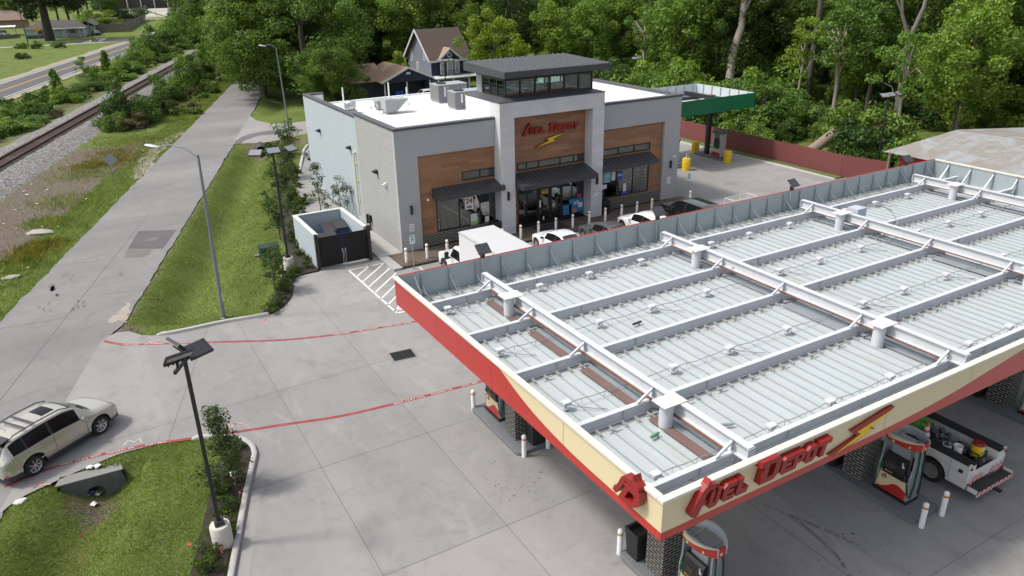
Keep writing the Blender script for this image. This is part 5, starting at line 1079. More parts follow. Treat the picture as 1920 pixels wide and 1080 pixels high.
SUVP = dict(L=4.74, wheels=(.99, 3.71), r=.372, side=[(.42, .88), (.94, 1.82), (1.92, 2.98)], wind=(2.86, 3.62), rear=(.06, .50), sun=(2.0, 2.5), doors=(.93, 1.87, 3.16), handles=(1.2, 2.2), mirror=3.02,
    zs=[(0, .38), (.3, .30), (1.2, .26), (3.5, .26), (4.3, .28), (4.74, .34)], zb=[(0, .86), (.12, .98), (.5, 1.07), (1.5, 1.08), (3.2, 1.00), (3.8, .97), (4.3, .88), (4.6, .76), (4.74, .62)],
    zt=[(0, .90), (.06, 1.02), (.5, 1.56), (.9, 1.64), (1.7, 1.69), (2.4, 1.68), (2.86, 1.60), (3.62, 1.12), (3.8, 1.08), (4.3, .99), (4.6, .84), (4.74, .66)],
    w=[(0, .70), (.08, .80), (.35, .885), (1.0, .922), (2.4, .922), (3.7, .922), (4.25, .875), (4.55, .77), (4.74, .58)], wt=[(0, .62), (.5, .61), (1.2, .635), (2.5, .635), (2.9, .645), (3.62, .75), (4.2, .70), (4.55, .58), (4.74, .40)])
BEIGE = mat('champagne_paint', (.45, .43, .37), .25, .45, .03, 1, coat=.6)
wp = np.array([-1.54, 29.23]); wq = np.array([-3.71, 27.60]); ang = math.atan2(*(wp-wq)[::-1]); hx, hy = math.cos(ang), math.sin(ang)
orx = wq[0] - .99*hx - .78*hy; ory = wq[1] - .99*hy + .78*hx
suv = make_car('car', 'champagne beige suv with roof rails driving out of the lot onto the road', 'car', (orx, ory, .004), ang, BEIGE, dict(SUVP, tail=mat('tail_clear', (.55, .52, .50), .15, 0, .1, 8)))
for s in (1, -1):
    m = MB(); m.tube([(.55, s*.60, 1.59), (.75, s*.60, 1.70), (1.6, s*.615, 1.745), (2.5, s*.615, 1.72), (2.85, s*.63, 1.60)], .022, 6); m.build('roof_rail', DKGREY, suv, smooth=True)
    m = MB(); m.box(.03, s*.72-.16, .47, .06, s*.72+.1, .53); m.build('reflector', mat('tail_red', (.35, .02, .02), .15), suv)
    m = MB(); m.box(1.25, s*.926-.01, .52, 3.1, s*.926+.01, .57); m.build('side_moulding', BEIGE, suv, bevel=.008)
for x in (1.18, 1.52): m = MB(); m.bar((x, -.62, 1.735), (x, .62, 1.735), .07, .03); m.build('crossbar', DKGREY, suv)
m = MB(); m.hexa([(.16, -.56, 1.55), (.62, -.56, 1.60), (.62, .56, 1.60), (.16, .56, 1.55), (.14, -.54, 1.58), (.62, -.57, 1.655), (.62, .57, 1.655), (.14, .54, 1.58)]); m.build('spoiler', mat('spoiler_dark', (.03, .03, .034), .3), suv, bevel=.012)
m = MB(); m.tube([(.95, .1, 1.65), (.8, .1, 1.78)], .008, 5); m.build('antenna', BLACK, suv)
m = MB(); m.box(-.02, -.26, .62, .0, .26, .75); m.build('number_plate', WHITE, suv); m = MB(); m.bar((2.95, -.3, 1.56), (3.58, .1, 1.17), .02, .015); m.bar((3.55, -.55, 1.165), (3.6, .05, 1.15), .02, .015); m.build('wiper', BLACK, suv)
# parked cars at the shop front, noses to the shop (+y)
SEDP = dict(L=4.65, wheels=(.98, 3.72), r=.325, side=[(.98, 1.78), (1.86, 2.82)], wind=(2.62, 3.42), rear=(.72, 1.42), doors=(1.82, 2.98), handles=(1.2, 2.1), mirror=2.9,
    zs=[(0, .34), (.4, .24), (1.3, .2), (3.4, .2), (4.2, .24), (4.65, .30)], zb=[(0, .80), (.2, .92), (1.0, .96), (2.8, .90), (3.6, .85), (4.2, .76), (4.5, .66), (4.65, .52)],
    zt=[(0, .86), (.2, 1.0), (.72, 1.06), (1.42, 1.40), (1.9, 1.45), (2.62, 1.38), (3.42, .98), (4.2, .84), (4.5, .72), (4.65, .56)],
    w=[(0, .66), (.15, .80), (.6, .89), (2.3, .90), (3.7, .89), (4.25, .82), (4.5, .70), (4.65, .5)], wt=[(0, .6), (.72, .66), (1.4, .58), (2.4, .58), (3.42, .72), (4.2, .66), (4.65, .35)])
WCAR = mat('white_car_paint', (.74, .75, .77), .25, 0, .03, 1, coat=.6); GCAR = mat('grey_car_paint', (.13, .135, .14), .25, .4, .04, 1, coat=.6); BCAR = mat('black_car_paint', (.008, .009, .009), .08, 0, .05, 1, spec=.8, coat=1)
# white crew pickup-like car near the box truck
make_car('car', 'white saloon car parked nose to the shop right of the box truck', 'car', (24.35, 34.0, .004), pi/2, WCAR, dict(SEDP, mir=BLACK), 'cars parked at the shop front')
make_car('car', 'dark grey saloon car parked between the two white cars, mostly hidden by the canopy', 'car', (27.75, 33.75, .004), pi/2, GCAR, SEDP, 'cars parked at the shop front')
HATP = dict(SEDP, L=4.3, wheels=(.8, 3.42), zt=[(0, .9), (.1, 1.1), (.5, 1.38), (.9, 1.47), (1.7, 1.52), (2.4, 1.44), (3.12, 1.02), (3.8, .88), (4.15, .74), (4.3, .58)], rear=(.1, .5), wind=(2.36, 3.12), side=[(.62, 1.5), (1.58, 2.55)], doors=(1.54, 2.7), handles=(.95, 1.85), mirror=2.62,
    zs=[(0, .36), (.4, .25), (3.3, .22), (4.3, .30)], zb=[(0, .82), (.2, .95), (1.0, .98), (2.6, .92), (3.3, .87), (3.9, .76), (4.15, .66), (4.3, .52)], w=[(0, .66), (.12, .80), (.5, .88), (2.2, .89), (3.4, .88), (3.9, .82), (4.15, .70), (4.3, .5)], wt=[(0, .6), (.5, .58), (1.2, .59), (2.3, .58), (3.12, .72), (3.9, .64), (4.3, .35)])
make_car('car', 'white hatchback parked nose to the shop between the grey car and the black SUV', 'car', (31.0, 34.2, .004), pi/2, WCAR, HATP, 'cars parked at the shop front')
BIGP = dict(SUVP, L=5.2, wheels=(1.1, 4.1), r=.40, side=[(.42, 1.2), (1.28, 2.2), (2.3, 3.3)], wind=(3.1, 3.95), rear=(.06, .45), sun=None, doors=(1.24, 2.25, 3.45), handles=(1.5, 2.6), mirror=3.3,
    zs=[(0, .40), (.4, .32), (4.0, .30), (4.8, .34), (5.2, .40)], zb=[(0, .95), (.15, 1.08), (.6, 1.14), (3.6, 1.10), (4.3, 1.06), (4.9, .98), (5.2, .72)], zt=[(0, 1.0), (.06, 1.2), (.45, 1.75), (1.0, 1.86), (2.6, 1.87), (3.1, 1.78), (3.95, 1.22), (4.6, 1.14), (5.0, 1.02), (5.2, .76)],
    w=[(0, .78), (.1, .88), (.4, .96), (2.6, .98), (4.2, .97), (4.8, .92), (5.2, .70)], wt=[(0, .7), (.5, .72), (2.6, .73), (3.95, .85), (4.8, .78), (5.2, .5)])
make_car('car', 'glossy black SUV parked at the right end of the shop front', 'car', (34.55, 33.3, .004), pi/2, BCAR, BIGP, 'cars parked at the shop front')
make_car('car', 'car with a red tail light half hidden behind the far left corner of the shop', 'car', (19.6, 66.8, .004), pi/2+.1, mat('silver_car_paint', (.42, .43, .44), .3, .4), HATP)
# box truck
def box_truck():
    t = thing('box_truck', 'white box truck with a plain cargo body parked nose to the shop', 'truck', (17.72, 28.9, 0), pi/2)
    WB = mat('truck_box_white', (.60, .605, .615), .4, 0, .04, .8, dirt=.12, dirtcol=(.5, .5, .48))
    m = MB(); m.box(0, -1.06, .95, 5.75, 1.06, 3.22); m.build('cargo_box', WB, t, bevel=.03)
    m = MB(); m.box(-.01, -1.02, 3.235, 5.72, 1.02, 3.25); m.build('roof_skin', mat('truck_roof', (.50, .51, .52), .5, 0, .06, .7, dirt=.3, dirtcol=(.42, .42, .42)), t)
    m = MB()
    for s in (-1, 1): m.box(-.005, s*1.065-.02, 3.17, 5.757, s*1.065+.02, 3.235); m.box(0, s*1.065-.015, .93, 5.755, s*1.065+.015, 1.0)
    m.build('rail_trim', mat('trim_aluminium', (.55, .56, .57), .4, .3), t)
    m = MB()
    for s in (-1, 1): prof = [(5.85, .45), (8.75, .45), (8.85, .7), (8.82, 1.15), (8.3, 1.32), (7.35, 1.42), (6.75, 2.05), (6.55, 2.15), (5.85, 2.15)]
    m.prism([(x, z) for x, z in prof], -.95, .95, 'y'); cb_ = m.build('cab', WCAR, t, bevel=.07, smooth=True)
    m = MB(); m.poly([(7.32, -.82, 1.50), (7.32, .82, 1.50), (6.82, .78, 2.04), (6.82, -.78, 2.04)]); m.v = [(x+.035, y, z+.03) for x, y, z in m.v]; m.build('windscreen', GLASSB, t)
    for s in (-1, 1):
        m = MB(); m.poly([(6.0, s*.957, 1.38), (7.2, s*.957, 1.38), (6.72, s*.957, 1.98), (6.0, s*.957, 1.98)]); m.build('side_window', GLASSD, t)
        m = MB(); m.box(6.98, s*1.0, 1.32, 7.1, s*1.3, 1.4); m.box(6.98, s*1.12, 1.3, 7.12, s*1.36, 1.72); m.build('mirror', BLACK, t, bevel=.03)
        m = MB(); m.box(8.74, s*.78-.14, .82, 8.86, s*.78+.14, 1.08); m.build('headlight', mat('headlamp', (.55, .57, .58), .12), t)
        m = MB(); n = 12; m.prism([(8.05+.52*math.cos(pi*k/n), .45+.52*math.sin(pi*k/n)*1.05) for k in range(n+1)], s*.93, s*.962, 'y'); m.build('wheel_arch', BLACK, t)
        make_wheel(t, 8.05, s*.86, .39, .24, 8, WHITE, True); make_wheel(t, 2.0, s*.86, .39, .4, 8, WHITE, True)
    m = MB(); m.box(.1, -.4, .5, 6, .4, .95); m.box(8.8, -.9, .38, 8.92, .9, .68); m.build('chassis', BLACK, t)
    m = MB(); m.box(8.83, -.55, .75, 8.865, .55, 1.08); m.build('grille', DKGREY, t); return t
box_truck()
# utility truck under the canopy: open service body, rear to the camera (-y)
def service_truck():
    t = thing('service_truck', 'white utility service truck with striped tailgate and an open loaded bed under the canopy', 'truck', (23.35, 9.75, 0), pi/2)
    UW = mat('utility_white', (.62, .62, .61), .4, 0, .05, 1.5, dirt=.4, dirtcol=(.33, .31, .28))
    BL = mat('bed_liner', (.014, .014, .015), .8, 0, .3, 10, .5)
    SW = stripes('red_white_stripes', (.66, .66, .66), (.50, .03, .03), .14, .07, 1, .5, 0, space='Generated')
    m, nt, N, L, P = _new('chevron_tape'); uv = _coord(N, 'UV'); sx = N.new('ShaderNodeSeparateXYZ'); L.new(uv, sx.inputs[0]); ad = N.new('ShaderNodeMath'); ad.operation = 'ADD'; L.new(sx.outputs[0], ad.inputs[0]); L.new(sx.outputs[1], ad.inputs[1]); mo = N.new('ShaderNodeMath'); mo.operation = 'PINGPONG'; mo.inputs[1].default_value = .12; L.new(ad.outputs[0], mo.inputs[0]); lt = N.new('ShaderNodeMath'); lt.operation = 'LESS_THAN'; lt.inputs[1].default_value = .06; L.new(mo.outputs[0], lt.inputs[0]); L.new(_mix(N, L, (.6, .6, .6), (.5, .03, .03), lt.outputs[0]), P.inputs['Base Color']); TAPE = m
    HW = 1.02
    for s in (-1, 1):      # side cabinets with a wheel arch
        arc = [(1.30+.52*math.cos(pi-pi*k/12), .42+.52*math.sin(pi*k/12)*1.05) for k in range(13)]
        m = MB(); m.prism([(.12, .42)] + arc + [(2.75, .42), (2.75, 1.28), (.12, 1.28)], s*(HW-.40), s*HW, 'y'); sd = m.build('side_cabinet', UW, t, bevel=.015)
        m = MB(); m.box(.10, s*(HW-.42), 1.283, 2.77, s*(HW+.01), 1.31); m.build('cabinet_top', BL, t)
        q = MB()
        for x in (.72, 1.9): q.box(x-.006, s*(HW+.001)-.002, .5, x+.006, s*(HW+.001)+.002, 1.24)
        q.box(.76, s*HW-.002, 1.0, 1.86, s*HW+.003, 1.01); q.build('door_gap', DKGREY, sd)
        for x in (.36, 2.05): q = MB(); q.box(x-.07, s*HW, .93, x+.07, s*(HW+.02), 1.06); q.build('latch', BLACK, sd, bevel=.008)
        make_wheel(t, 1.30, s*.84, .42, .30, 8, mat('steel_wheel_grey', (.25, .25, .25), .5, .3), True); make_wheel(t, 4.75, s*.84, .42, .26, 8, mat('steel_wheel_grey', (.25, .25, .25), .5, .3), True)
        m = MB(); m.box(.10, s*(HW-.13), .72, .16, s*(HW+.02), 1.34); m.build('corner_post', UW, t, bevel=.01); m = MB(); m.cyl((.06, s*(HW-.06), 1.2), (.10, s*(HW-.06), 1.2), .05, n=12); m.build('taillight', mat('tail_red', (.35, .02, .02), .15), t)
        m = MB(); m.box(.02, s*(HW-.14), .55, .1, s*(HW-.04), .62); m.build('marker_light', mat('tail_red', (.35, .02, .02), .15), t)
    m = MB(); m.box(.2, -HW+.401, .55, 2.75, HW-.401, .72); m.build('bed_floor', BL, t); m = MB(); m.box(2.70, -HW+.401, .721, 2.75, HW-.401, 1.42); m.build('bed_front', BL, t)
    m = MB(); m.box(.08, -HW+.14, .62, .14, HW-.14, 1.02); tg = m.build('tailgate', UW, t, bevel=.01)
    q = MB(); q.box(.07, -HW+.16, .64, .078, -.20, .86); q.box(.07, .20, .64, .078, HW-.16, .86); q.build('chevron_tape', TAPE, tg); q = text_mb('UTILITY', .11, .002, plane_M((.068, 0, .88), (0, -1, 0), (0, 0, 1))); 
    m = MB(); m.box(-.26, -HW+.02, .46, .10, HW-.02, .50); m.build('step_bumper', mat('step_plate', (.03, .03, .03), .7, 0, .3, 20, .8), t); m = MB(); m.box(-.28, -HW, .36, -.261, HW, .505); m.build('chevron_tape', TAPE, t); m = MB(); m.box(-.1, -HW, .40, .06, HW, .44); m.box(-.5, -.06, .3, -.1, .06, .38); m.build('hitch', BLACK, t)
    m = MB(); m.box(-.259, -HW, .44, .06, -HW+.018, .60); m.box(-.259, HW-.018, .44, .06, HW, .60); m.build('bumper_end', UW, t)
    m = MB(); prof = [(2.95, .5), (6.35, .5), (6.45, .8), (6.4, 1.15), (5.2, 1.28), (4.55, 1.9), (4.35, 1.97), (3.15, 1.97), (2.95, 1.2)]; m.prism(prof, -.96, .96, 'y'); m.build('cab', UW, t, bevel=.06, smooth=True)
    m = MB(); m.poly([(2.985, -.8, 1.30), (2.985, .8, 1.30), (3.12, .76, 1.88), (3.12, -.76, 1.88)]); m.v = [(x-.03, y, z) for x, y, z in m.v]; m.build('rear_window', GLASSD, t)
    for s in (-1, 1): m = MB(); m.poly([(3.3, s*.966, 1.25), (5.05, s*.966, 1.25), (4.55, s*.966, 1.82), (3.3, s*.966, 1.82)]); m.build('side_window', GLASSD, t)
    m = MB(); m.box(.5, -.4, .32, 6, .4, .55); m.build('chassis', BLACK, t)
    m = MB()
    for s in (-1, 1): m.tube([(2.72, s*.95, 1.31), (2.72, s*.95, 2.05), (2.72, -s*.0, 2.05)], .025, 6)
    m.build('headache_rack', BLACK, t)
    m = MB(); m.cyl((.65, -.72, 1.315), (.65, -.72, 1.33), .03)
    return t
service_truck()
def on(x, y): return (23.35-y, 9.75+x)          # truck frame -> world
def simple(name, lab, cat_, loc, parts, group=None):
    o = thing(name, lab, cat_, loc, 0, group)
    for nm, mb, mt in parts: mb.build(nm, mt, o, smooth=True)
    return o
def lathe(p, n=20): return MB().lathe(p, n=n)
x, y = on(.62, -.28); simple('water_cooler', 'yellow drink cooler with red lid in the service truck bed near the tailgate', 'cooler', (x, y, 1.0), [('body', lathe([(.17, 0), (.19, .05), (.19, .36), (.18, .4)]), YEL), ('lid', lathe([(.195, .40), (.20, .44), (.17, .48), (.03, .49)]), RED), ('label_patch', MB().box(-.07, -.193, .24, .07, -.185, .32), WHITE)])
m = MB()
for s in (-1, 1): m.bar((-.22, s*.2, 0), (.22, s*.2, 0), .03, .03); [m.bar((d, s*.2, -.3), (d, s*.2, .14), .03, .03) for d in (-.22, .22)]
m.bar((-.22, -.2, .13), (-.22, .2, .13), .03, .03); m.bar((.22, -.2, .13), (.22, .2, .13), .03, .03)
simple('cooler_rack', 'black steel rack holding the yellow cooler on the service truck', 'rack', (x, y, 1.02), [('frame', m, BLACK)])
BK = [(.12, 0), (.145, .34), (.15, .36), (.14, .36), (.115, .03), (.01, .03)]
x, y = on(.95, .28); simple('bucket', 'white plastic bucket in the truck bed right of the grey one', 'bucket', (x, y, 1.0), [('pail', lathe(BK), WHITE)], 'buckets in the truck bed')
x, y = on(1.2, .50); simple('bucket', 'pale grey bucket with tools in it beside the white bucket', 'bucket', (x, y, 1.0), [('pail', lathe(BK), mat('pail_grey', (.5, .52, .5), .5)), ('tools', MB().cyl((-.02, 0, .1), (.05, .02, .46), .03).cyl((.04, .03, .1), (-.06, .05, .42), .025), mat('tool_dark', (.05, .05, .055)))], 'buckets in the truck bed')
x, y = on(.7, .32); simple('fuel_can', 'small red fuel can beside the white bucket in the truck bed', 'fuel can', (x, y, .73), [('body', MB().box(-.12, -.09, 0, .12, .09, .26), RED), ('handle', MB().tube([(-.08, 0, .26), (-.05, 0, .33), (.06, 0, .33), (.08, 0, .26)], .016, 6), RED)])
x, y = on(2.0, .42)
m1 = lathe([(.16, .04), (.035, .7), (.01, .7)]); m2 = MB(); m2.box(-.19, -.19, 0, .19, .19, .04)
simple('traffic_cone', 'orange traffic cone with two white bands standing in the truck bed', 'traffic cone', (x, y, 1.02), [('cone', m1, ORANGE), ('base', m2, ORANGE), ('white_band', lathe([(.137, .20), (.107, .34)]), WHITE), ('white_band', lathe([(.088, .44), (.064, .56)]), WHITE)])
m = MB(); g = [[(i*.09-.36, j*.09-.3, .12*math.sin(i*1.3+j*.7)*math.cos(j*.9)+.25-.5*((i-4)**2+(j-3)**2)*.008+rnd.uniform(0, .05)) for i in range(9)] for j in range(7)]
m.add([p for r_ in g for p in r_], [(j*9+i, j*9+i+1, j*9+9+i+1, j*9+9+i) for j in range(6) for i in range(8)])
x, y = on(2.45, .05); o = m.build('green_cloth', mat('lime_cloth', (.10, .32, .05), .8, 0, .15, 4), smooth=True); o.location = (x, y, 1.12); s_ = o.modifiers.new('thick', 'SOLIDIFY'); s_.thickness = .01; tag(o, 'crumpled lime green cloth lying over the front of the truck bed', 'cloth')
m = MB()
for k in range(40): a, b = .35+k*.048, rnd.uniform(-.5, -.05); m.cyl((a, b, rnd.uniform(.78, .95)), (a+rnd.uniform(-.3, .3), b+rnd.uniform(-.2, .2), rnd.uniform(.85, 1.25)), rnd.uniform(.04, .10), n=8)
o = m.build('tool_pile', mat('gear_grey', (.10, .11, .12), .6, 0, .3, 4), smooth=True); o.location = (23.35, 9.75, 0); o.rotation_euler = (0, 0, pi/2); tag(o, 'pile of dark grey pumps and tools along the truck bed', 'tools')
# ---------------------------------------------------------------- light poles
CELLS = {}
def solar_head(name, par, loc, tilt, yaw, dark=False):
    h = bpy.data.objects.new(name, None); COL.objects.link(h); h.parent = par; h.location = loc; h.empty_display_size = .1
    Mx = Matrix.Rotation(yaw, 4, 'Z') @ Matrix.Rotation(tilt, 4, 'X'); _kidmap.setdefault(par.name, []).append(h); h.rotation_euler = Mx.to_euler()
    m = MB(); m.box(-.36, 0, -.045, .36, .50, .045); m.build('panel_housing', BLACK, h, bevel=.02)
    m = MB(); m.box(-.33, .03, .046, .33, .47, .052); m.build('solar_cells', stripes('dark_solar_cells', (.035, .035, .04), (.07, .07, .075), .165, .012, 0, .3, 0) if dark else stripes('sky_reflect_cells', (.20, .20, .215), (.34, .34, .36), .165, .012, 0, .18, 0), h)  # the pale cells have the sky's reflection put into their colour
    m = MB(); m.box(-.33, .27, -.056, .33, .48, -.046); m.build('lamp_face', mat('led_lens', (.36, .37, .35), .4, 0, .1, 30), h)
    m = MB()
    for k in range(5): m.box(-.28+.13*k, .03, -.085, -.25+.13*k, .25, -.046)
    m.build('cooling_fins', BLACK, h)
    return h
def pole3(loc, lab, H, arm_yaw, ped=True, heads=((-.75, -.3), (0, 0), (.75, .3)), head_face=pi, arm=.8, tilt=.45, dark=False):
    p = thing('light_pole', lab, 'light pole', loc, 0, 'black solar light poles'); z0 = 0
    if ped:
        m = MB(); m.lathe([(.305, -.2), (.305, .70), (.28, .745), (.05, .75)], n=28); m.build('concrete_base', mat('base_concrete', (.50, .48, .44), .85, 0, .10, 3, .3, 20, dirt=.4, dirtcol=(.3, .27, .22)), p, smooth=True); z0 = .75
    m = MB(); m.box(-.055, -.055, z0, .055, .055, H); m.build('pole', BLACK, p, bevel=.01); m = MB(); m.box(-.14, -.14, z0, .14, .14, z0+.16); m.build('base_cover', BLACK, p, bevel=.012)
    c, s = math.cos(arm_yaw), math.sin(arm_yaw); m = MB(); m.bar((-arm*c, -arm*s, H-.02), (arm*c, arm*s, H-.02), .07, .09); m.build('cross_arm', BLACK, p)
    for hd_ in heads:
        d, yw = hd_[:2]; tl_ = hd_[2] if len(hd_) > 2 else tilt
        m = MB(); m.cyl((d*c, d*s, H), (d*c, d*s, H+.18), .04, n=8); m.build('neck', BLACK, p)
        solar_head('lamp_head', p, (d*c, d*s, H+.20), tl_, head_face+yw, dark)
    return p
pole3((1.29, 20.28, .1), 'black solar light pole on a round concrete base in the near grass island', 6.35, 1.05, heads=((-.45, .25, .80), (.15, -1.25, .95), (.62, .45, -.55)), head_face=pi, arm=.68, dark=True)
pole3((9.27, 42.5, .08), 'black three headed solar light pole beside the dumpster enclosure', 7.0, 0, heads=((-.85, -.55), (0, 0), (.85, .55)), head_face=pi, arm=.9, tilt=-.5)
pole3((56.3, 37.5, 0), 'black three headed light pole by the end of the red fence', 6.45, 0, False, head_face=pi, tilt=-.5)
pole3((43.6, 92.4, 0), 'black three headed light pole in front of the dark blue house', 5.4, 0, False, head_face=pi, tilt=-.5)
pole3((66.5, 81.6, 0), 'black light pole standing among the trees behind the shop tower', 5.0, .2, False, heads=((-.35, -.3), (.35, .3)), head_face=pi, tilt=-.5)
STL = mat('galvanised_pole', (.20, .23, .26), .5, .4, .1, 2)
def cobra(base, top, head, lab):
    c = thing('street_lamp', lab, 'street lamp', base, 0, 'galvanised street lamps'); b = Vector(base); t = Vector(top)-b; h = Vector(head)-b
    m = MB(); m.tube([(0, 0, 0), tuple(t*.5), tuple(t)], [.10, .08, .055], 12); m.build('pole', STL, c, smooth=True)
    m = MB(); m.lathe([(.15, 0), (.15, .03), (.11, .06)], n=14); m.build('base_plate', STL, c)
    m = MB(); d = h-t; m.tube([tuple(t-Vector((0, 0, .15))), tuple(t+d*.25+Vector((0, 0, .18))), tuple(t+d*.6+Vector((0, 0, .22))), tuple(h-d*.12)], .03, 8); m.build('arm', STL, c, smooth=True)
    u = d.normalized(); q = h; m = MB(); a, w = u*.36, Vector((-u.y, u.x, 0)).normalized()
    secs = [(-.36, .05, .05), (-.2, .10, .07), (.1, .13, .08), (.3, .10, .06), (.38, .04, .03)]; vs = []
    for k, ww, hh in secs:
        for j in range(10): an = 2*pi*j/10; vs.append(tuple(q+u*k+w*(ww*math.cos(an))+Vector((0, 0, hh*math.sin(an)))))
    m.add(vs, [(i*10+j, i*10+(j+1) % 10, i*10+10+(j+1) % 10, i*10+10+j) for i in range(4) for j in range(10)] + [tuple(range(10)), tuple(range(40, 50))]); m.build('lamp_head', mat('lamp_head_grey', (.46, .48, .50), .4, .2, .05, 4), c, smooth=True)
    return c
cb0 = cobra((4.58, 37.5, .05), (4.72, 37.2, 8.5), (3.0, 38.66, 8.85), 'tall galvanised street lamp with curved arm on the grass by the driveway')
m = MB(); m.box(-.02, -.118, 1.0, .10, -.098, 1.5); m.build('pole_tag', WHITE, cb0)
cobra((21.4, 88.0, 0), (21.2, 88.2, 8.7), (19.9, 88.8, 8.95), 'galvanised street lamp beside the side driveway in front of the big tree')
# ---------------------------------------------------------------- signs
s = thing('warning_sign', 'grey back of a diamond warning sign on a thin post beside the road', 'road sign', (2.04, 68.9, -.05)); m = MB(); m.box(-.03, -.02, 0, .03, .02, 2.9); m.build('post', GALV, s)
m = MB(); m.prism([(-.56, 2.55), (0, 1.99), (.56, 2.55), (0, 3.11)], -.028, -.022, 'y'); o = m.build('panel', mat('sign_back', (.33, .33, .33), .5, .3, .1, 2), s); s.rotation_euler = (0, 0, -.25)
def hsign(x, y, lab):
    s = thing('disabled_parking_sign', lab, 'parking sign', (x, y, 0), 0, 'disabled parking signs'); m = MB(); m.box(-.025, -.02, -.05, .025, .02, 2.15); m.build('post', GALV, s)
    m = MB(); m.box(-.16, -.03, 1.60, .16, -.022, 2.10); p_ = m.build('panel', mat('sign_pale', (.70, .74, .74), .4), s); m = MB(); m.box(-.08, -.034, 1.72, .08, -.031, 1.90); q = m.build('blue_symbol_field', mat('sign_blue', (.015, .10, .42), .4), p_)
    m = MB(); m.cyl((0, -.036, 1.79), (0, -.0345, 1.79), .045, n=12); m.box(-.01, -.037, 1.80, .012, -.0345, 1.87); m.box(0, -.0372, 1.80, .05, -.0347, 1.815); m.build('wheelchair_symbol', WHITE, p_)
    m = text_mb('RESERVED', .055, .001, plane_M((0, -.032, 2.04), (1, 0, 0), (0, 0, 1)), bold=.003); text_mb('PARKING', .055, .001, plane_M((0, -.032, 1.97), (1, 0, 0), (0, 0, 1)), m, bold=.003); m.build('sign_text', mat('sign_green', (.02, .25, .15), .5), p_)
hsign(15.57, 38.62, 'disabled parking sign left of the box truck at the shop corner'); hsign(38.35, 40.3, 'disabled parking sign at the right end of the shop front')
# drain grate, electric box, culverts, litter ----------------------------------------
d = thing('drain_grate', 'black double storm drain grate set in the forecourt concrete', 'drain', (10.8, 28.95, 0), -.1); m = MB(); m.box(-.62, -.5, .002, .62, .5, .008); m.build('collar', mat('collar_concrete', (.20, .195, .185), .9, 0, .1, 4), d); m = MB(); m.box(-.5, -.4, .009, .5, .4, .011); m.build('pit_shade', mat('hollow_shade_black', (.004, .004, .004), .9), d)  # black plate under the bars paints the shade of the drain shaft
for sx_ in (-1, 1):
    m = MB(); m.box(sx_*.01, -.40, .012, sx_*.50, -.37, .03); m.box(sx_*.01, .37, .012, sx_*.50, .40, .03); m.box(sx_*.01, -.369, .012, sx_*.03, .369, .03); m.box(sx_*.48, -.369, .012, sx_*.50, .369, .03)
    for k in range(9): x = sx_*(.07+.045*k); m.box(x-.008, -.369, .013, x+.008, .369, .028)
    m.build('grate', BLACK, d)
e2 = thing('electric_box', 'small pale electric box on legs in the mulch bed', 'electric box', (2.32, 23.25, .08)); m = MB(); m.box(-.14, -.1, .18, .14, .1, .40); m.build('box', mat('box_pale', (.58, .60, .62), .5, 0, .05, 3), e2, bevel=.012); m = MB(); m.cyl((-.05, 0, 0), (-.05, 0, .18), .025, n=8); m.cyl((.06, 0, 0), (.06, 0, .18), .02, n=8); m.build('conduit', GALV, e2)
cv_ = thing('culvert_headwall', 'grey concrete headwall with a round culvert pipe under the driveway', 'culvert', (-2.0, 26.55, 0)); 
def wall_ring(m, w0, w1, zb, zt, r, cz, y0, y1, n=20):
    """wall slab in xz with a round hole"""
    C2 = [(r*math.cos(2*pi*k/n), cz+r*math.sin(2*pi*k/n)) for k in range(n)]; O2 = []
    for k in range(n):
        a = 2*pi*k/n; dx, dz = math.cos(a), math.sin(a); t = min((w1 if dx > 0 else w0)/dx if abs(dx) > 1e-6 else 99, ((zt-cz) if dz > 0 else (zb-cz))/dz if abs(dz) > 1e-6 else 99); O2.append((dx*t, cz+dz*t))
    for y in (y0, y1): m.add([(x, y, z) for x, z in C2+O2], [(k, (k+1) % n, n+(k+1) % n, n+k) for k in range(n)])
    m.add([(x, y0, z) for x, z in C2]+[(x, y1, z) for x, z in C2], [(k, (k+1) % n, n+(k+1) % n, n+k) for k in range(n)])
    m.add([(w0, y0, zt), (w1, y0, zt), (w1, y1, zt), (w0, y1, zt), (w0, y0, zb), (w1, y0, zb), (w1, y1, zb), (w0, y1, zb)], [(0, 1, 2, 3), (0, 4, 7, 3), (1, 2, 6, 5)])
m = MB(); wall_ring(m, -1.1, .98, -1.35, -.04, .30, -.70, -.22, .0); m.build('headwall', CONC3, cv_); m = MB(); m.prism([(-1.15, -.221), (.98, -.221), (.9, .3), (-1.0, .3)], -.04, .0); m.build('cap', mat('culvert_cap', (.20, .20, .195), .9, 0, .15, 2, .3, 20), cv_)
m = MB(); n = 18; m.add([(.30*math.cos(2*pi*k/n), y, -.70+.30*math.sin(2*pi*k/n)) for y in (-.22, 2.5) for k in range(n)], [(k, (k+1) % n, n+(k+1) % n, n+k) for k in range(n)]); m.build('pipe', mat('pipe_dark', (.05, .05, .05), .9), cv_, fixn=False); cv_.rotation_euler = (0, 0, -.05)
cu = ST(.45, 55.4, -.40); cv2 = thing('culvert_pipe', 'round dark culvert pipe in the bare bank below the side driveway', 'culvert', (cu[0], cu[1], -.40), -.2); m = MB(); wall_ring(m, -.62, .62, -.62, .62, .36, 0, -.3, -.05); m = MB(); n = 20
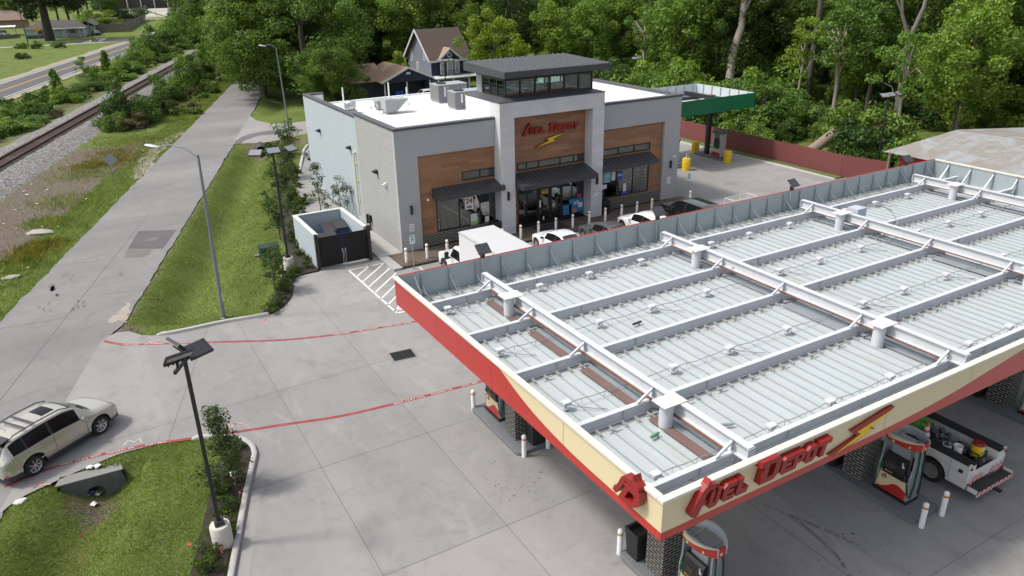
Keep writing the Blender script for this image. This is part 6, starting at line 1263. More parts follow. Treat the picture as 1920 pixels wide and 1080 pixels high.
m.add([(rr*math.cos(2*pi*k/n), y, rr*math.sin(2*pi*k/n)) for rr, y in ((.52, -.4), (.45, -.4), (.45, 2), (.52, 2)) for k in range(n)], [(i*n+k, i*n+(k+1) % n, ((i+1) % 4)*n+(k+1) % n, ((i+1) % 4)*n+k) for i in (0, 1, 3) for k in range(n)]); m.build('pipe', mat('pipe_dark', (.05, .05, .05), .9), cv2); m = MB(); m.poly([(.449*math.cos(2*pi*k/n), .2, .449*math.sin(2*pi*k/n)) for k in range(n)]); m.build('bore_shade_disc', mat('hollow_shade_black', (.004, .004, .004), .9), cv2)  # flat black disc paints the darkness inside the pipe
def rock_mb(sx_, sy_, sz_, seed):
    r_ = random.Random(seed); import bmesh; b = bmesh.new(); bmesh.ops.create_icosphere(b, subdivisions=2, radius=1)
    for v in b.verts: k = 1+r_.uniform(-.18, .18); v.co = Vector((v.co.x*sx_*k, v.co.y*sy_*k, v.co.z*sz_*k))
    me = bpy.data.meshes.new('r'); b.to_mesh(me); b.free(); m = MB().mesh(me); bpy.data.meshes.remove(me); return m
PALER = mat('pale_rock', (.31, .29, .26), .9, 0, .12, 4, .4, 20)
def rock(name, lab, cat_, px, py, sx_, sy_, sz_, m_=PALER, grp=None, z=None):
    a = G(px, py); zz = zat(a[0], a[1]) if z is None else z; o = rock_mb(sx_, sy_, sz_, px).build(name, m_, smooth=True, ang=25); o.location = (a[0], a[1], zz+sz_*.3); o.rotation_euler = (0, 0, px); tag(o, lab, cat_, grp)
rock('boulder', 'large flat pale slab of stone on the bare ground beside the road', 'rock', 78, 437, .95, .6, .14)
rock('boulder', 'pale flat stone at the left picture edge in the dry verge', 'rock', 22, 522, .5, .25, .12)
rock('boulder', 'white stone at the road end of the concrete apron', 'rock', 38, 940, .22, .13, .10, mat('white_stone', (.6, .59, .56), .8, 0, .06, 4)); rock('boulder', 'small pale stone in the lower left grass', 'rock', 109, 1063, .09, .07, .05)
LIT = mat('litter_white', (.68, .68, .67), .6, 0, .06, 5)
lit = [(172, 925), (182, 920), (190, 925), (175, 931), (185, 930), (195, 918), (167, 938), (178, 950)]
for i, (px, py) in enumerate(lit):
    a = G(px, py, -.95); m = MB(); g = [[(i_*.07-.1, j*.07-.1, rnd.uniform(0, .09)) for i_ in range(4)] for j in range(4)]; m.add([p for r_ in g for p in r_], [(j*4+i_, j*4+i_+1, j*4+4+i_+1, j*4+4+i_) for j in range(3) for i_ in range(3)])
    o = m.build('litter', LIT if i % 3 else mat('litter_blue', (.12, .16, .26), .6), smooth=True); o.location = (a[0], a[1], zat(a[0], a[1])+.03); o.rotation_euler = (0, 0, i); o.modifiers.new('thick', 'SOLIDIFY').thickness = .006; tag(o, 'scrap of rubbish caught at the mouth of the culvert pipe', 'litter', 'rubbish at the culvert pipe')
for i, (px, py) in enumerate([(60, 350), (162, 375), (46, 363), (52, 370), (71, 387), (30, 398), (8, 423), (32, 432), (80, 428), (110, 427), (53, 503), (128, 312), (235, 333), (268, 284), (90, 360), (6, 497), (142, 458), (245, 353), (41, 500)]):
    a = G(px, py); s_ = rnd.uniform(.05, .14); o = rock_mb(s_, s_*.7, s_*.4, i).build('litter', LIT); o.location = (a[0], a[1], zat(a[0], a[1])+.05); tag(o, 'small white scrap of litter on the verge between road and railway', 'litter', 'litter on the verge')
flags = [(149, 1008), (305, 1018), (360, 1022), (396, 1043), (415, 1036), (448, 882), (441, 910), (455, 882), (439, 896), (448, 925), (414, 1031)]
for i, (px, py) in enumerate(flags):
    a = G(px, py); z = zat(a[0], a[1]); a = G(px, py, z+.2); f = thing('marker_flag', 'small pink marker flag on a wire in the near grass island', 'marker flag', (a[0], a[1], z), i*1.3, 'pink marker flags'); m = MB(); m.cyl((0, 0, 0), (0, 0, .3), .006, n=5); m.build('wire', GALV, f); m = MB(); m.add([(0, 0, .2), (.11, .02, .19), (.12, -.02, .28), (0, 0, .29)], [(0, 1, 2, 3)]); m.build('flag', PINK, f)
ut = G(515, 455); u = thing('utility_cabinet', 'dark green utility cabinet on the grass behind the young tree', 'utility box', (8.75, 44.9, .05)); m = MB(); m.box(-.55, -.4, 0, .55, .4, .85); m.build('cabinet', mat('cabinet_green', (.006, .026, .020), .5, 0, .1, 2), u, bevel=.03); m = MB(); m.box(-.57, -.42, .85, .57, .42, .92); m.build('lid', mat('cabinet_green', (.012, .05, .035)), u, bevel=.02)
a = G(487, 482); u = thing('valve_cover', 'low grey valve box lid lying in the grass left of the dumpster pole', 'valve box', (a[0], a[1], .07)); m = MB(); m.box(-.3, -.16, 0, .3, .16, .1); m.build('lid', mat('lid_grey', (.12, .125, .13), .7), u, bevel=.02); m = MB(); m.box(-.36, -.22, -.03, .36, .22, .02); m.build('frame', DKGREY, u)
# ---------------------------------------------------------------- green canopy at the side of the shop
gcn = thing('diesel_canopy', 'smaller fuel canopy with a green fascia beside the shop', 'canopy', (47.5, 50.6, 0)); GF = mat('fascia_green', (.005, .145, .060), .35, 0, .05, .6, coat=.3)
gx0, gx1, gy0, gy1, gb, gt = 43.0, 51.7, 47.0, 54.2, 4.7, 5.95
def gb_(n, m, mt, **k): return m.build(n, mt, gcn, world=True, **k)
m = MB(); m.box(gx0, gy0, gb, gx1, gy0+.05, gt); m.box(gx0, gy1-.05, gb, gx1, gy1, gt-.03); m.box(gx0, gy0+.051, gb, gx0+.05, gy1-.051, gt); m.box(gx1-.05, gy0+.051, gb, gx1, gy1-.051, gt); gb_('green_fascia', m, GF)
LN = mat('pale_lining', (.55, .59, .62), .45, .1, .05, .8); m = MB(); m.box(gx0+.051, gy1-.066, gb+.1, gx1-.051, gy1-.051, gt+.02); m.box(gx0+.051, gy0+.051, gb+.1, gx0+.066, gy1-.067, gt+.02); m.box(gx1-.066, gy0+.051, gb+.1, gx1-.051, gy1-.067, gt+.02); m.box(gx0+.067, gy0+.051, gb+.1, gx1-.067, gy0+.066, gt-.02); gb_('fascia_lining', m, LN)
m = MB(); m.box(gx0+.07, gy0+.07, gb+.02, gx1-.07, gy1-.07, gb+.1); gb_('deck', m, stripes('green_deck', (.6, .62, .62), (.45, .47, .47), .4, .05, 0, .5))
for x in (gx0+1.7, 50.1):
    m = MB(); m.box(x-.16, gy0+.3, gb+.36, x+.16, gy1-.3, gb+.72); gb_('beam', m, BLACK); m = MB(); m.box(x-.17, 50.4, -.05, x+.17, 50.75, gb+.74); gb_('column', m, BLACK); m = MB(); m.box(x-.3, 50.25, gb+.745, x+.3, 50.9, gb+.78); gb_('cap_plate', m, RUST)
for y in (gy0+1.5, gy1-1.3): m = MB(); m.box(gx0+.2, y-.12, gb+.12, gx1-.2, y+.12, gb+.355); gb_('purlin', m, BLACK)
for k in range(8): x = gx0+.8+k*1.05; m = MB(); m.box(x-.03, gy1-.13, gb+.1, x+.03, gy1-.067, gt); gb_('stud', m, GALV)
for k in range(6): y = gy0+.7+k*1.1; m = MB(); m.box(gx1-.13, y-.03, gb+.1, gx1-.067, y+.03, gt); gb_('stud', m, GALV)
for x, lab in ((44.6, 'low grey pump island at the left column of the green canopy'), (50.1, 'low grey pump island at the right column of the green canopy')): m = MB(); m.box(x-.6, 48.2, -.05, x+.6, 51.6, .15); tag(m.build('pump_island', ISL, bevel=.03), lab, 'pump island')
SIL2 = mat('diesel_silver', (.45, .46, .46), .35, .5, .06, 2)
for x, lab in ((50.1, 'silver diesel dispenser with green top under the right end of the green canopy'), (44.6, 'silver diesel dispenser half hidden by the shop corner')):
    d = thing('diesel_dispenser', lab, 'fuel pump', (x, 49.15, .152), 0, 'diesel dispensers'); m = MB(); m.box(-.33, -.58, 0, .33, .58, .06); m.build('base', DBLK, d); m = MB(); m.box(-.30, -.55, .061, -.02, .55, .8) ; m.box(-.30, .35, .801, .30, .55, 2.1); m.box(-.30, -.55, .801, .30, -.35, 2.1); m.box(-.019, -.55, .061, .30, .55, .8); m.build('cabinet', SIL2, d)
    m = MB(); m.box(-.2, -.345, .801, .2, .345, 1.6); m.build('console', DBLK, d); m = MB(); m.box(-.34, -.6, 2.101, .34, .6, 2.3); m.build('green_top', GF, d, bevel=.02)
    for s_ in (-1, 1): m = MB(); m.box(s_*.302, -.5, .1, s_*.315, .5, .45); m.build('red_panel', REDF, d); m = MB(); m.box(s_*.302, -.5, .451, s_*.315, .5, .75); m.build('cream_panel', CREAM, d); m = MB(); m.tube([(s_*.25, -.45, 1.7), (s_*.38, -.35, .9), (s_*.4, -.1, .7), (s_*.33, 0, 1.2)], .025, 6); m.build('hose', GREEN, d)
YD = mat('drum_yellow', (.68, .47, .015), .55, 0, .08, 2, dirt=.3, dirtcol=(.4, .3, .08))
for i, (x, y, lab) in enumerate(((50.0, 52.0, 'yellow round guard post behind the right column of the green canopy'), (44.75, 47.45, 'yellow round guard post at the shop corner with a small green sign on it'), (49.6, 47.45, 'yellow round guard post in front of the right diesel dispenser'), (44.6, 52.0, 'yellow round guard post hidden behind the shop corner'))):
    if i == 0: dr0 = thing('guard_post', lab, 'guard post', (x, y, 0), 0, 'yellow guard posts'); m = MB(); m.lathe([(.36, 0), (.36, 1.0), (.33, 1.04), (.05, 1.06)], n=24); m.build('drum', YD, dr0, smooth=True); m = MB(); m.lathe([(.364, .28), (.372, .30), (.364, .32)], n=24); m.lathe([(.364, .66), (.372, .68), (.364, .70)], n=24); m.build('hoop', YD, dr0, smooth=True)
    else: dup(dr0, (x, y, 0), i, lab)
m = MB(); m.box(44.62, 47.38, 1.055, 44.9, 47.42, 1.45); o = m.build('counter_sign', WHITE); tag(o, 'small white and green sign standing on the yellow guard post', 'sign'); q = MB(); q.box(44.66, 47.37, 1.28, 44.86, 47.379, 1.42); q.box(44.7, 47.37, 1.1, 44.82, 47.379, 1.2); k = q.build('green_print', GREEN, o)
# white wire cage beside the black SUV
cg = thing('wire_cage', 'white wire cage beside the black SUV at the corner of the forecourt', 'cage', (39.2, 35.9, 0)); m = MB()
for x in (-1.1, -.35, .4, 1.1):
    for y in (-.45, .45): m.cyl((x, y, 0), (x, y, 1.25), .02, n=6)
for z in (.1, .7, 1.25):
    for y in (-.45, .45): m.bar((-1.1, y, z), (1.1, y, z), .025, .025)
    for x in (-1.1, 1.1): m.bar((x, -.45, z), (x, .45, z), .025, .025)
m.build('frame', WHITE, cg)
# red fence, log, shed ------------------------------------------------------------------
RFB = stripes('red_fence_boards', (.235, .055, .050), (.10, .025, .022), .14, .012, 1, .8, -.3, 0, .14)
RFB2 = stripes('red_fence_boards_end', (.235, .055, .050), (.10, .025, .022), .14, .012, 1, .8, -.3, 0, .14)
fr = thing('red_fence', 'dark red board fence along the wood at the edge of the forecourt', 'fence', (53.6, 48, 0))
for (a, b) in (((53.55, 62), (53.6, 38.8)), ((53.61, 38.78), (54.4, 35.4))):
    m = MB(); n = int(math.dist(a, b)/.15)
    for i in range(n): 
        p = Vector((a[0]+(b[0]-a[0])*i/n, a[1]+(b[1]-a[1])*i/n, 0)); q = Vector((a[0]+(b[0]-a[0])*(i+.94)/n, a[1]+(b[1]-a[1])*(i+.94)/n, 0)); h = 1.74+rnd.uniform(-.02, .02); m.bar(p+Vector((0, 0, .05+h/2)), q+Vector((0, 0, .05+h/2)), .02, h)
    m.build('boards', mat('fence_red', (.165, .048, .046), .8, 0, .2, 5), fr, world=True)
    m = MB()
    for z in (.35, .95, 1.55): m.bar((a[0]+.04, a[1], z), (b[0]+.04, b[1], z), .04, .09)
    m.build('rail', TIMBER, fr, world=True)
m = MB(); m.box(52.75, 38.5, -.06, 53.5, 62, .06); tag(m.build('grass_verge', mat('verge_grass', (.09, .12, .03), .95, 0, .35, 6, .6, 30)), kind='structure')
def atX(px, py, X):
    d = _r2*((px-960)/FOC) - _u2*((py-540)/FOC) + _fw; t = X/d.x; return Vector((X, d.y*t, CH+d.z*t))
LOG0 = atX(1512, 290, 54.4); LOGV = atX(1566, 248, 56.6)-LOG0
l = thing('leaning_log', 'thick leaning broken tree trunk above the red fence', 'tree trunk', LOG0); m = MB(); m.tube([(0, 0, 0), tuple(LOGV*.5), tuple(LOGV)], [.50, .47, .44], 14); m.build('trunk', mat('log_bark', (.22, .17, .13), .95, 0, .25, 5, .6, 14), l, smooth=True); m = MB(); m.cyl(tuple(LOGV*1.0), tuple(LOGV*1.008), .42, n=14); m.build('cut_face', mat('cut_wood', (.30, .25, .19), .9), l)
sh = thing('shed', 'old red shed with a rusty corrugated metal roof at the right edge', 'shed', (57, 26, 0)); m = MB(); m.box(52.2, 14, 0, 63.5, 33.0, 3.05); m.build('wall', mat('barn_red', (.26, .02, .018), .8, 0, .15, 2), sh, world=True)
def roof_mat():
    m, nt, N, L, P = _new('rusty_corrugated'); vec = _coord(N); a = _noise(N, L, vec, .35, 6, .7, .8); b = _noise(N, L, vec, 1.4, 7, .75, .5)
    mp = N.new('ShaderNodeMapping'); mp.inputs['Scale'].default_value = (.25, 1.2, 1); L.new(vec, mp.inputs[0]); s1 = _noise(N, L, mp.outputs[0], 1.1, 6, .7)
    c = _mix(N, L, (.235, .22, .195), (.285, .30, .31), _ramp(N, L, a.outputs['Fac'], [(.45, 0), (.58, 1)]).outputs[0]); c = _mix(N, L, c, (.20, .155, .115), _ramp(N, L, s1.outputs['Fac'], [(.50, 0), (.72, .8)]).outputs[0]); c = _mix(N, L, c, (.20, .11, .055), _ramp(N, L, b.outputs['Fac'], [(.6, 0), (.75, .75)]).outputs[0])
    L.new(c, P.inputs['Base Color']); P.inputs['Roughness'].default_value = .7; return m
def corr(m, p00, p10, p01, p11, n=90, amp=.035):
    """corrugated sheet, ridges running 0 -> 1 in the first index"""
    A, B, C4, D4 = (Vector(p) for p in (p00, p10, p01, p11)); va = []; vb = []
    for i in range(n*2+1): t = i/(n*2); z = Vector((0, 0, amp if i % 2 else 0)); va.append(A+(C4-A)*t+z); vb.append(B+(D4-B)*t+z)
    m.strip(va, vb)
m = MB(); corr(m, (51.5, 34.0, 3.2), (58.0, 32.6, 4.3), (52.3, 12, 3.2), (59.3, 12, 4.3)); corr(m, (58.0, 32.6, 4.31), (67.5, 30.5, 3.8), (59.3, 12, 4.31), (68.5, 12, 3.8)); o = m.build('roof', roof_mat(), sh, world=True, fixn=False)
m = MB(); m.prism([(51.9, 3.051), (64, 3.051), (64, 3.3), (57.6, 4.1), (51.9, 3.15)], 32.3, 32.4, 'y'); m.build('gable', mat('barn_red', (.26, .02, .018)), sh, world=True); m = MB(); m.box(51.55, 33.4, 0, 51.7, 33.55, 3.2); m.build('post', TIMBER, sh, world=True)
pf = thing('picket_fence', 'weathered grey wooden fence between the shed and the light pole', 'fence', (54, 35, 0)); m = MB()
for i in range(14): m.box(54.2-.16*i+.0, 35.1-.06*i, 0, 54.32-.16*i, 35.13-.06*i, 1.2+rnd.uniform(-.06, .06))
m.build('boards', TIMBER, pf, world=True)
# ---------------------------------------------------------------- houses behind the shop
SH_BR = mat('brown_shingles', (.085, .060, .050), .9, 0, .25, 3, .4, 20); SH_TAN = mat('tan_shingles', (.29, .195, .135), .9, 0, .18, 3, .4, 20); NAVY = mat('navy_siding', (.012, .018, .05), .6, 0, .1, 3); BLUES = stripes('blue_siding', (.20, .235, .30), (.12, .145, .19), .18, .02, 2, .6, .3); TRW = mat('house_trim', (.62, .62, .64), .6, 0, .04, 2)
h = thing('house', 'two storey blue house with a steep brown roof and arched white windows', 'house', (47, 102, 0))
def hb(n, m, mt, par=None, **k): return m.build(n, mt, par or h, world=True, **k)
hx0, hx1, hy0, hy1, he, hr = 44.2, 50.0, 98.0, 106.0, 5.0, 8.8
m = MB(); m.box(hx0, hy0, 0, hx1, hy1, he-.05); m.prism([(hy0, he-.05), (hy1, he-.05), ((hy0+hy1)/2, hr-.35)], hx0, hx0+.1, 'x'); m.prism([(hy0, he-.05), (hy1, he-.05), ((hy0+hy1)/2, hr-.35)], hx1-.1, hx1, 'x'); hb('wall', m, BLUES)
m = MB(); m.box(hx0-.01, hy0-.06, 2.7, hx1+.01, hy0-.001, he-.06); hb('front_siding', m, NAVY)
m = MB(); ym = (hy0+hy1)/2
for (ya, yb) in ((hy0-.5, ym), (hy1+.5, ym)): m.hexa([(hx0-.5, ya, he-.25), (hx1+.5, ya, he-.25), (hx1+.5, yb, hr-.12), (hx0-.5, yb, hr-.12), (hx0-.5, ya, he-.1), (hx1+.5, ya, he-.1), (hx1+.5, yb, hr), (hx0-.5, yb, hr)])
hb('roof', m, SH_BR)
m = MB(); 
for (ya, yb) in ((hy0-.5, ym), (hy1+.5, ym)): m.bar((hx0-.52, ya, he-.2), (hx0-.52, yb, hr-.08), .06, .3)
m.box(hx0-.5, hy0-.56, he-.35, hx1+.5, hy0-.5, he-.1); hb('fascia_board', m, TRW)
dx0, dx1, dp = 45.3, 48.4, 6.35; dm = (dx0+dx1)/2
m = MB(); m.prism([(dx0, 2.7), (dx1, 2.7), (dx1, 4.95), (dm, dp-.2), (dx0, 4.95)], hy0-.35, hy0-.07, 'y'); hb('gable_front', m, NAVY)
m = MB()
for s_ in (-1, 1): m.hexa([(dm+s_*1.95, hy0-.7, 4.72), (dm, hy0-.7, dp), (dm, hy0+2.2, dp), (dm+s_*1.95, hy0+.2, 4.72), (dm+s_*1.95, hy0-.7, 4.87), (dm, hy0-.7, dp+.15), (dm, hy0+2.2, dp+.15), (dm+s_*1.95, hy0+.2, 4.87)])
hb('dormer_roof', m, SH_TAN); m = MB()
for s_ in (-1, 1): m.bar((dm+s_*2.0, hy0-.72, 4.75), (dm, hy0-.72, dp+.03), .05, .25)
hb('dormer_trim', m, TRW)
def arched(cx, w, z0, z1): return [(cx-w, z0), (cx+w, z0)] + [(cx+w*math.cos(pi*k/10), z1+w*math.sin(pi*k/10)) for k in range(11)]
PANE = mat('house_pane', (.30, .34, .36), .15, 0, .2, 3)
for cx, w, z0, z1 in ((45.75, .38, 3.0, 4.3), (47.95, .38, 3.0, 4.3)): m = MB(); m.prism(arched(cx, w, z0, z1), hy0-.42, hy0-.351, 'y'); f = hb('window', m, TRW); q = MB(); q.prism(arched(cx, w-.12, z0+.12, z1), hy0-.43, hy0-.421, 'y'); q.build('pane', PANE, f)
m = MB(); m.box(46.38, hy0-.43, 2.75, 47.32, hy0-.351, 5.05); f = hb('balcony_door', m, TRW); q = MB(); q.box(46.5, hy0-.44, 2.9, 47.2, hy0-.431, 4.9); q.build('pane', PANE, f)
m = MB(); m.cyl((dm, hy0-.36, 5.55), (dm, hy0-.44, 5.55), .36, n=20); f = hb('round_window', m, TRW); q = MB(); q.cyl((dm, hy0-.441, 5.55), (dm, hy0-.45, 5.55), .23, n=16); q.build('pane', DKGREY, f)
m = MB(); [m.bar((dx0, hy0-.75, z), (dx1, hy0-.75, z), .04, .04) for z in (3.0, 3.5)]; [m.bar((dx0+i*.22, hy0-.75, 2.75), (dx0+i*.22, hy0-.75, 3.5), .02, .02) for i in range(15)]; hb('balcony_rail', m, BLACK)
for y, z in ((100, 5.6), (102.6, 3.6), (104.6, 5.2)): m = MB(); m.box(hx0-.05, y-.4, z-.8, hx0-.001, y+.4, z+.8); f = hb('window', m, TRW); q = MB(); q.box(hx0-.06, y-.28, z-.68, hx0-.051, y+.28, z+.68); q.build('pane', PANE, f)
m = MB(); m.hexa([(44.0, 95.9, 2.6), (51.5, 95.9, 2.6), (51.5, hy0-.07, 2.7), (44.0, hy0-.07, 2.7), (44.0, 95.9, 2.75), (51.5, 95.9, 2.75), (51.5, hy0-.07, 2.85), (44.0, hy0-.07, 2.85)]); hb('porch_roof', m, TRW)
for x in (44.3, 46.6, 49, 51.2): m = MB(); m.cyl((x, 96.1, 0), (x, 96.1, 2.6), .09, n=10); hb('porch_post', m, TRW)
h2 = thing('bungalow', 'low tan roofed house with a dark blue open gable beside the blue house', 'house', (40, 101, 0))
def h2b(n, m, mt, par=None, **k): return m.build(n, mt, par or h2, world=True, **k)
pk_, el_, er_ = 4.3, 36.8, 44.0; pm_ = 40.4
m = MB(); m.prism([(el_, 2.55), (er_, 2.55), (er_, 2.75), (pm_, pk_-.15), (el_, 2.75)], 97.2, 97.35, 'y'); h2b('gable_front', m, NAVY)
m = MB()
for xe in (el_-.35, er_+.35): m.hexa([(xe, 97, 2.55), (pm_, 97, pk_), (pm_, 106, pk_), (xe, 106, 2.55), (xe, 97, 2.7), (pm_, 97, pk_+.15), (pm_, 106, pk_+.15), (xe, 106, 2.7)])
m.hexa([(30, 99, 2.6), (37.9, 99, 2.6), (37.9, 103, 4.5), (30, 103, 4.5), (30, 99, 2.75), (37.9, 99, 2.75), (37.9, 103, 4.65), (30, 103, 4.65)]); m.hexa([(30, 107, 2.6), (37.9, 107, 2.6), (37.9, 103.001, 4.5), (30, 103.001, 4.5), (30, 107, 2.75), (37.9, 107, 2.75), (37.9, 103.001, 4.65), (30, 103.001, 4.65)]); h2b('roof', m, SH_TAN)
m = MB()
for xe in (el_-.37, er_+.37): m.bar((xe, 96.97, 2.62), (pm_, 96.97, pk_+.07), .05, .24)
h2b('fascia_board', m, TRW); m = MB(); m.prism([(pm_-.35, 3.5), (pm_+.35, 3.5), (pm_+.2, 3.78), (pm_-.2, 3.78)], 97.14, 97.199, 'y'); h2b('gable_vent', m, TRW)
m = MB(); m.box(31, 100.2, 0, 43.5, 106, 2.5); h2b('wall', m, mat('dark_wall', (.06, .06, .08), .8, 0, .3, 1)); 
for x in (37.0, 40.2, 43.6): m = MB(); m.cyl((x, 97.4, 0), (x, 97.4, 2.6), .1, n=10); h2b('porch_post', m, TRW)
gsh = thing('green_shed', 'green metal roofed open shed behind the tan roofed house', 'shed', (45, 122, 0)); m = MB(); m.hexa([(40, 119, 2.4), (49, 119, 2.4), (49, 126, 3.4), (40, 126, 3.4), (40, 119, 2.5), (49, 119, 2.5), (49, 126, 3.5), (40, 126, 3.5)]); m.build('roof', mat('green_roof', (.08, .17, .12), .5, .1, .08, 2), gsh, world=True)
for x in (40.3, 44.5, 48.7): m = MB(); m.cyl((x, 119.2, 0), (x, 119.2, 2.4), .08, n=8); m.build('post', TIMBER, gsh, world=True)
m = MB(); m.box(40.2, 125.5, 0, 48.8, 125.7, 3.2); m.build('back_wall', DKGREY, gsh, world=True)
PKP = dict(SUVP, L=5.5, wheels=(1.15, 4.35), side=[(2.2, 2.9), (2.98, 3.75)], wind=(3.6, 4.2), rear=(1.9, 2.15), sun=None, doors=(2.94, 3.9), handles=(2.4, 3.15), mirror=3.8, zb=[(0, .95), (.1, 1.05), (2, 1.06), (4.2, 1.02), (5, .95), (5.5, .7)], zt=[(0, 1.0), (.1, 1.08), (1.9, 1.1), (2.15, 1.72), (2.6, 1.78), (3.5, 1.74), (4.2, 1.13), (5, 1.02), (5.35, .9), (5.5, .72)], wt=[(0, .85), (1.9, .85), (2.2, .66), (3.5, .66), (4.2, .8), (5, .75), (5.5, .5)], w=[(0, .88), (.2, .93), (2.5, .94), (4.6, .93), (5.2, .85), (5.5, .65)])
make_car('pickup_truck', 'white pickup truck parked in front of the dark blue house', 'pickup', (44.6, 94.3, 0), pi, WCAR, PKP)
RPOT = mat('red_planter', (.40, .06, .04), .7, 0, .15, 3)
for x, y, lab in ((36.2, 91.0, 'round red planter left of the white pickup below the big tree'), (38.8, 92.2, 'round red planter behind the white vent pipes'), (32.6, 90, 'round red planter under the low branches of the big tree')): t = thing('planter', lab, 'planter', (x, y, 0), 0, 'red planters'); m = MB(); m.lathe([(.5, 0), (.9, .7), (.95, .75), (.85, .75), (.8, .62)], n=18); m.build('pot', RPOT, t, smooth=True)
m = MB(); m.box(38.6, 97.8, 0, 39.8, 98.6, 1.3); m.box(40.2, 98, 0, 41.2, 98.8, 1.0); o = m.build('blue_bins', mat('bin_blue', (.02, .07, .35), .5, 0, .1, 2)); tag(o, 'blue bins stored under the porch of the tan roofed house', 'bins')
m = MB(); [m.box(53+i*2.4, 89.5+i*.2, 0, 53.08+i*2.4, 89.6+i*.2, 2.1) for i in range(8)]; m.box(53, 89.56, .1, 70, 89.58, 2.0); o = m.build('screened_fence', mat('fence_screen', (.05, .055, .06), .8, 0, .2, 1)); tag(o, 'dark screened chain fence behind the right side of the tower', 'fence')
# ---------------------------------------------------------------- railway
bal = MB(); secs = [(-26.4, -.03), (-24.9, .42), (-24.2, .50), (-20.5, .50), (-19.7, .42), (-18.0, -.02)]
def nz(t, k): return .06*math.sin(t*1.7+k)+.05*math.sin(t*.61+2*k)
ts = [-60] + list(np.arange(20, 140, 2.0)) + list(np.arange(140, 360, 8.0)); bal.add([ST(s_+nz(t, i)*(2 if i in (0, 5) else .5), t, z+nz(t, i*2)*.2) for t in ts for i, (s_, z) in enumerate(secs)], [(i*6+k, i*6+k+1, i*6+6+k+1, i*6+6+k) for i in range(len(ts)-1) for k in range(5)])
m_, nt_, N_, L_, P_ = _new('track_ballast'); vec_ = _coord(N_); v1 = N_.new('ShaderNodeTexVoronoi'); v1.inputs['Scale'].default_value = 7; L_.new(vec_, v1.inputs['Vector']); n1 = _noise(N_, L_, vec_, .6, 6, .7)
c_ = _ramp(N_, L_, v1.outputs['Color'], [(.1, (.06, .058, .056)), (.5, (.15, .147, .145)), (.9, (.30, .295, .29))]).outputs[0]; c_ = _mix(N_, L_, c_, (.22, .16, .13), _ramp(N_, L_, n1.outputs['Fac'], [(.5, 0), (.7, .5)]).outputs[0]); L_.new(c_, P_.inputs['Base Color']); P_.inputs['Roughness'].default_value = .95; _bump(N_, L_, v1.outputs['Distance'], P_, 1.0, .06)
tag(bal.build('ballast', m_, smooth=True, ang=80, fixn=False), kind='structure')
tr = thing('railway_track', 'rusty single railway track on grey ballast running past the road', 'railway track', (*ST(-22.25, 90)[:2], .5)); tl = MB()
for k in range(620):
    t = 20+k*.54; a = ST(-23.5+rnd.uniform(-.05, .05), t, .52); b = ST(-21.0+rnd.uniform(-.05, .05), t+rnd.uniform(-.03, .03), .52); tl.bar(a, b, .22, .08)
tag(tl.build('sleepers', mat('tie_brown', (.085, .062, .050), .95, 0, .35, 1.5, .4), tr, world=True), kind='stuff')
for s_ in (-22.97, -21.53):
    m = MB(); m.bar(ST(s_, -60, .70), ST(s_, 340, .70), .075, .05); m.bar(ST(s_, -60, .63), ST(s_, 340, .63), .03, .10); m.bar(ST(s_, -60, .575), ST(s_, 340, .575), .15, .02); m.build('rail', mat('rail_rust', (.10, .055, .04), .6, .3, .2, 2), tr, world=True)
# ---------------------------------------------------------------- far left: house, school, poles
fh = thing('house', 'single storey pale blue house with a dark roof beyond the highway', 'house', (2, 276, 0), -.13); FBL = mat('pale_blue_wall', (.42, .50, .52), .8, 0, .05, .5); FRF = mat('dark_shingles', (.085, .075, .075), .95, 0, .25, .8)
m = MB(); m.box(-8.3, -2.5, 0, 7.5, 7, 2.6); m.box(6.0, 7.001, 0, 9.5, 22, 2.6); m.build('wall', FBL, fh); m = MB(); m.box(-8.32, -2.53, 0, -1, -2.501, .9); m.build('brick_base', mat('grey_brick', (.10, .11, .13), .9), fh)
m = MB(); m.add([(-9, -3.2, 2.5), (8.2, -3.2, 2.5), (8.2, 7.6, 2.5), (-9, 7.6, 2.5), (-4, 2.2, 4.7), (4.5, 2.2, 4.7)], [(0, 1, 5, 4), (1, 2, 5), (2, 3, 4, 5), (3, 0, 4), (3, 2, 1, 0)]); m.add([(5.4, 7.0, 2.5), (10, 7.0, 2.5), (10, 22.5, 2.5), (5.4, 22.5, 2.5), (7.7, 3, 4.2), (7.7, 22.5, 4.2)], [(0, 1, 4), (1, 2, 5, 4), (2, 3, 5), (3, 0, 4, 5)]); m.build('roof', FRF, fh)
m = MB(); m.box(-1, -4.6, 2.4, 7.8, -3.21, 2.62); m.build('porch_roof', TRW, fh)
for x in (-.8, 2, 2.6, 6.3, 7.5): m = MB(); m.box(x-.1, -4.5, 0, x+.1, -4.3, 2.4); m.build('porch_post', TRW, fh)
for x in (-4.2, 4.2): m = MB(); m.box(x-.9, -2.56, 1.0, x+.9, -2.531, 2.2); f = m.build('window', TRW, fh); q = MB(); q.box(x-.75, -2.58, 1.1, x+.75, -2.561, 2.1); q.build('pane', GLASSB, f)
for y in (9, 12.5, 16): m = MB(); m.box(9.501, y-.4, .9, 9.55, y+.4, 2.2); m.build('window', GLASSB, fh)
ct = thing('carport', 'pale flat roofed carport at the left edge beyond the highway', 'carport', (-14, 296, 0)); m = MB(); m.box(-6, -4, 2.5, 5, 6, 2.75); m.build('roof', mat('carport_white', (.6, .6, .6), .6, 0, .05, 1), ct); m = MB(); [m.box(x-.1, y-.1, 0, x+.1, y+.1, 2.5) for x in (-5.5, 0, 4.6) for y in (-3.7, 5.7)]; m.build('posts', TRW, ct)
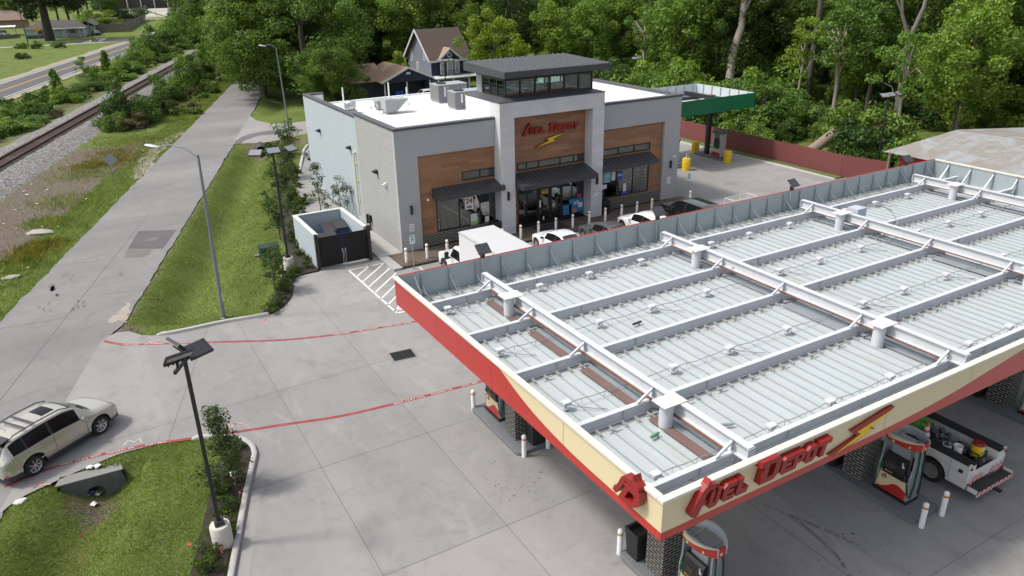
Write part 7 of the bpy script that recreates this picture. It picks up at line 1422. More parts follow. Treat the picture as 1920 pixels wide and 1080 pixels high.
make_car('pickup_truck', 'grey pickup truck standing under the far carport', 'pickup', (-11.5, 291, 0), 2.0, mat('silver_car_paint', (.42, .43, .44), .3, .4), PKP); make_car('car', 'dark blue car on the drive left of the pale blue house', 'car', (-13.5, 284, 0), 2.6, mat('navy_car_paint', (.02, .04, .10), .3, 0, .05, 1, coat=.5), SEDP); make_car('car', 'black car parked at the right side of the pale blue house', 'car', (12.8, 273, 0), 1.9, BCAR, SEDP)
bh = thing('house', 'distant house with a brown roof at the far left edge', 'house', (-16, 345, 0)); m = MB(); m.box(-4, -4, 0, 10, 6, 3); m.build('wall', mat('tan_wall', (.30, .20, .15), .8), bh); m = MB(); m.add([(-5, -5, 2.8), (11, -5, 2.8), (11, 7, 2.8), (-5, 7, 2.8), (0, 1, 6), (6, 1, 6)], [(0, 1, 5, 4), (1, 2, 5), (2, 3, 4, 5), (3, 0, 4)]); m.build('roof', mat('dull_brown_roof', (.20, .145, .115), .9), bh)
def pole(x, y, h, lab, arm=True):
    p = thing('utility_pole', lab, 'utility pole', (x, y, 0), .3, 'wooden utility poles on the far side of the highway'); m = MB(); m.tube([(0, 0, 0), (-.15, 0, h)], [.17, .11], 8); m.build('pole', mat('pole_wood', (.11, .10, .09), .9), p, smooth=True)
    m = MB(); m.bar((-1, 0, h-.5), (1, 0, h-.5), .1, .1) if arm else m.tube([(-.1, 0, h-.6), (-.7, -.4, h-.3), (-1.2, -.7, h-.2)], .04, 6); m.build('cross_arm' if arm else 'lamp_arm', TIMBER, p)
pole(-5.5, 240, 10.5, 'leaning utility pole in front of the pale blue house at the far left', False); pole(9.6, 246, 8.0, 'slim utility pole at the corner of the side street near the hydrant', False); pole(30.5, 328, 10, 'utility pole at the far end of the wooden fence'); pole(58.8, 440, 11, 'utility pole in front of the distant school')
def wfence(pts, h, lab, name='wood_fence'):
    f = thing(name, lab, 'fence', (*pts[0], 0)); m = MB()
    for a, b in zip(pts, pts[1:]):
        n = max(2, int(math.dist(a, b)/.5))
        for i in range(n): p = (a[0]+(b[0]-a[0])*i/n, a[1]+(b[1]-a[1])*i/n); q = (a[0]+(b[0]-a[0])*(i+.96)/n, a[1]+(b[1]-a[1])*(i+.96)/n); hh = h+rnd.uniform(-.05, .05); m.bar((p[0], p[1], hh/2), (q[0], q[1], hh/2), .05, hh)
    m.build('boards', mat('grey_fence_wood', (.17, .145, .12), .9, 0, .15, .6), f, world=True); return f
wfence([(11.5, 287), (21.5, 285), (34, 350)], 2.6, 'weathered grey wooden fence beside the pale blue house'); wfence([(14, 312), (28, 318)], 2.6, 'second weathered wooden fence further back behind the shrubs'); wfence([(-8, 282), (-22, 272)], 1.1, 'low grey fence left of the pale blue house')
hyd = thing('fire_hydrant', 'blue and white fire hydrant on the lawn at the side street corner', 'hydrant', (10.8, 246.5, 0)); m = MB(); m.lathe([(.2, 0), (.2, .1), (.15, .12), (.15, .62), (.2, .65), (.14, .82), (.04, .9)], n=12); m.build('barrel', mat('hydrant_blue', (.04, .12, .35), .5), hyd, smooth=True); m = MB(); m.cyl((-.28, 0, .55), (.28, 0, .55), .07, n=8); m.lathe([(.17, .64), (.15, .82), (.05, .92)], n=12); m.build('bonnet', WHITE, hyd)
ys = thing('warning_sign', 'yellow diamond warning sign in front of the pale blue house', 'road sign', (-3.0, 262, 0)); m = MB(); m.cyl((0, 0, 0), (0, 0, 3.0), .05, n=6); m.build('post', GALV, ys); m = MB(); m.prism([(-.75, 3.2), (0, 2.45), (.75, 3.2), (0, 3.95)], -.09, -.06, 'y'); m.build('panel', mat('sign_yellow', (.75, .42, .02), .5), ys)
bs = thing('school_building', 'long low dark brick building with white columns behind the far fence', 'school', (55, 500, 0), -.12); m = MB(); m.box(-32, 0, 0, 30, 20, 9); m.build('wall', stripes('dark_brick_wall', (.075, .06, .055), (.05, .04, .036), 3, .4, 0, .9, 0), bs); m = MB(); m.box(-34, -1.5, 9, 32, 22, 10); m.build('roof', FRF, bs)
for k in range(9): m = MB(); m.box(-28+7*k-.3, -.8, 0, -28+7*k+.3, -.3, 9); m.build('column', TRW, bs)
make_car('car', 'dark blue SUV parked in front of the distant school', 'car', (48, 482, 0), 1.3, mat('navy_car_paint', (.02, .04, .10)), BIGP)
cf = thing('chain_link_fence', 'chain link fence along the distant school yard', 'fence', (60, 392, 0)); m = MB()
for k in range(16): m.box(24+4.6*k-.08, 388-.45*k*1.0-.08, 0, 24+4.6*k+.08, 388-.45*k+.08, 2.4)
m.bar((24, 388, 2.4), (96, 381, 2.4), .09, .09); m.bar((24, 388, .2), (96, 381, .2), .09, .09); m.build('posts', GALV, cf, world=True)
wfence([(66, 398), (110, 430)], 3, 'black screened fence beside the distant school path', 'screen_fence').children[0].data.materials[0] = BLACK
# ---------------------------------------------------------------- foliage
def fastmesh(name, V, F, mt):
    me = bpy.data.meshes.new(name); n, k = F.shape; me.vertices.add(len(V)); me.vertices.foreach_set('co', V.astype(np.float32).ravel())
    me.loops.add(n*k); me.loops.foreach_set('vertex_index', F.astype(np.int32).ravel()); me.polygons.add(n); me.polygons.foreach_set('loop_start', np.arange(0, n*k, k, dtype=np.int32)); me.update(calc_edges=True); me.materials.append(mt); return me
def leaves(cent, rad, per, size, seed, flat=.75, up=.35, asp=.55, shell=(.55, 1.05)):
    """leaf-sized rhombi spread through clumps: cent (n,3), rad (n,)"""
    r_ = np.random.RandomState(seed); n = len(cent)*per; c = np.repeat(cent, per, 0); rr = np.repeat(rad, per)
    d = r_.normal(size=(n, 3)); d /= np.linalg.norm(d, axis=1)[:, None]; s = r_.uniform(shell[0]**2, shell[1]**2, n)**.5
    p = c + d*(rr*s)[:, None]*np.array([1, 1, flat]); nn = d + r_.normal(size=(n, 3))*.75 + np.array([0, 0, up]); nn /= np.linalg.norm(nn, axis=1)[:, None]
    t = np.cross(nn, r_.normal(size=(n, 3))); t /= np.linalg.norm(t, axis=1)[:, None]; b = np.cross(nn, t); sz = size*r_.uniform(.6, 1.35, n)[:, None]
    V = np.stack([p-t*sz, p+b*sz*asp+nn*sz*.12, p+t*sz, p-b*sz*asp+nn*sz*.12], 1).reshape(-1, 3); return V, np.arange(n*4).reshape(-1, 4)
def clumps(kind, H, Rd, n, seed, zc=.62, zr=.40):
    r_ = np.random.RandomState(seed); out = []; 
    while len(out) < n:
        d = r_.normal(size=3); d /= np.linalg.norm(d); s = r_.uniform(.25, 1)**.5
        if kind == 'round': p = np.array([d[0]*Rd*s, d[1]*Rd*s, H*zc+d[2]*H*zr*s])
        elif kind == 'cone': z = r_.uniform(.12, 1); w = Rd*(1.02-z)**.75; a = r_.uniform(0, 2*pi); q = r_.uniform(.35, 1); p = np.array([math.cos(a)*w*q, math.sin(a)*w*q, H*z])
        elif kind == 'bush': a = r_.uniform(0, 2*pi); q = r_.uniform(0, 1)**.5; z = r_.uniform(.08, 1)*(1-.55*q*q); p = np.array([math.cos(a)*Rd*q, math.sin(a)*Rd*q, H*z*.9])
        out.append(p)
    P = np.array(out); k = np.array([1+.35*math.sin(3*math.atan2(p[1], p[0])+seed)*min(1, math.hypot(p[0], p[1])/Rd) for p in P]); P[:, 0] *= k; P[:, 1] *= k; P[:, 2] = np.clip(P[:, 2]+r_.normal(size=n)*.02*H, .04*H, H); return P
LF_A = leafmat('leaf_mid', (.054, .104, .020), (.146, .240, .050)); LF_B = leafmat('leaf_bright', (.098, .178, .028), (.212, .315, .062)); LF_D = leafmat('leaf_dark', (.032, .068, .018), (.090, .150, .040)); LF_Y = leafmat('leaf_yellow_green', (.10, .165, .018), (.20, .27, .030)); LF_P = leafmat('needle_dark', (.014, .028, .010), (.050, .062, .020), .2); LF_G = leafmat('leaf_grey_green', (.036, .062, .024), (.085, .125, .048)); LF_S = leafmat('leaf_shrub', (.035, .075, .012), (.085, .135, .022))
def trunk_mb(H, r, seed, lean=.04, limbs=6, P=None, z0=.35, top=.8):
    r_ = random.Random(seed); m = MB(); pts = [(0, 0, -.2)]; x = y = 0
    for i in range(1, 6): x += r_.uniform(-1, 1)*lean*H*.25; y += r_.uniform(-1, 1)*lean*H*.25; pts.append((x, y, H*top*i/5))
    m.tube(pts, [r*1.25, r, r*.85, r*.68, r*.5, r*.25], 9)
    for k in range(limbs):
        f = r_.uniform(z0, top*.95)/top; i = min(4, int(f*5)); q = f*5-i; a = Vector(pts[i]).lerp(Vector(pts[i+1]), q)
        if P is not None: e = Vector(P[r_.randrange(len(P))])
        else: e = a+Vector((r_.uniform(-1, 1), r_.uniform(-1, 1), .8))*H*.2
        if e.z < a.z: e.z = a.z+.4
        mid = a.lerp(e, .5)+Vector((r_.uniform(-.3, .3), r_.uniform(-.3, .3), .06*H)); m.tube([a, mid, e], [r*.42, r*.27, r*.08], 6)
    return m
_protos = {}
def proto(key, kind, H, Rd, n, per, size, crad, lf, bark=None, tr=.2, seed=1, zc=.62, zr=.40, flat=.75, limbs=6, top=.8, up=.35, asp=.55):
    P = clumps(kind, H, Rd, n, seed, zc, zr); r_ = np.random.RandomState(seed+9); rad = crad*r_.uniform(.65, 1.35, n)
    V, F = leaves(P, rad, per, size, seed+3, flat, up, asp); me = fastmesh('crown', V, F, lf)
    tm = trunk_mb(H, tr, seed, limbs=limbs, P=P, top=top).build('trunk', bark or WOODTREE, smooth=True) if tr else None
    td = None
    if tm: td = tm.data; bpy.data.objects.remove(tm)
    _protos[key] = (me, td)
def plant(key, name, cat_, label, loc, rz=0, s=1, group=None, crown='crown', stem='trunk'):
    o = thing(name, label, cat_, loc, rz, group); o.scale = s if hasattr(s, '__len__') else (s,)*3; me, td = _protos[key]
    for nm, d in ((crown, me), (stem, td)):
        if d is None: continue
        c = bpy.data.objects.new(nm, d); COL.objects.link(c); c.parent = o; _kidmap.setdefault(o.name, []).append(c)
    return o
LF_BR = leafmat('leaf_brown', (.07, .055, .030), (.135, .115, .060), .2)
# prototypes
for i in range(3):
    proto('tallA%d' % i, 'round', 17, 4.4, 62, 230, .175, 1.35, LF_A, tr=.28, seed=20+i, zc=.60, zr=.37)
    proto('tallD%d' % i, 'round', 17, 4.2, 60, 220, .175, 1.35, LF_D, tr=.28, seed=30+i, zc=.58, zr=.40)
    proto('tallB%d' % i, 'round', 15, 4.0, 52, 230, .175, 1.25, LF_B, tr=.22, seed=40+i, zc=.58, zr=.38)
    proto('bushA%d' % i, 'bush', 4, 2.3, 30, 170, .12, .75, LF_A, tr=.07, seed=60+i, top=.6); proto('bushB%d' % i, 'bush', 4, 2.1, 28, 170, .12, .75, LF_B, tr=.07, seed=70+i, top=.6); proto('bushD%d' % i, 'bush', 4, 2.3, 30, 170, .12, .75, LF_D, tr=.07, seed=80+i, top=.6)
    proto('low%d' % i, 'bush', 1.1, 2.2, 22, 90, .13, .5, (LF_A, LF_S, LF_BR)[i], tr=0, seed=90+i)
    proto('shrub%d' % i, 'bush', .55, .32, 12, 60, .035, .13, LF_S, tr=.012, seed=110+i, top=.5)
proto('oak0', 'round', 17, 8.2, 135, 330, .17, 1.55, LF_A, tr=.45, seed=51, zc=.50, zr=.46, limbs=12); proto('oak1', 'round', 17, 7.6, 125, 330, .17, 1.5, LF_A, tr=.42, seed=52, zc=.50, zr=.46, limbs=12)
proto('thin0', 'round', 14, 3.0, 24, 130, .17, .9, LF_B, BARKPALE, .20, 55, .70, .28, limbs=9); proto('thin1', 'round', 14, 3.2, 22, 130, .17, .9, LF_A, BARKPALE, .22, 56, .72, .26, limbs=9)
proto('cone0', 'cone', 5, 1.5, 40, 90, .15, .5, LF_B, tr=.07, seed=57); proto('pine', 'round', 18, 7.5, 80, 150, .28, 1.5, LF_P, mat('pine_bark', (.05, .042, .036), .95, 0, .3, 4), .75, 58, .60, .36, flat=.5, limbs=14)
proto('young0', 'round', 3.6, .75, 26, 60, .05, .26, LF_G, tr=.03, seed=59, zc=.56, zr=.36, limbs=8); proto('young1', 'cone', 4.0, .75, 30, 45, .055, .25, LF_G, tr=.03, seed=63, limbs=10, top=.9); proto('young3', 'cone', 3.3, .8, 46, 70, .05, .26, LF_G, tr=.03, seed=67, limbs=10, top=.9); proto('young2', 'round', 3.4, .7, 34, 70, .05, .26, LF_D, tr=.03, seed=64, zc=.55, zr=.38, limbs=8)

# ---- the wood behind the shop -------------------------------------------------
SNAGS = [(68.5, 66.5), (77, 62), (74, 48), (84, 40), (75.1, 88.9), (70.5, 84.5)]
pts = []
def far_ok(x, y, dmin, L): return all((x-a)**2+(y-b)**2 > dmin*dmin for a, b in L)
r7 = random.Random(3); tries = 0
def in_wood(x, y):
    if 66 < x < 112 and 28 < y < 104 and y < x*1.25+14: return x > 66 or y < 45
    if 58 < x < 68 and 26 < y < 46: return True
    if 60 < x < 130 and 90 < y < 132: return True
    if 22 < x < 66 and 116 < y < 142: return True
    if 58 < x < 72 and 96 < y < 116: return True
    return False
KL = {'tallA': ('broadleaf_tree', 'full mid green tree in the wood behind the shop and forecourt', 'mid green trees of the wood'), 'tallD': ('broadleaf_tree', 'dark tree with near black green leaves in the wood', 'dark trees of the wood'), 'tallB': ('broadleaf_tree', 'fresh light green tree in the wood', 'light green trees of the wood')}
while len(pts) < 150 and tries < 9000:
    tries += 1; x, y = r7.uniform(22, 130), r7.uniform(24, 142)
    hidden = any(math.hypot(x, y) < math.hypot(a, b)+2 and abs(math.atan2(x, y)-math.atan2(a, b))*math.hypot(x, y) < 4.6 for a, b in SNAGS)
    if in_wood(x, y) and not hidden and far_ok(x, y, 4.9, pts): pts.append((x, y))
for i, (x, y) in enumerate(pts):
    k = r7.choice(['tallA', 'tallA', 'tallD', 'tallD', 'tallB', 'tallB']); nm, lb, gp = KL[k]; s = r7.uniform(.82, 1.22); plant(k+str(r7.randrange(3)), nm, 'tree', lb, (x, y, 0), r7.uniform(0, 6.3), (s*r7.uniform(.85, 1.1), s*r7.uniform(.85, 1.1), s), gp)
# far line of trees closing the horizon
fars = []
for i in range(120):
    a = R(-14+i*.68); d = r7.uniform(165, 210); x, y = d*math.sin(a), d*math.cos(a)
    if x < 36 or (x < 60 and y > 150 and False): continue
    fars.append((x, y))
for x, y in fars: s = r7.uniform(1.0, 1.5); plant('tall'+r7.choice('AD')+str(r7.randrange(3)), 'broadleaf_tree', 'tree', 'distant tree in the far row closing the view behind the wood', (x, y, 0), r7.uniform(0, 6), s, 'trees far behind the wood')
# undergrowth between the fence and the wood
us = []; tries = 0
while len(us) < 95 and tries < 6000:
    tries += 1; x, y = r7.uniform(56.4, 82), r7.uniform(35.5, 92)
    ok = (x < 60+max(0, (y-40))*.5) and (y < 63 or x > 57) and not (y > 82 and x < 66)
    ok = ok and not (x < 62 and 40 < y < 49 and abs(math.atan2(x, y)-math.atan2(55.5, 44)) < .06) and not any(math.hypot(x-a, y-b) < 3 for a, b in SNAGS)
    if ok and far_ok(x, y, 2.6, us) and math.hypot(x-56.3, y-37.5) > 1.5: us.append((x, y))
_n0 = len(us); tries = 0
while len(us) < _n0+34 and tries < 3000:
    tries += 1; x, y = r7.uniform(76, 102), r7.uniform(28, 66)
    if far_ok(x, y, 3.2, us) and far_ok(x, y, 1.5, pts): us.append((x, y))
UG = {'bushA': ('mid green bush in the undergrowth behind the red fence', 'mid green undergrowth'), 'bushB': ('bright green bush in the undergrowth behind the red fence', 'bright undergrowth'), 'bushD': ('dark green bush in the undergrowth behind the red fence', 'dark undergrowth')}
for x, y in us:
    k = r7.choice(['bushA', 'bushB', 'bushD', 'bushA', 'bushB']); s = r7.uniform(.45, .95) if x < 58.5 else r7.uniform(.8, 1.8); plant(k+str(r7.randrange(3)), 'bush', 'bush', UG[k][0], (x, y, 0), r7.uniform(0, 6), s, UG[k][1], 'foliage', 'stem')
for i, (x, y, s, k, lab) in enumerate(((75.1, 88.9, 1.0, 'thin0', 'slender pale stemmed tree with a forked trunk right of the shop tower'), (70.5, 84.5, .85, 'thin1', 'slim bare stemmed tree beside the black light pole behind the tower'), (84.5, 80, 1.1, 'thin1', 'thin tree with a dark straight trunk right of the pale dead trunk'), (88, 62, 1.1, 'thin0', 'pale forked thin tree in the middle of the wood'), (73, 60, .8, 'thin0', 'thin light green tree above the middle of the red fence'), (66, 74, .9, 'thin1', 'thin pale tree above the left end of the green canopy'), (69, 52, .95, 'thin1', 'thin tree with bare lower trunk left of the right light pole'), (63.5, 41, .8, 'thin0', 'thin tree rising just behind the leaning log'), (76, 33, 1.0, 'thin0', 'thin tree behind the left slope of the shed roof'))): plant(k, 'slender_tree', 'tree', lab, (x, y, 0), i*1.1, s)
def snag(loc, lab, pts_, rs, fork=None, mt=None):
    t = thing('dead_tree', lab, 'dead tree', loc); m = MB(); m.tube(pts_, rs, 10)
    for f in fork or (): m.tube(f[0], f[1], 7)
    m.build('trunk', mt or mat('bare_wood', (.33, .29, .25), .9, 0, .2, 3, .5, 10), t, smooth=True)
snag((68.5, 66.5, 0), 'tall pale bare dead trunk above the green canopy', [(0, 0, -.2), (.1, 0, 4), (.5, .2, 7.0), (1.4, .2, 9.5), (1.5, .2, 12.5), (1.9, .2, 14.4)], [.55, .48, .46, .40, .34, .22], [([(1.5, .2, 11.0), (2.1, .1, 12.0), (2.5, 0, 12.9)], [.22, .16, .08])])
snag((77, 62, 0), 'dark straight trunk rising through the wood right of the pale dead trunk', [(0, 0, 0), (.3, 0, 8), (.9, .3, 20)], [.42, .36, .22], mt=mat('dark_trunk', (.085, .07, .06), .95, 0, .25, 4))
snag((74, 48, 0), 'grey forked bare tree in front of the right part of the wood', [(0, 0, 0), (-.1, 0, 6), (.1, .2, 9)], [.4, .34, .28], [([(.1, .2, 9), (.6, -.4, 12), (.9, -.6, 17)], [.26, .2, .1]), ([(.1, .2, 9), (-.9, .8, 11.5), (-1.4, 1.1, 15)], [.22, .16, .06]), ([(-.9, .8, 11.5), (-2.1, 1.6, 14)], [.13, .05])], mat('grey_trunk', (.19, .165, .145), .95, 0, .2, 4))
snag((84, 40, 0), 'broken curved bare limb tree at the right side of the wood', [(0, 0, 0), (.2, 0, 6), (1.2, -.8, 9.0), (1.9, -1.0, 11.5), (3.0, -2.0, 12.2)], [.35, .3, .24, .16, .12], None, mat('grey_trunk', (.19, .165, .145)))
# ---- big trees beside the road and by the houses ----------------------------------
plant('oak0', 'big_tree', 'tree', 'very large spreading tree beside the road in front of the bungalow', (29.5, 106.5, 0), .4, (1.12, 1.12, 1.05)); plant('oak1', 'big_tree', 'tree', 'bright green spreading tree overhanging the road left of the big tree', (24.8, 113.5, 0), 2.0, (.95, .95, .95)); plant('oak0', 'big_tree', 'tree', 'lower spreading tree right of the big tree whose branches cover the bungalow roof', (29.6, 97.0, 0), 3.5, (.50, .50, .52))
plant('oak1', 'big_tree', 'tree', 'yellow green tree beside the roof of the blue house', (51.6, 93.5, 0), 1.1, (.60, .60, .66)).children[0].data = fastmesh('crown', *leaves(clumps('round', 17, 6.8, 70, 77, .62, .34), np.full(70, 1.5), 170, .25, 78), LF_Y)
plant('bushB0', 'bush', 'bush', 'small bright bush between the bungalow and the blue house', (43.3, 108, 0), 0, 1.4)
for i, (x, y, s, k) in enumerate(((37, 128, 1.2, 'tallD0'), (31, 124, 1.1, 'tallD1'), (52, 114, 1.0, 'tallD2'), (27, 128, 1.15, 'tallA1'), (43, 132, 1.2, 'tallD0'), (58, 108, .8, 'tallA0'))): plant(k, 'broadleaf_tree', 'tree', 'tall dark tree standing close behind the two houses', (x, y, 0), i, s, 'trees behind the houses')
# ---- trackside growth (photo base pixel, height, width) -----------------------------
TL = {'L': ('between the highway and the railway track', 'trees and bushes between highway and track'), 'R': ('between the railway track and the frontage road', 'bushes between track and road')}
trk = [('L', 112, 190, 4.4, 'cone0', 1), ('L', 122, 193, 2.8, 'bushB0', .9), ('L', 92, 185, 2.6, 'bushA1', .7), ('L', 20, 200, 2.0, 'bushD0', .6), ('L', 15, 250, 2.2, 'bushB1', 1.2), ('L', 40, 245, 1.7, 'bushA0', 1.1), ('L', 5, 232, 2.4, 'bushA2', 1.0), ('L', 60, 232, 1.4, 'bushA0', 1.1), ('L', 165, 165, 5.2, 'thin0', .9), ('L', 160, 172, 2.2, 'bushA0', 1.2), ('L', 185, 160, 3.0, 'bushA1', 1.3), ('L', 205, 150, 4.8, 'cone0', 1.2),
       ('L', 215, 152, 2.8, 'bushB0', 1.3), ('L', 230, 140, 3.6, 'bushB1', 1.3), ('L', 245, 138, 2.6, 'bushA2', 1.5), ('L', 250, 128, 4.4, 'bushA1', 1.4), ('L', 262, 118, 5.4, 'bushB2', 1.6), ('L', 275, 120, 3.0, 'bushY', 1.0), ('L', 280, 106, 6.4, 'bushA0', 1.9), ('L', 295, 105, 5.0, 'bushD1', 1.7), ('L', 300, 92, 7.6, 'bushA1', 2.0), ('L', 315, 92, 6.2, 'bushD0', 1.9), ('L', 318, 82, 8.6, 'bushB1', 2.0), ('L', 330, 88, 5.0, 'bushD2', 1.9), ('L', 340, 78, 9.5, 'bushA2', 2.3), ('L', 352, 78, 7.0, 'bushD1', 2.0),
       ('L', 345, 65, 12, 'tallD0', .7), ('L', 362, 66, 10, 'tallA1', .65), ('L', 372, 70, 6.0, 'bushD0', 2.0), ('L', 380, 62, 8, 'bushA1', 2.2), ('L', 395, 55, 6.5, 'bushB0', 2.2), ('L', 405, 45, 9, 'bushB1', 2.6), ('L', 420, 42, 10, 'tallA0', .7), ('L', 435, 40, 11, 'tallB0', .7), ('L', 310, 100, 2.5, 'bushB2', 1.6), ('L', 338, 92, 2.2, 'bushA0', 1.6), ('L', 285, 118, 2.0, 'bushD0', 1.3), ('L', 235, 150, 1.8, 'bushB0', 1.4), ('L', 258, 132, 1.9, 'bushB1', 1.4),
       ('R', 225, 238, 4.3, 'bushD0', 1.2), ('R', 240, 235, 5.4, 'bushD1', 1.25), ('R', 255, 232, 4.6, 'bushA1', 1.2), ('R', 272, 226, 3.6, 'bushD0', 1.2), ('R', 218, 247, 2.4, 'bushA2', 1.0), ('R', 287, 216, 4.0, 'bushD2', 1.3), ('R', 250, 243, 2.2, 'bushBr', 1.2), ('R', 298, 165, 3.0, 'bushA0', .7), ('R', 310, 195, 3.6, 'bushA0', 1.1), ('R', 325, 190, 4.0, 'bushD0', 1.1), ('R', 340, 180, 4.4, 'bushA1', 1.2), ('R', 352, 172, 5.0, 'bushA2', 1.2), ('R', 365, 160, 4.8, 'bushD1', 1.3), ('R', 375, 152, 4.4, 'bushA0', 1.2), ('R', 385, 140, 5.6, 'bushB0', 1.2), ('R', 398, 132, 5.4, 'bushA1', 1.4), ('R', 390, 110, 8.5, 'cone0', 1.6),
       ('R', 412, 118, 6.5, 'bushB1', 1.6), ('R', 425, 105, 8.5, 'bushA2', 1.9), ('R', 440, 95, 9, 'tallB1', .6), ('R', 448, 80, 11, 'tallA2', .7), ('R', 460, 78, 9, 'bushB2', 2.2), ('R', 350, 130, 2.8, 'bushA1', .9), ('R', 342, 122, 2.6, 'bushB1', .8), ('R', 400, 100, 5.4, 'bushA0', 1.2), ('R', 415, 88, 7.5, 'bushB1', 1.8), ('R', 430, 75, 9, 'tallB2', .6), ('R', 455, 62, 10, 'tallA0', .7), ('R', 470, 52, 12, 'tallB0', .8)]
proto('bushY', 'bush', 4, 2.1, 28, 170, .12, .75, LF_Y, tr=.07, seed=99, top=.6)
_h = {'cone0': 5, 'thin0': 14}
proto('bushBr', 'bush', 4, 2.1, 28, 170, .12, .75, LF_BR, tr=.07, seed=98, top=.6)
TD = {'bushBr': 'dry brown bush', 'cone0': 'pointed light green young tree', 'thin0': 'sparse light tree', 'bushA': 'mid green bush', 'bushB': 'bright green bush', 'bushD': 'dark green bush', 'bushY': 'yellow green bush', 'tallA': 'tall mid green tree', 'tallB': 'tall light green tree', 'tallD': 'tall dark tree'}
for side, px, py, h, k, w_ in trk:
    a = G(px, py); base = k if k in TD else k[:5]; hh = _h.get(k, 4 if k[:4] == 'bush' else (17 if k[:5] in ('tallA', 'tallD') else 15)); sz = h/hh; ww = w_ if k[:4] in ('bush', 'tall', 'cone') else sz
    if k[:4] == 'bush': ww = w_*.78; sz *= .95 if side == 'L' else 1.02
    if k == 'cone0': ww = sz*.95
    plant(k, 'bush' if k[:4] == 'bush' else 'trackside_tree', 'bush' if k[:4] == 'bush' else 'tree', TD[base]+' '+TL[side][0], (a[0], a[1], -.1), px*.7, (ww, ww, sz), TD[base]+' '+TL[side][1], 'foliage' if k[:4] == 'bush' else 'crown', 'stem' if k[:4] == 'bush' else 'trunk')
# low tangled growth along both sides of the track
i = 0
for side, s0, s1, t0, t1, n in (('L', -37, -27.5, 95, 260, 70), ('R', -17.5, -11.5, 78, 210, 60), ('L', -33, -27, 60, 110, 14)):
    for _ in range(n):
        t = r7.uniform(t0, t1); s_ = r7.uniform(s0, s1); p = ST(s_, t, -.08); q = r7.uniform(.6, 1.25); plant('low%d' % r7.randrange(3), 'low_bush', 'bush', 'low tangled bush '+TL[side][0], p, r7.uniform(0, 6), (q, q, q*r7.uniform(.6, 1.4)), 'low growth '+TL[side][0], 'foliage', 'stem')
# ---- far left trees -------------------------------------------------------------
plant('pine', 'pine_tree', 'pine tree', 'huge dark pine in front of the pale blue house at the far left', (-.4, 262, 0), 0, (1.5, 1.5, 1.55))
for i, (px, py, h, k, w_, lab) in enumerate(((205, 42, 15, 'tallA0', 1.35, 'round tree behind the fence right of the pale blue house'), (188, 55, 7, 'bushY', 3.2, 'yellow green shrub beside the pale blue house roof'), (172, 50, 6, 'bushB0', 3.0, 'bright bush behind the pale blue house'), (240, 40, 7, 'bushG', 4.2, 'wide brownish bush over the wooden fence'), (150, 40, 22, 'tallD1', 1.7, 'dark tall tree behind the right end of the pale blue house'), (130, 38, 24, 'tallD2', 1.8, 'second dark tall tree behind the pale blue house'), (110, 42, 20, 'tallA2', 1.6, 'mid green tree behind the pine'), (20, 50, 16, 'tallA1', 1.5, 'tree behind the carport at the far left'), (30, 24, 14, 'tallB1', 1.5, 'light green tree above the brown roof at the far left'), (62, 40, 20, 'tallD0', 1.6, 'dark tree left of the pine'), (165, 20, 26, 'tallD0', 2.0, 'tall dark tree far behind the pale blue house'), (8, 18, 16, 'tallD2', 1.8, 'dark tree at the upper left corner'), (215, 20, 14, 'tallA1', 1.4, 'tree left of the distant school'))):
    a = G(px, py); k2 = 'bushD2' if k == 'bushG' else k; hh = 4 if k2[:4] == 'bush' else (15 if k2[:5] == 'tallB' else 17); plant(k2, 'bush' if k2[:4] == 'bush' else 'broadleaf_tree', 'bush' if k2[:4] == 'bush' else 'tree', lab, (a[0], a[1], 0), i, (w_*.9, w_*.9, h/hh))
for i, (px, py, lab) in enumerate(((40, 91, 'clipped small shrub left of the utility pole on the far lawn'), (68, 91, 'clipped small shrub right of the utility pole on the far lawn'), (110, 90, 'clipped small shrub on the lawn edge in front of the porch'), (44, 110, 'lone clipped shrub in the middle of the far lawn'))): a = G(px, py); plant('bushD%d' % (i % 3), 'lawn_shrub', 'shrub', lab, (a[0], a[1], 0), i, (.62, .62, .5), None, 'foliage', 'stem')
# ---- young trees and shrubs on the plot ------------------------------------------
def stakes(x, y, z, lab):
    t = thing('tree_stake', lab, 'stake', (x, y, z), 0, 'black stakes beside the young trees'); m = MB(); m.cyl((0, 0, 0), (0, 0, 1.15), .02, n=7); m.build('post', BLACK, t); m = MB(); m.cyl((0, 0, 1.0), (0, 0, 1.16), .022, n=7); m.build('white_tip', WHITE, t)
yt = [(1.95, 23.0, 'young3', .95, 'young tree in the mulch bed behind the near light pole'), (7.75, 39.5, 'young2', .95, 'young tree in the corner bed in front of the dumpster light pole'), (14.2, 52.3, 'young1', 1.0, 'taller young tree behind the dumpster enclosure against the blue wall'), (15.2, 50.6, 'young0', .92, 'shorter young tree close to the blue wall behind the enclosure'),
      (10.2, 48.2, 'young2', 1.15, 'young tree in the side bed just left of the tall light pole'), (12.6, 57.0, 'young2', 1.15, 'second young tree along the side bed'), (14.9, 64.3, 'young2', 1.1, 'third young tree along the side bed'), (17.4, 73.0, 'young2', 1.2, 'last young tree at the far end of the side bed'), (1.0, 16.2, 'young1', .9, 'young tree below the lower picture edge')]
for i, (x, y, k, s, lab) in enumerate(yt[:-1]): plant(k, 'young_tree', 'tree', lab, (x, y, .06), i*1.3, (s*1.15, s*1.15, s))
for x, y, lab in ((2.05, 22.2, 'black tree stake beside the young tree in the near bed'), (8.0, 38.9, 'front black tree stake beside the corner young tree'), (7.6, 39.2, 'rear black tree stake beside the corner young tree'), (10.5, 47.9, 'black tree stake beside the young tree left of the tall light pole')): stakes(x, y, .07, lab)
sh_ = []
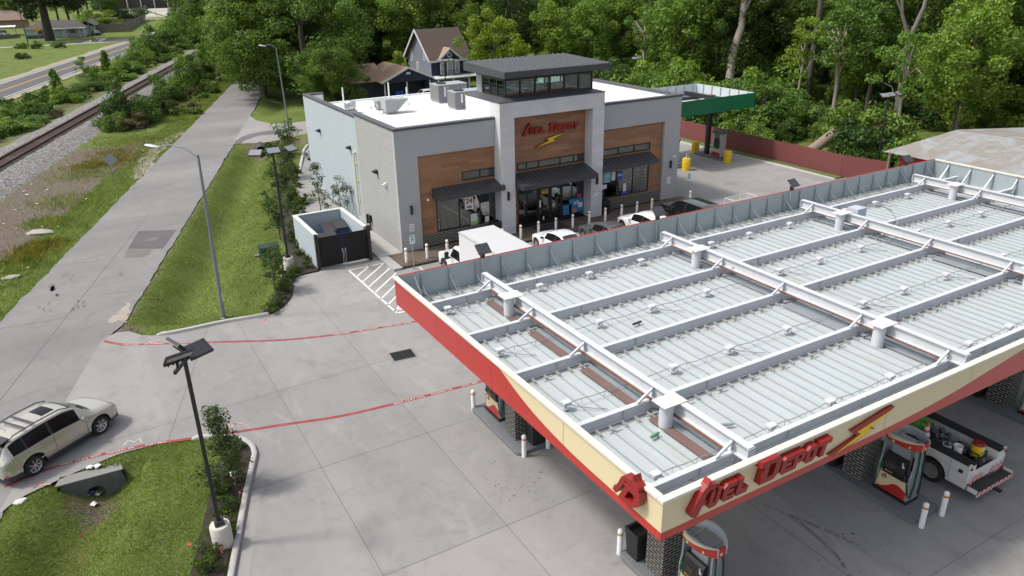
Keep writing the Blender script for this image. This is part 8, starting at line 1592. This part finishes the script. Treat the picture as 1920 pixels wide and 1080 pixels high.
for t, s_ in ((-.9, 4.6), (-1.7, 4.75), (-2.5, 4.55), (-3.3, 4.7), (-4.3, 4.8), (-5.4, 4.5), (-6.1, 4.6), (-7.6, 4.4), (-8.7, 4.5), (.2, 4.5)): p = ST(s_, t); sh_.append((p[0], p[1], .10, 'small green shrub in the mulch bed of the near grass island', 'shrubs of the near bed'))
for f in np.linspace(0, 1, 26):
    pth = [(6.9, 37.1), (7.6, 38.0), (8.2, 39.3), (8.6, 40.7), (9.3, 41.6), (10.4, 42.2), (10.4, 44.5), (10.9, 47), (11.4, 49.5), (12.2, 52), (12.7, 54.5), (13.4, 57), (14.2, 60), (15.2, 63.5), (16.2, 67), (17.3, 71.5)]; k = f*(len(pth)-1); j = min(len(pth)-2, int(k)); q = k-j; x = pth[j][0]*(1-q)+pth[j+1][0]*q+r7.uniform(-.1, .1); y = pth[j][1]*(1-q)+pth[j+1][1]*q; sh_.append((x, y, .085, 'small green shrub in the long mulch bed beside the shop and enclosure', 'shrubs of the long bed'))
for px, py in ((565, 400), (556, 394), (562, 386), (574, 381), (556, 375), (551, 362), (560, 352), (553, 338), (556, 325), (549, 372)): p = G(px, py); sh_.append((p[0], p[1], .04, 'small shrub in the notched mulch bed behind the enclosure', 'shrubs of the notched bed'))
for i, (x, y, z, lab, gp) in enumerate(sh_): q = r7.uniform(.85, 1.35); plant('shrub%d' % (i % 3), 'shrub', 'shrub', lab, (x, y, z), i, (q, q, q*r7.uniform(.85, 1.2)), gp, 'foliage', 'stem')
for i, (px, py) in enumerate(((505, 285), (520, 272), (535, 262))): a = G(px, py); plant('low%d' % (i % 3), 'low_bush', 'bush', 'low weedy bush by the culvert pipe below the side driveway', (a[0], a[1]-.4, -.1), i, .5, 'weeds by the culvert pipe', 'foliage', 'stem')
# ---- grass ---------------------------------------------------------------------
def blades(n, sampler, h, w, name, mt, seed):
    r_ = np.random.RandomState(seed); X, Y = sampler(r_, n); s = (X-OX)*DY-(Y-OY)*DX
    ok = np.ones(len(X), bool)
    for pl in (lot_poly, road_poly, drive_poly): ok &= sdist(pl, X, Y) > .03
    X, Y = X[ok], Y[ok]; Z = gridz(X, Y)-.015; n = len(X); a = r_.uniform(0, 2*pi, n); hh = h*r_.uniform(.5, 1.3, n); ln = r_.normal(size=(n, 2))*.55*hh[:, None]
    b = np.stack([np.cos(a)*w/2, np.sin(a)*w/2, 0*a], 1); p = np.stack([X, Y, Z], 1); tip = p+np.stack([ln[:, 0], ln[:, 1], hh], 1)
    V = np.stack([p-b, p+b, tip], 1).reshape(-1, 3); me = fastmesh(name, V, np.arange(n*3).reshape(-1, 3), mt); o = bpy.data.objects.new(name, me); COL.objects.link(o); return tag(o, kind='stuff')
GRS = leafmat('grass_blade', (.098, .142, .027), (.20, .252, .066), .3); GRD = leafmat('grass_blade_dry', (.12, .125, .04), (.21, .19, .09), .25)
def smp(s0, s1, t0, t1):
    def f(r_, n): s = r_.uniform(s0, s1, n); t = r_.uniform(t0, t1, n); return OX+s*DY+t*DX, OY-s*DX+t*DY
    return f
tag(blades(52000, smp(-2.6, 4.12, -9, 1.5), .085, .022, 'lawn_grass', GRS, 1), 'short green mown grass of the near island', 'grass'); tag(blades(9000, smp(-2.6, 3.6, -9, 1.5), .075, .02, 'dry_grass', GRD, 2), 'dry straw coloured blades in the near island grass', 'grass')
tag(blades(60000, smp(-2.3, 4.4, 10, 62), .10, .032, 'verge_grass', GRS, 3), 'green grass of the ditch verge beside the road', 'grass'); tag(blades(12000, smp(-2.2, 4, 10, 50), .09, .03, 'dry_grass', GRD, 4), 'dry blades in the ditch verge grass', 'grass')
tag(blades(38000, smp(-11.6, -8.8, 12, 150), .22, .04, 'tall_grass', GRS, 5), 'taller green grass along the far road edge', 'grass'); tag(blades(9000, smp(-18, -9.5, 20, 75), .16, .035, 'weeds', GRD, 6), 'dry weeds on the bare verge by the railway', 'weeds')
def blob(cs, sd):
    def f(r_, n):
        k = r_.randint(len(cs), size=n); C3 = np.array(cs); return C3[k, 0]+r_.normal(size=n)*C3[k, 2], C3[k, 1]+r_.normal(size=n)*C3[k, 2]
    return f
yw = [(*G(215, 290)[:2], 1.3), (*G(195, 310)[:2], 1.0), (*G(225, 300)[:2], 1.0), (*G(85, 460)[:2], .7), (*G(60, 470)[:2], .7), (*G(40, 490)[:2], .6), (*G(165, 315)[:2], .9)]
tag(blades(5000, blob(yw, 1), .30, .06, 'wild_flowers', leafmat('yellow_weed', (.14, .13, .02), (.27, .20, .02), .25), 7), 'yellow flowering weeds near the diamond warning sign', 'wild flowers'); tag(blades(9000, blob([(*G(160, 330)[:2], 1.6), (*G(130, 380)[:2], 1.4), (*G(90, 420)[:2], .8), (*G(240, 270)[:2], 2.0), (*G(270, 262)[:2], 2.0), (*G(320, 225)[:2], 2.2), (*G(360, 195)[:2], 2.6), (*G(20, 500)[:2], .8)], 1), .3, .05, 'weeds', GRS, 8), 'tufts of green weeds on the verge by the railway', 'weeds')
# ---------------------------------------------------------------- pieces that stand apart become parts of their own
def _clusters(me, gap=.035):
    n = len(me.vertices); par = list(range(n))
    def find(a):
        while par[a] != a: par[a] = par[par[a]]; a = par[a]
        return a
    for p in me.polygons:
        v = p.vertices; a = find(v[0])
        for k in v[1:]: par[find(k)] = a
    comp = {}
    for i in range(n): comp.setdefault(find(i), []).append(i)
    if len(comp) > 400: return None
    bb = []
    for c, vi in comp.items():
        co = [me.vertices[i].co for i in vi]; bb.append([c, [min(q[k] for q in co) for k in range(3)], [max(q[k] for q in co) for k in range(3)]])
    grp = list(range(len(bb)))
    def gf(a):
        while grp[a] != a: grp[a] = grp[grp[a]]; a = grp[a]
        return a
    for i in range(len(bb)):
        for j in range(i):
            if all(bb[i][1][k] <= bb[j][2][k]+gap and bb[j][1][k] <= bb[i][2][k]+gap for k in range(3)): grp[gf(i)] = gf(j)
    out = {}
    for i, (c, _, _) in enumerate(bb): out[c] = gf(i)
    return {i: out[find(i)] for i in range(n)}, len(set(out.values()))
_skip = ('crown', 'foliage', 'conduit', 'sleepers', 'goods', 'notice_lines', 'poster_text', 'sign_text', 'notch', 'logo', 'sign_lettering', 'deck_seams', 'purlin_clips', 'boards', 'frame', 'posts', 'wheelchair_symbol', 'taillight', 'standing_seam', 'roof_seam', 'grade_buttons', 'red_swoosh', 'balcony_rail', 'paper_notice', 'rack', 'gear', 'cooling_fins', 'body', 'roof', 'grate', 'parapet_stud', 'door_gap', 'underbody', 'panel_seam', 'hoop', 'rim')
_done = {}
for o in list(COL.objects):
    if o.type != 'MESH' or o.parent is None or o.get('kind') or o.name.split('.')[0] in _skip or len(o.data.polygons) > 2500 or len(o.data.polygons) < 2: continue
    me = o.data
    if me.name not in _done:
        r_ = _clusters(me); parts = None
        if r_ and 2 <= r_[1] <= 9:
            ids = sorted(set(r_[0].values())); parts = []
            for g in ids:
                keep = [p.index for p in me.polygons if r_[0][p.vertices[0]] == g]; vm = {}; V = []; F = []; MI = []; SM = []
                for pi_ in keep:
                    p = me.polygons[pi_]; f = []
                    for vtx in p.vertices:
                        if vtx not in vm: vm[vtx] = len(V); V.append(tuple(me.vertices[vtx].co))
                        f.append(vm[vtx])
                    F.append(f); MI.append(p.material_index); SM.append(p.use_smooth)
                nm = bpy.data.meshes.new(o.name.split('.')[0]); nm.from_pydata(V, [], F)
                for mm in me.materials: nm.materials.append(mm)
                nm.polygons.foreach_set('material_index', MI); nm.polygons.foreach_set('use_smooth', SM); nm.update(); _boxuv(nm)
                if any(SM): nm.set_sharp_from_angle(angle=R(40))
                parts.append(nm)
        _done[me.name] = parts
    parts = _done[me.name]
    if parts:
        o.data = parts[0]
        for q in parts[1:]: c = o.copy(); c.data = q; COL.objects.link(c)
# ---------------------------------------------------------------- daylight
w = bpy.data.worlds.new('World'); SC.world = w; w.use_nodes = True
nt = w.node_tree; sk = nt.nodes.new('ShaderNodeTexSky'); sk.sky_type = 'NISHITA'; sk.sun_disc = False; sk.dust_density = 4; sk.air_density = 1.2
el, az = R(56), math.atan2(-.62, .26); sk.sun_elevation = el; sk.sun_rotation = az
hs = nt.nodes.new('ShaderNodeHueSaturation'); hs.inputs['Saturation'].default_value = .45; nt.links.new(sk.outputs[0], hs.inputs['Color']); nt.links.new(hs.outputs[0], nt.nodes['Background'].inputs[0]); nt.nodes['Background'].inputs[1].default_value = .15
sl = bpy.data.lights.new('sun', 'SUN'); so = bpy.data.objects.new('sun', sl); COL.objects.link(so); sl.energy = 2.15; sl.angle = R(6.5); sl.color = (1, .95, .87)
so.rotation_euler = Vector((.62, -.26, -1)).to_track_quat('-Z', 'Y').to_euler(); so.location = (-40, 40, 60)
SC.view_settings.view_transform = 'Standard'; SC.view_settings.look = 'None'; SC.view_settings.exposure = .45; SC.view_settings.gamma = 1
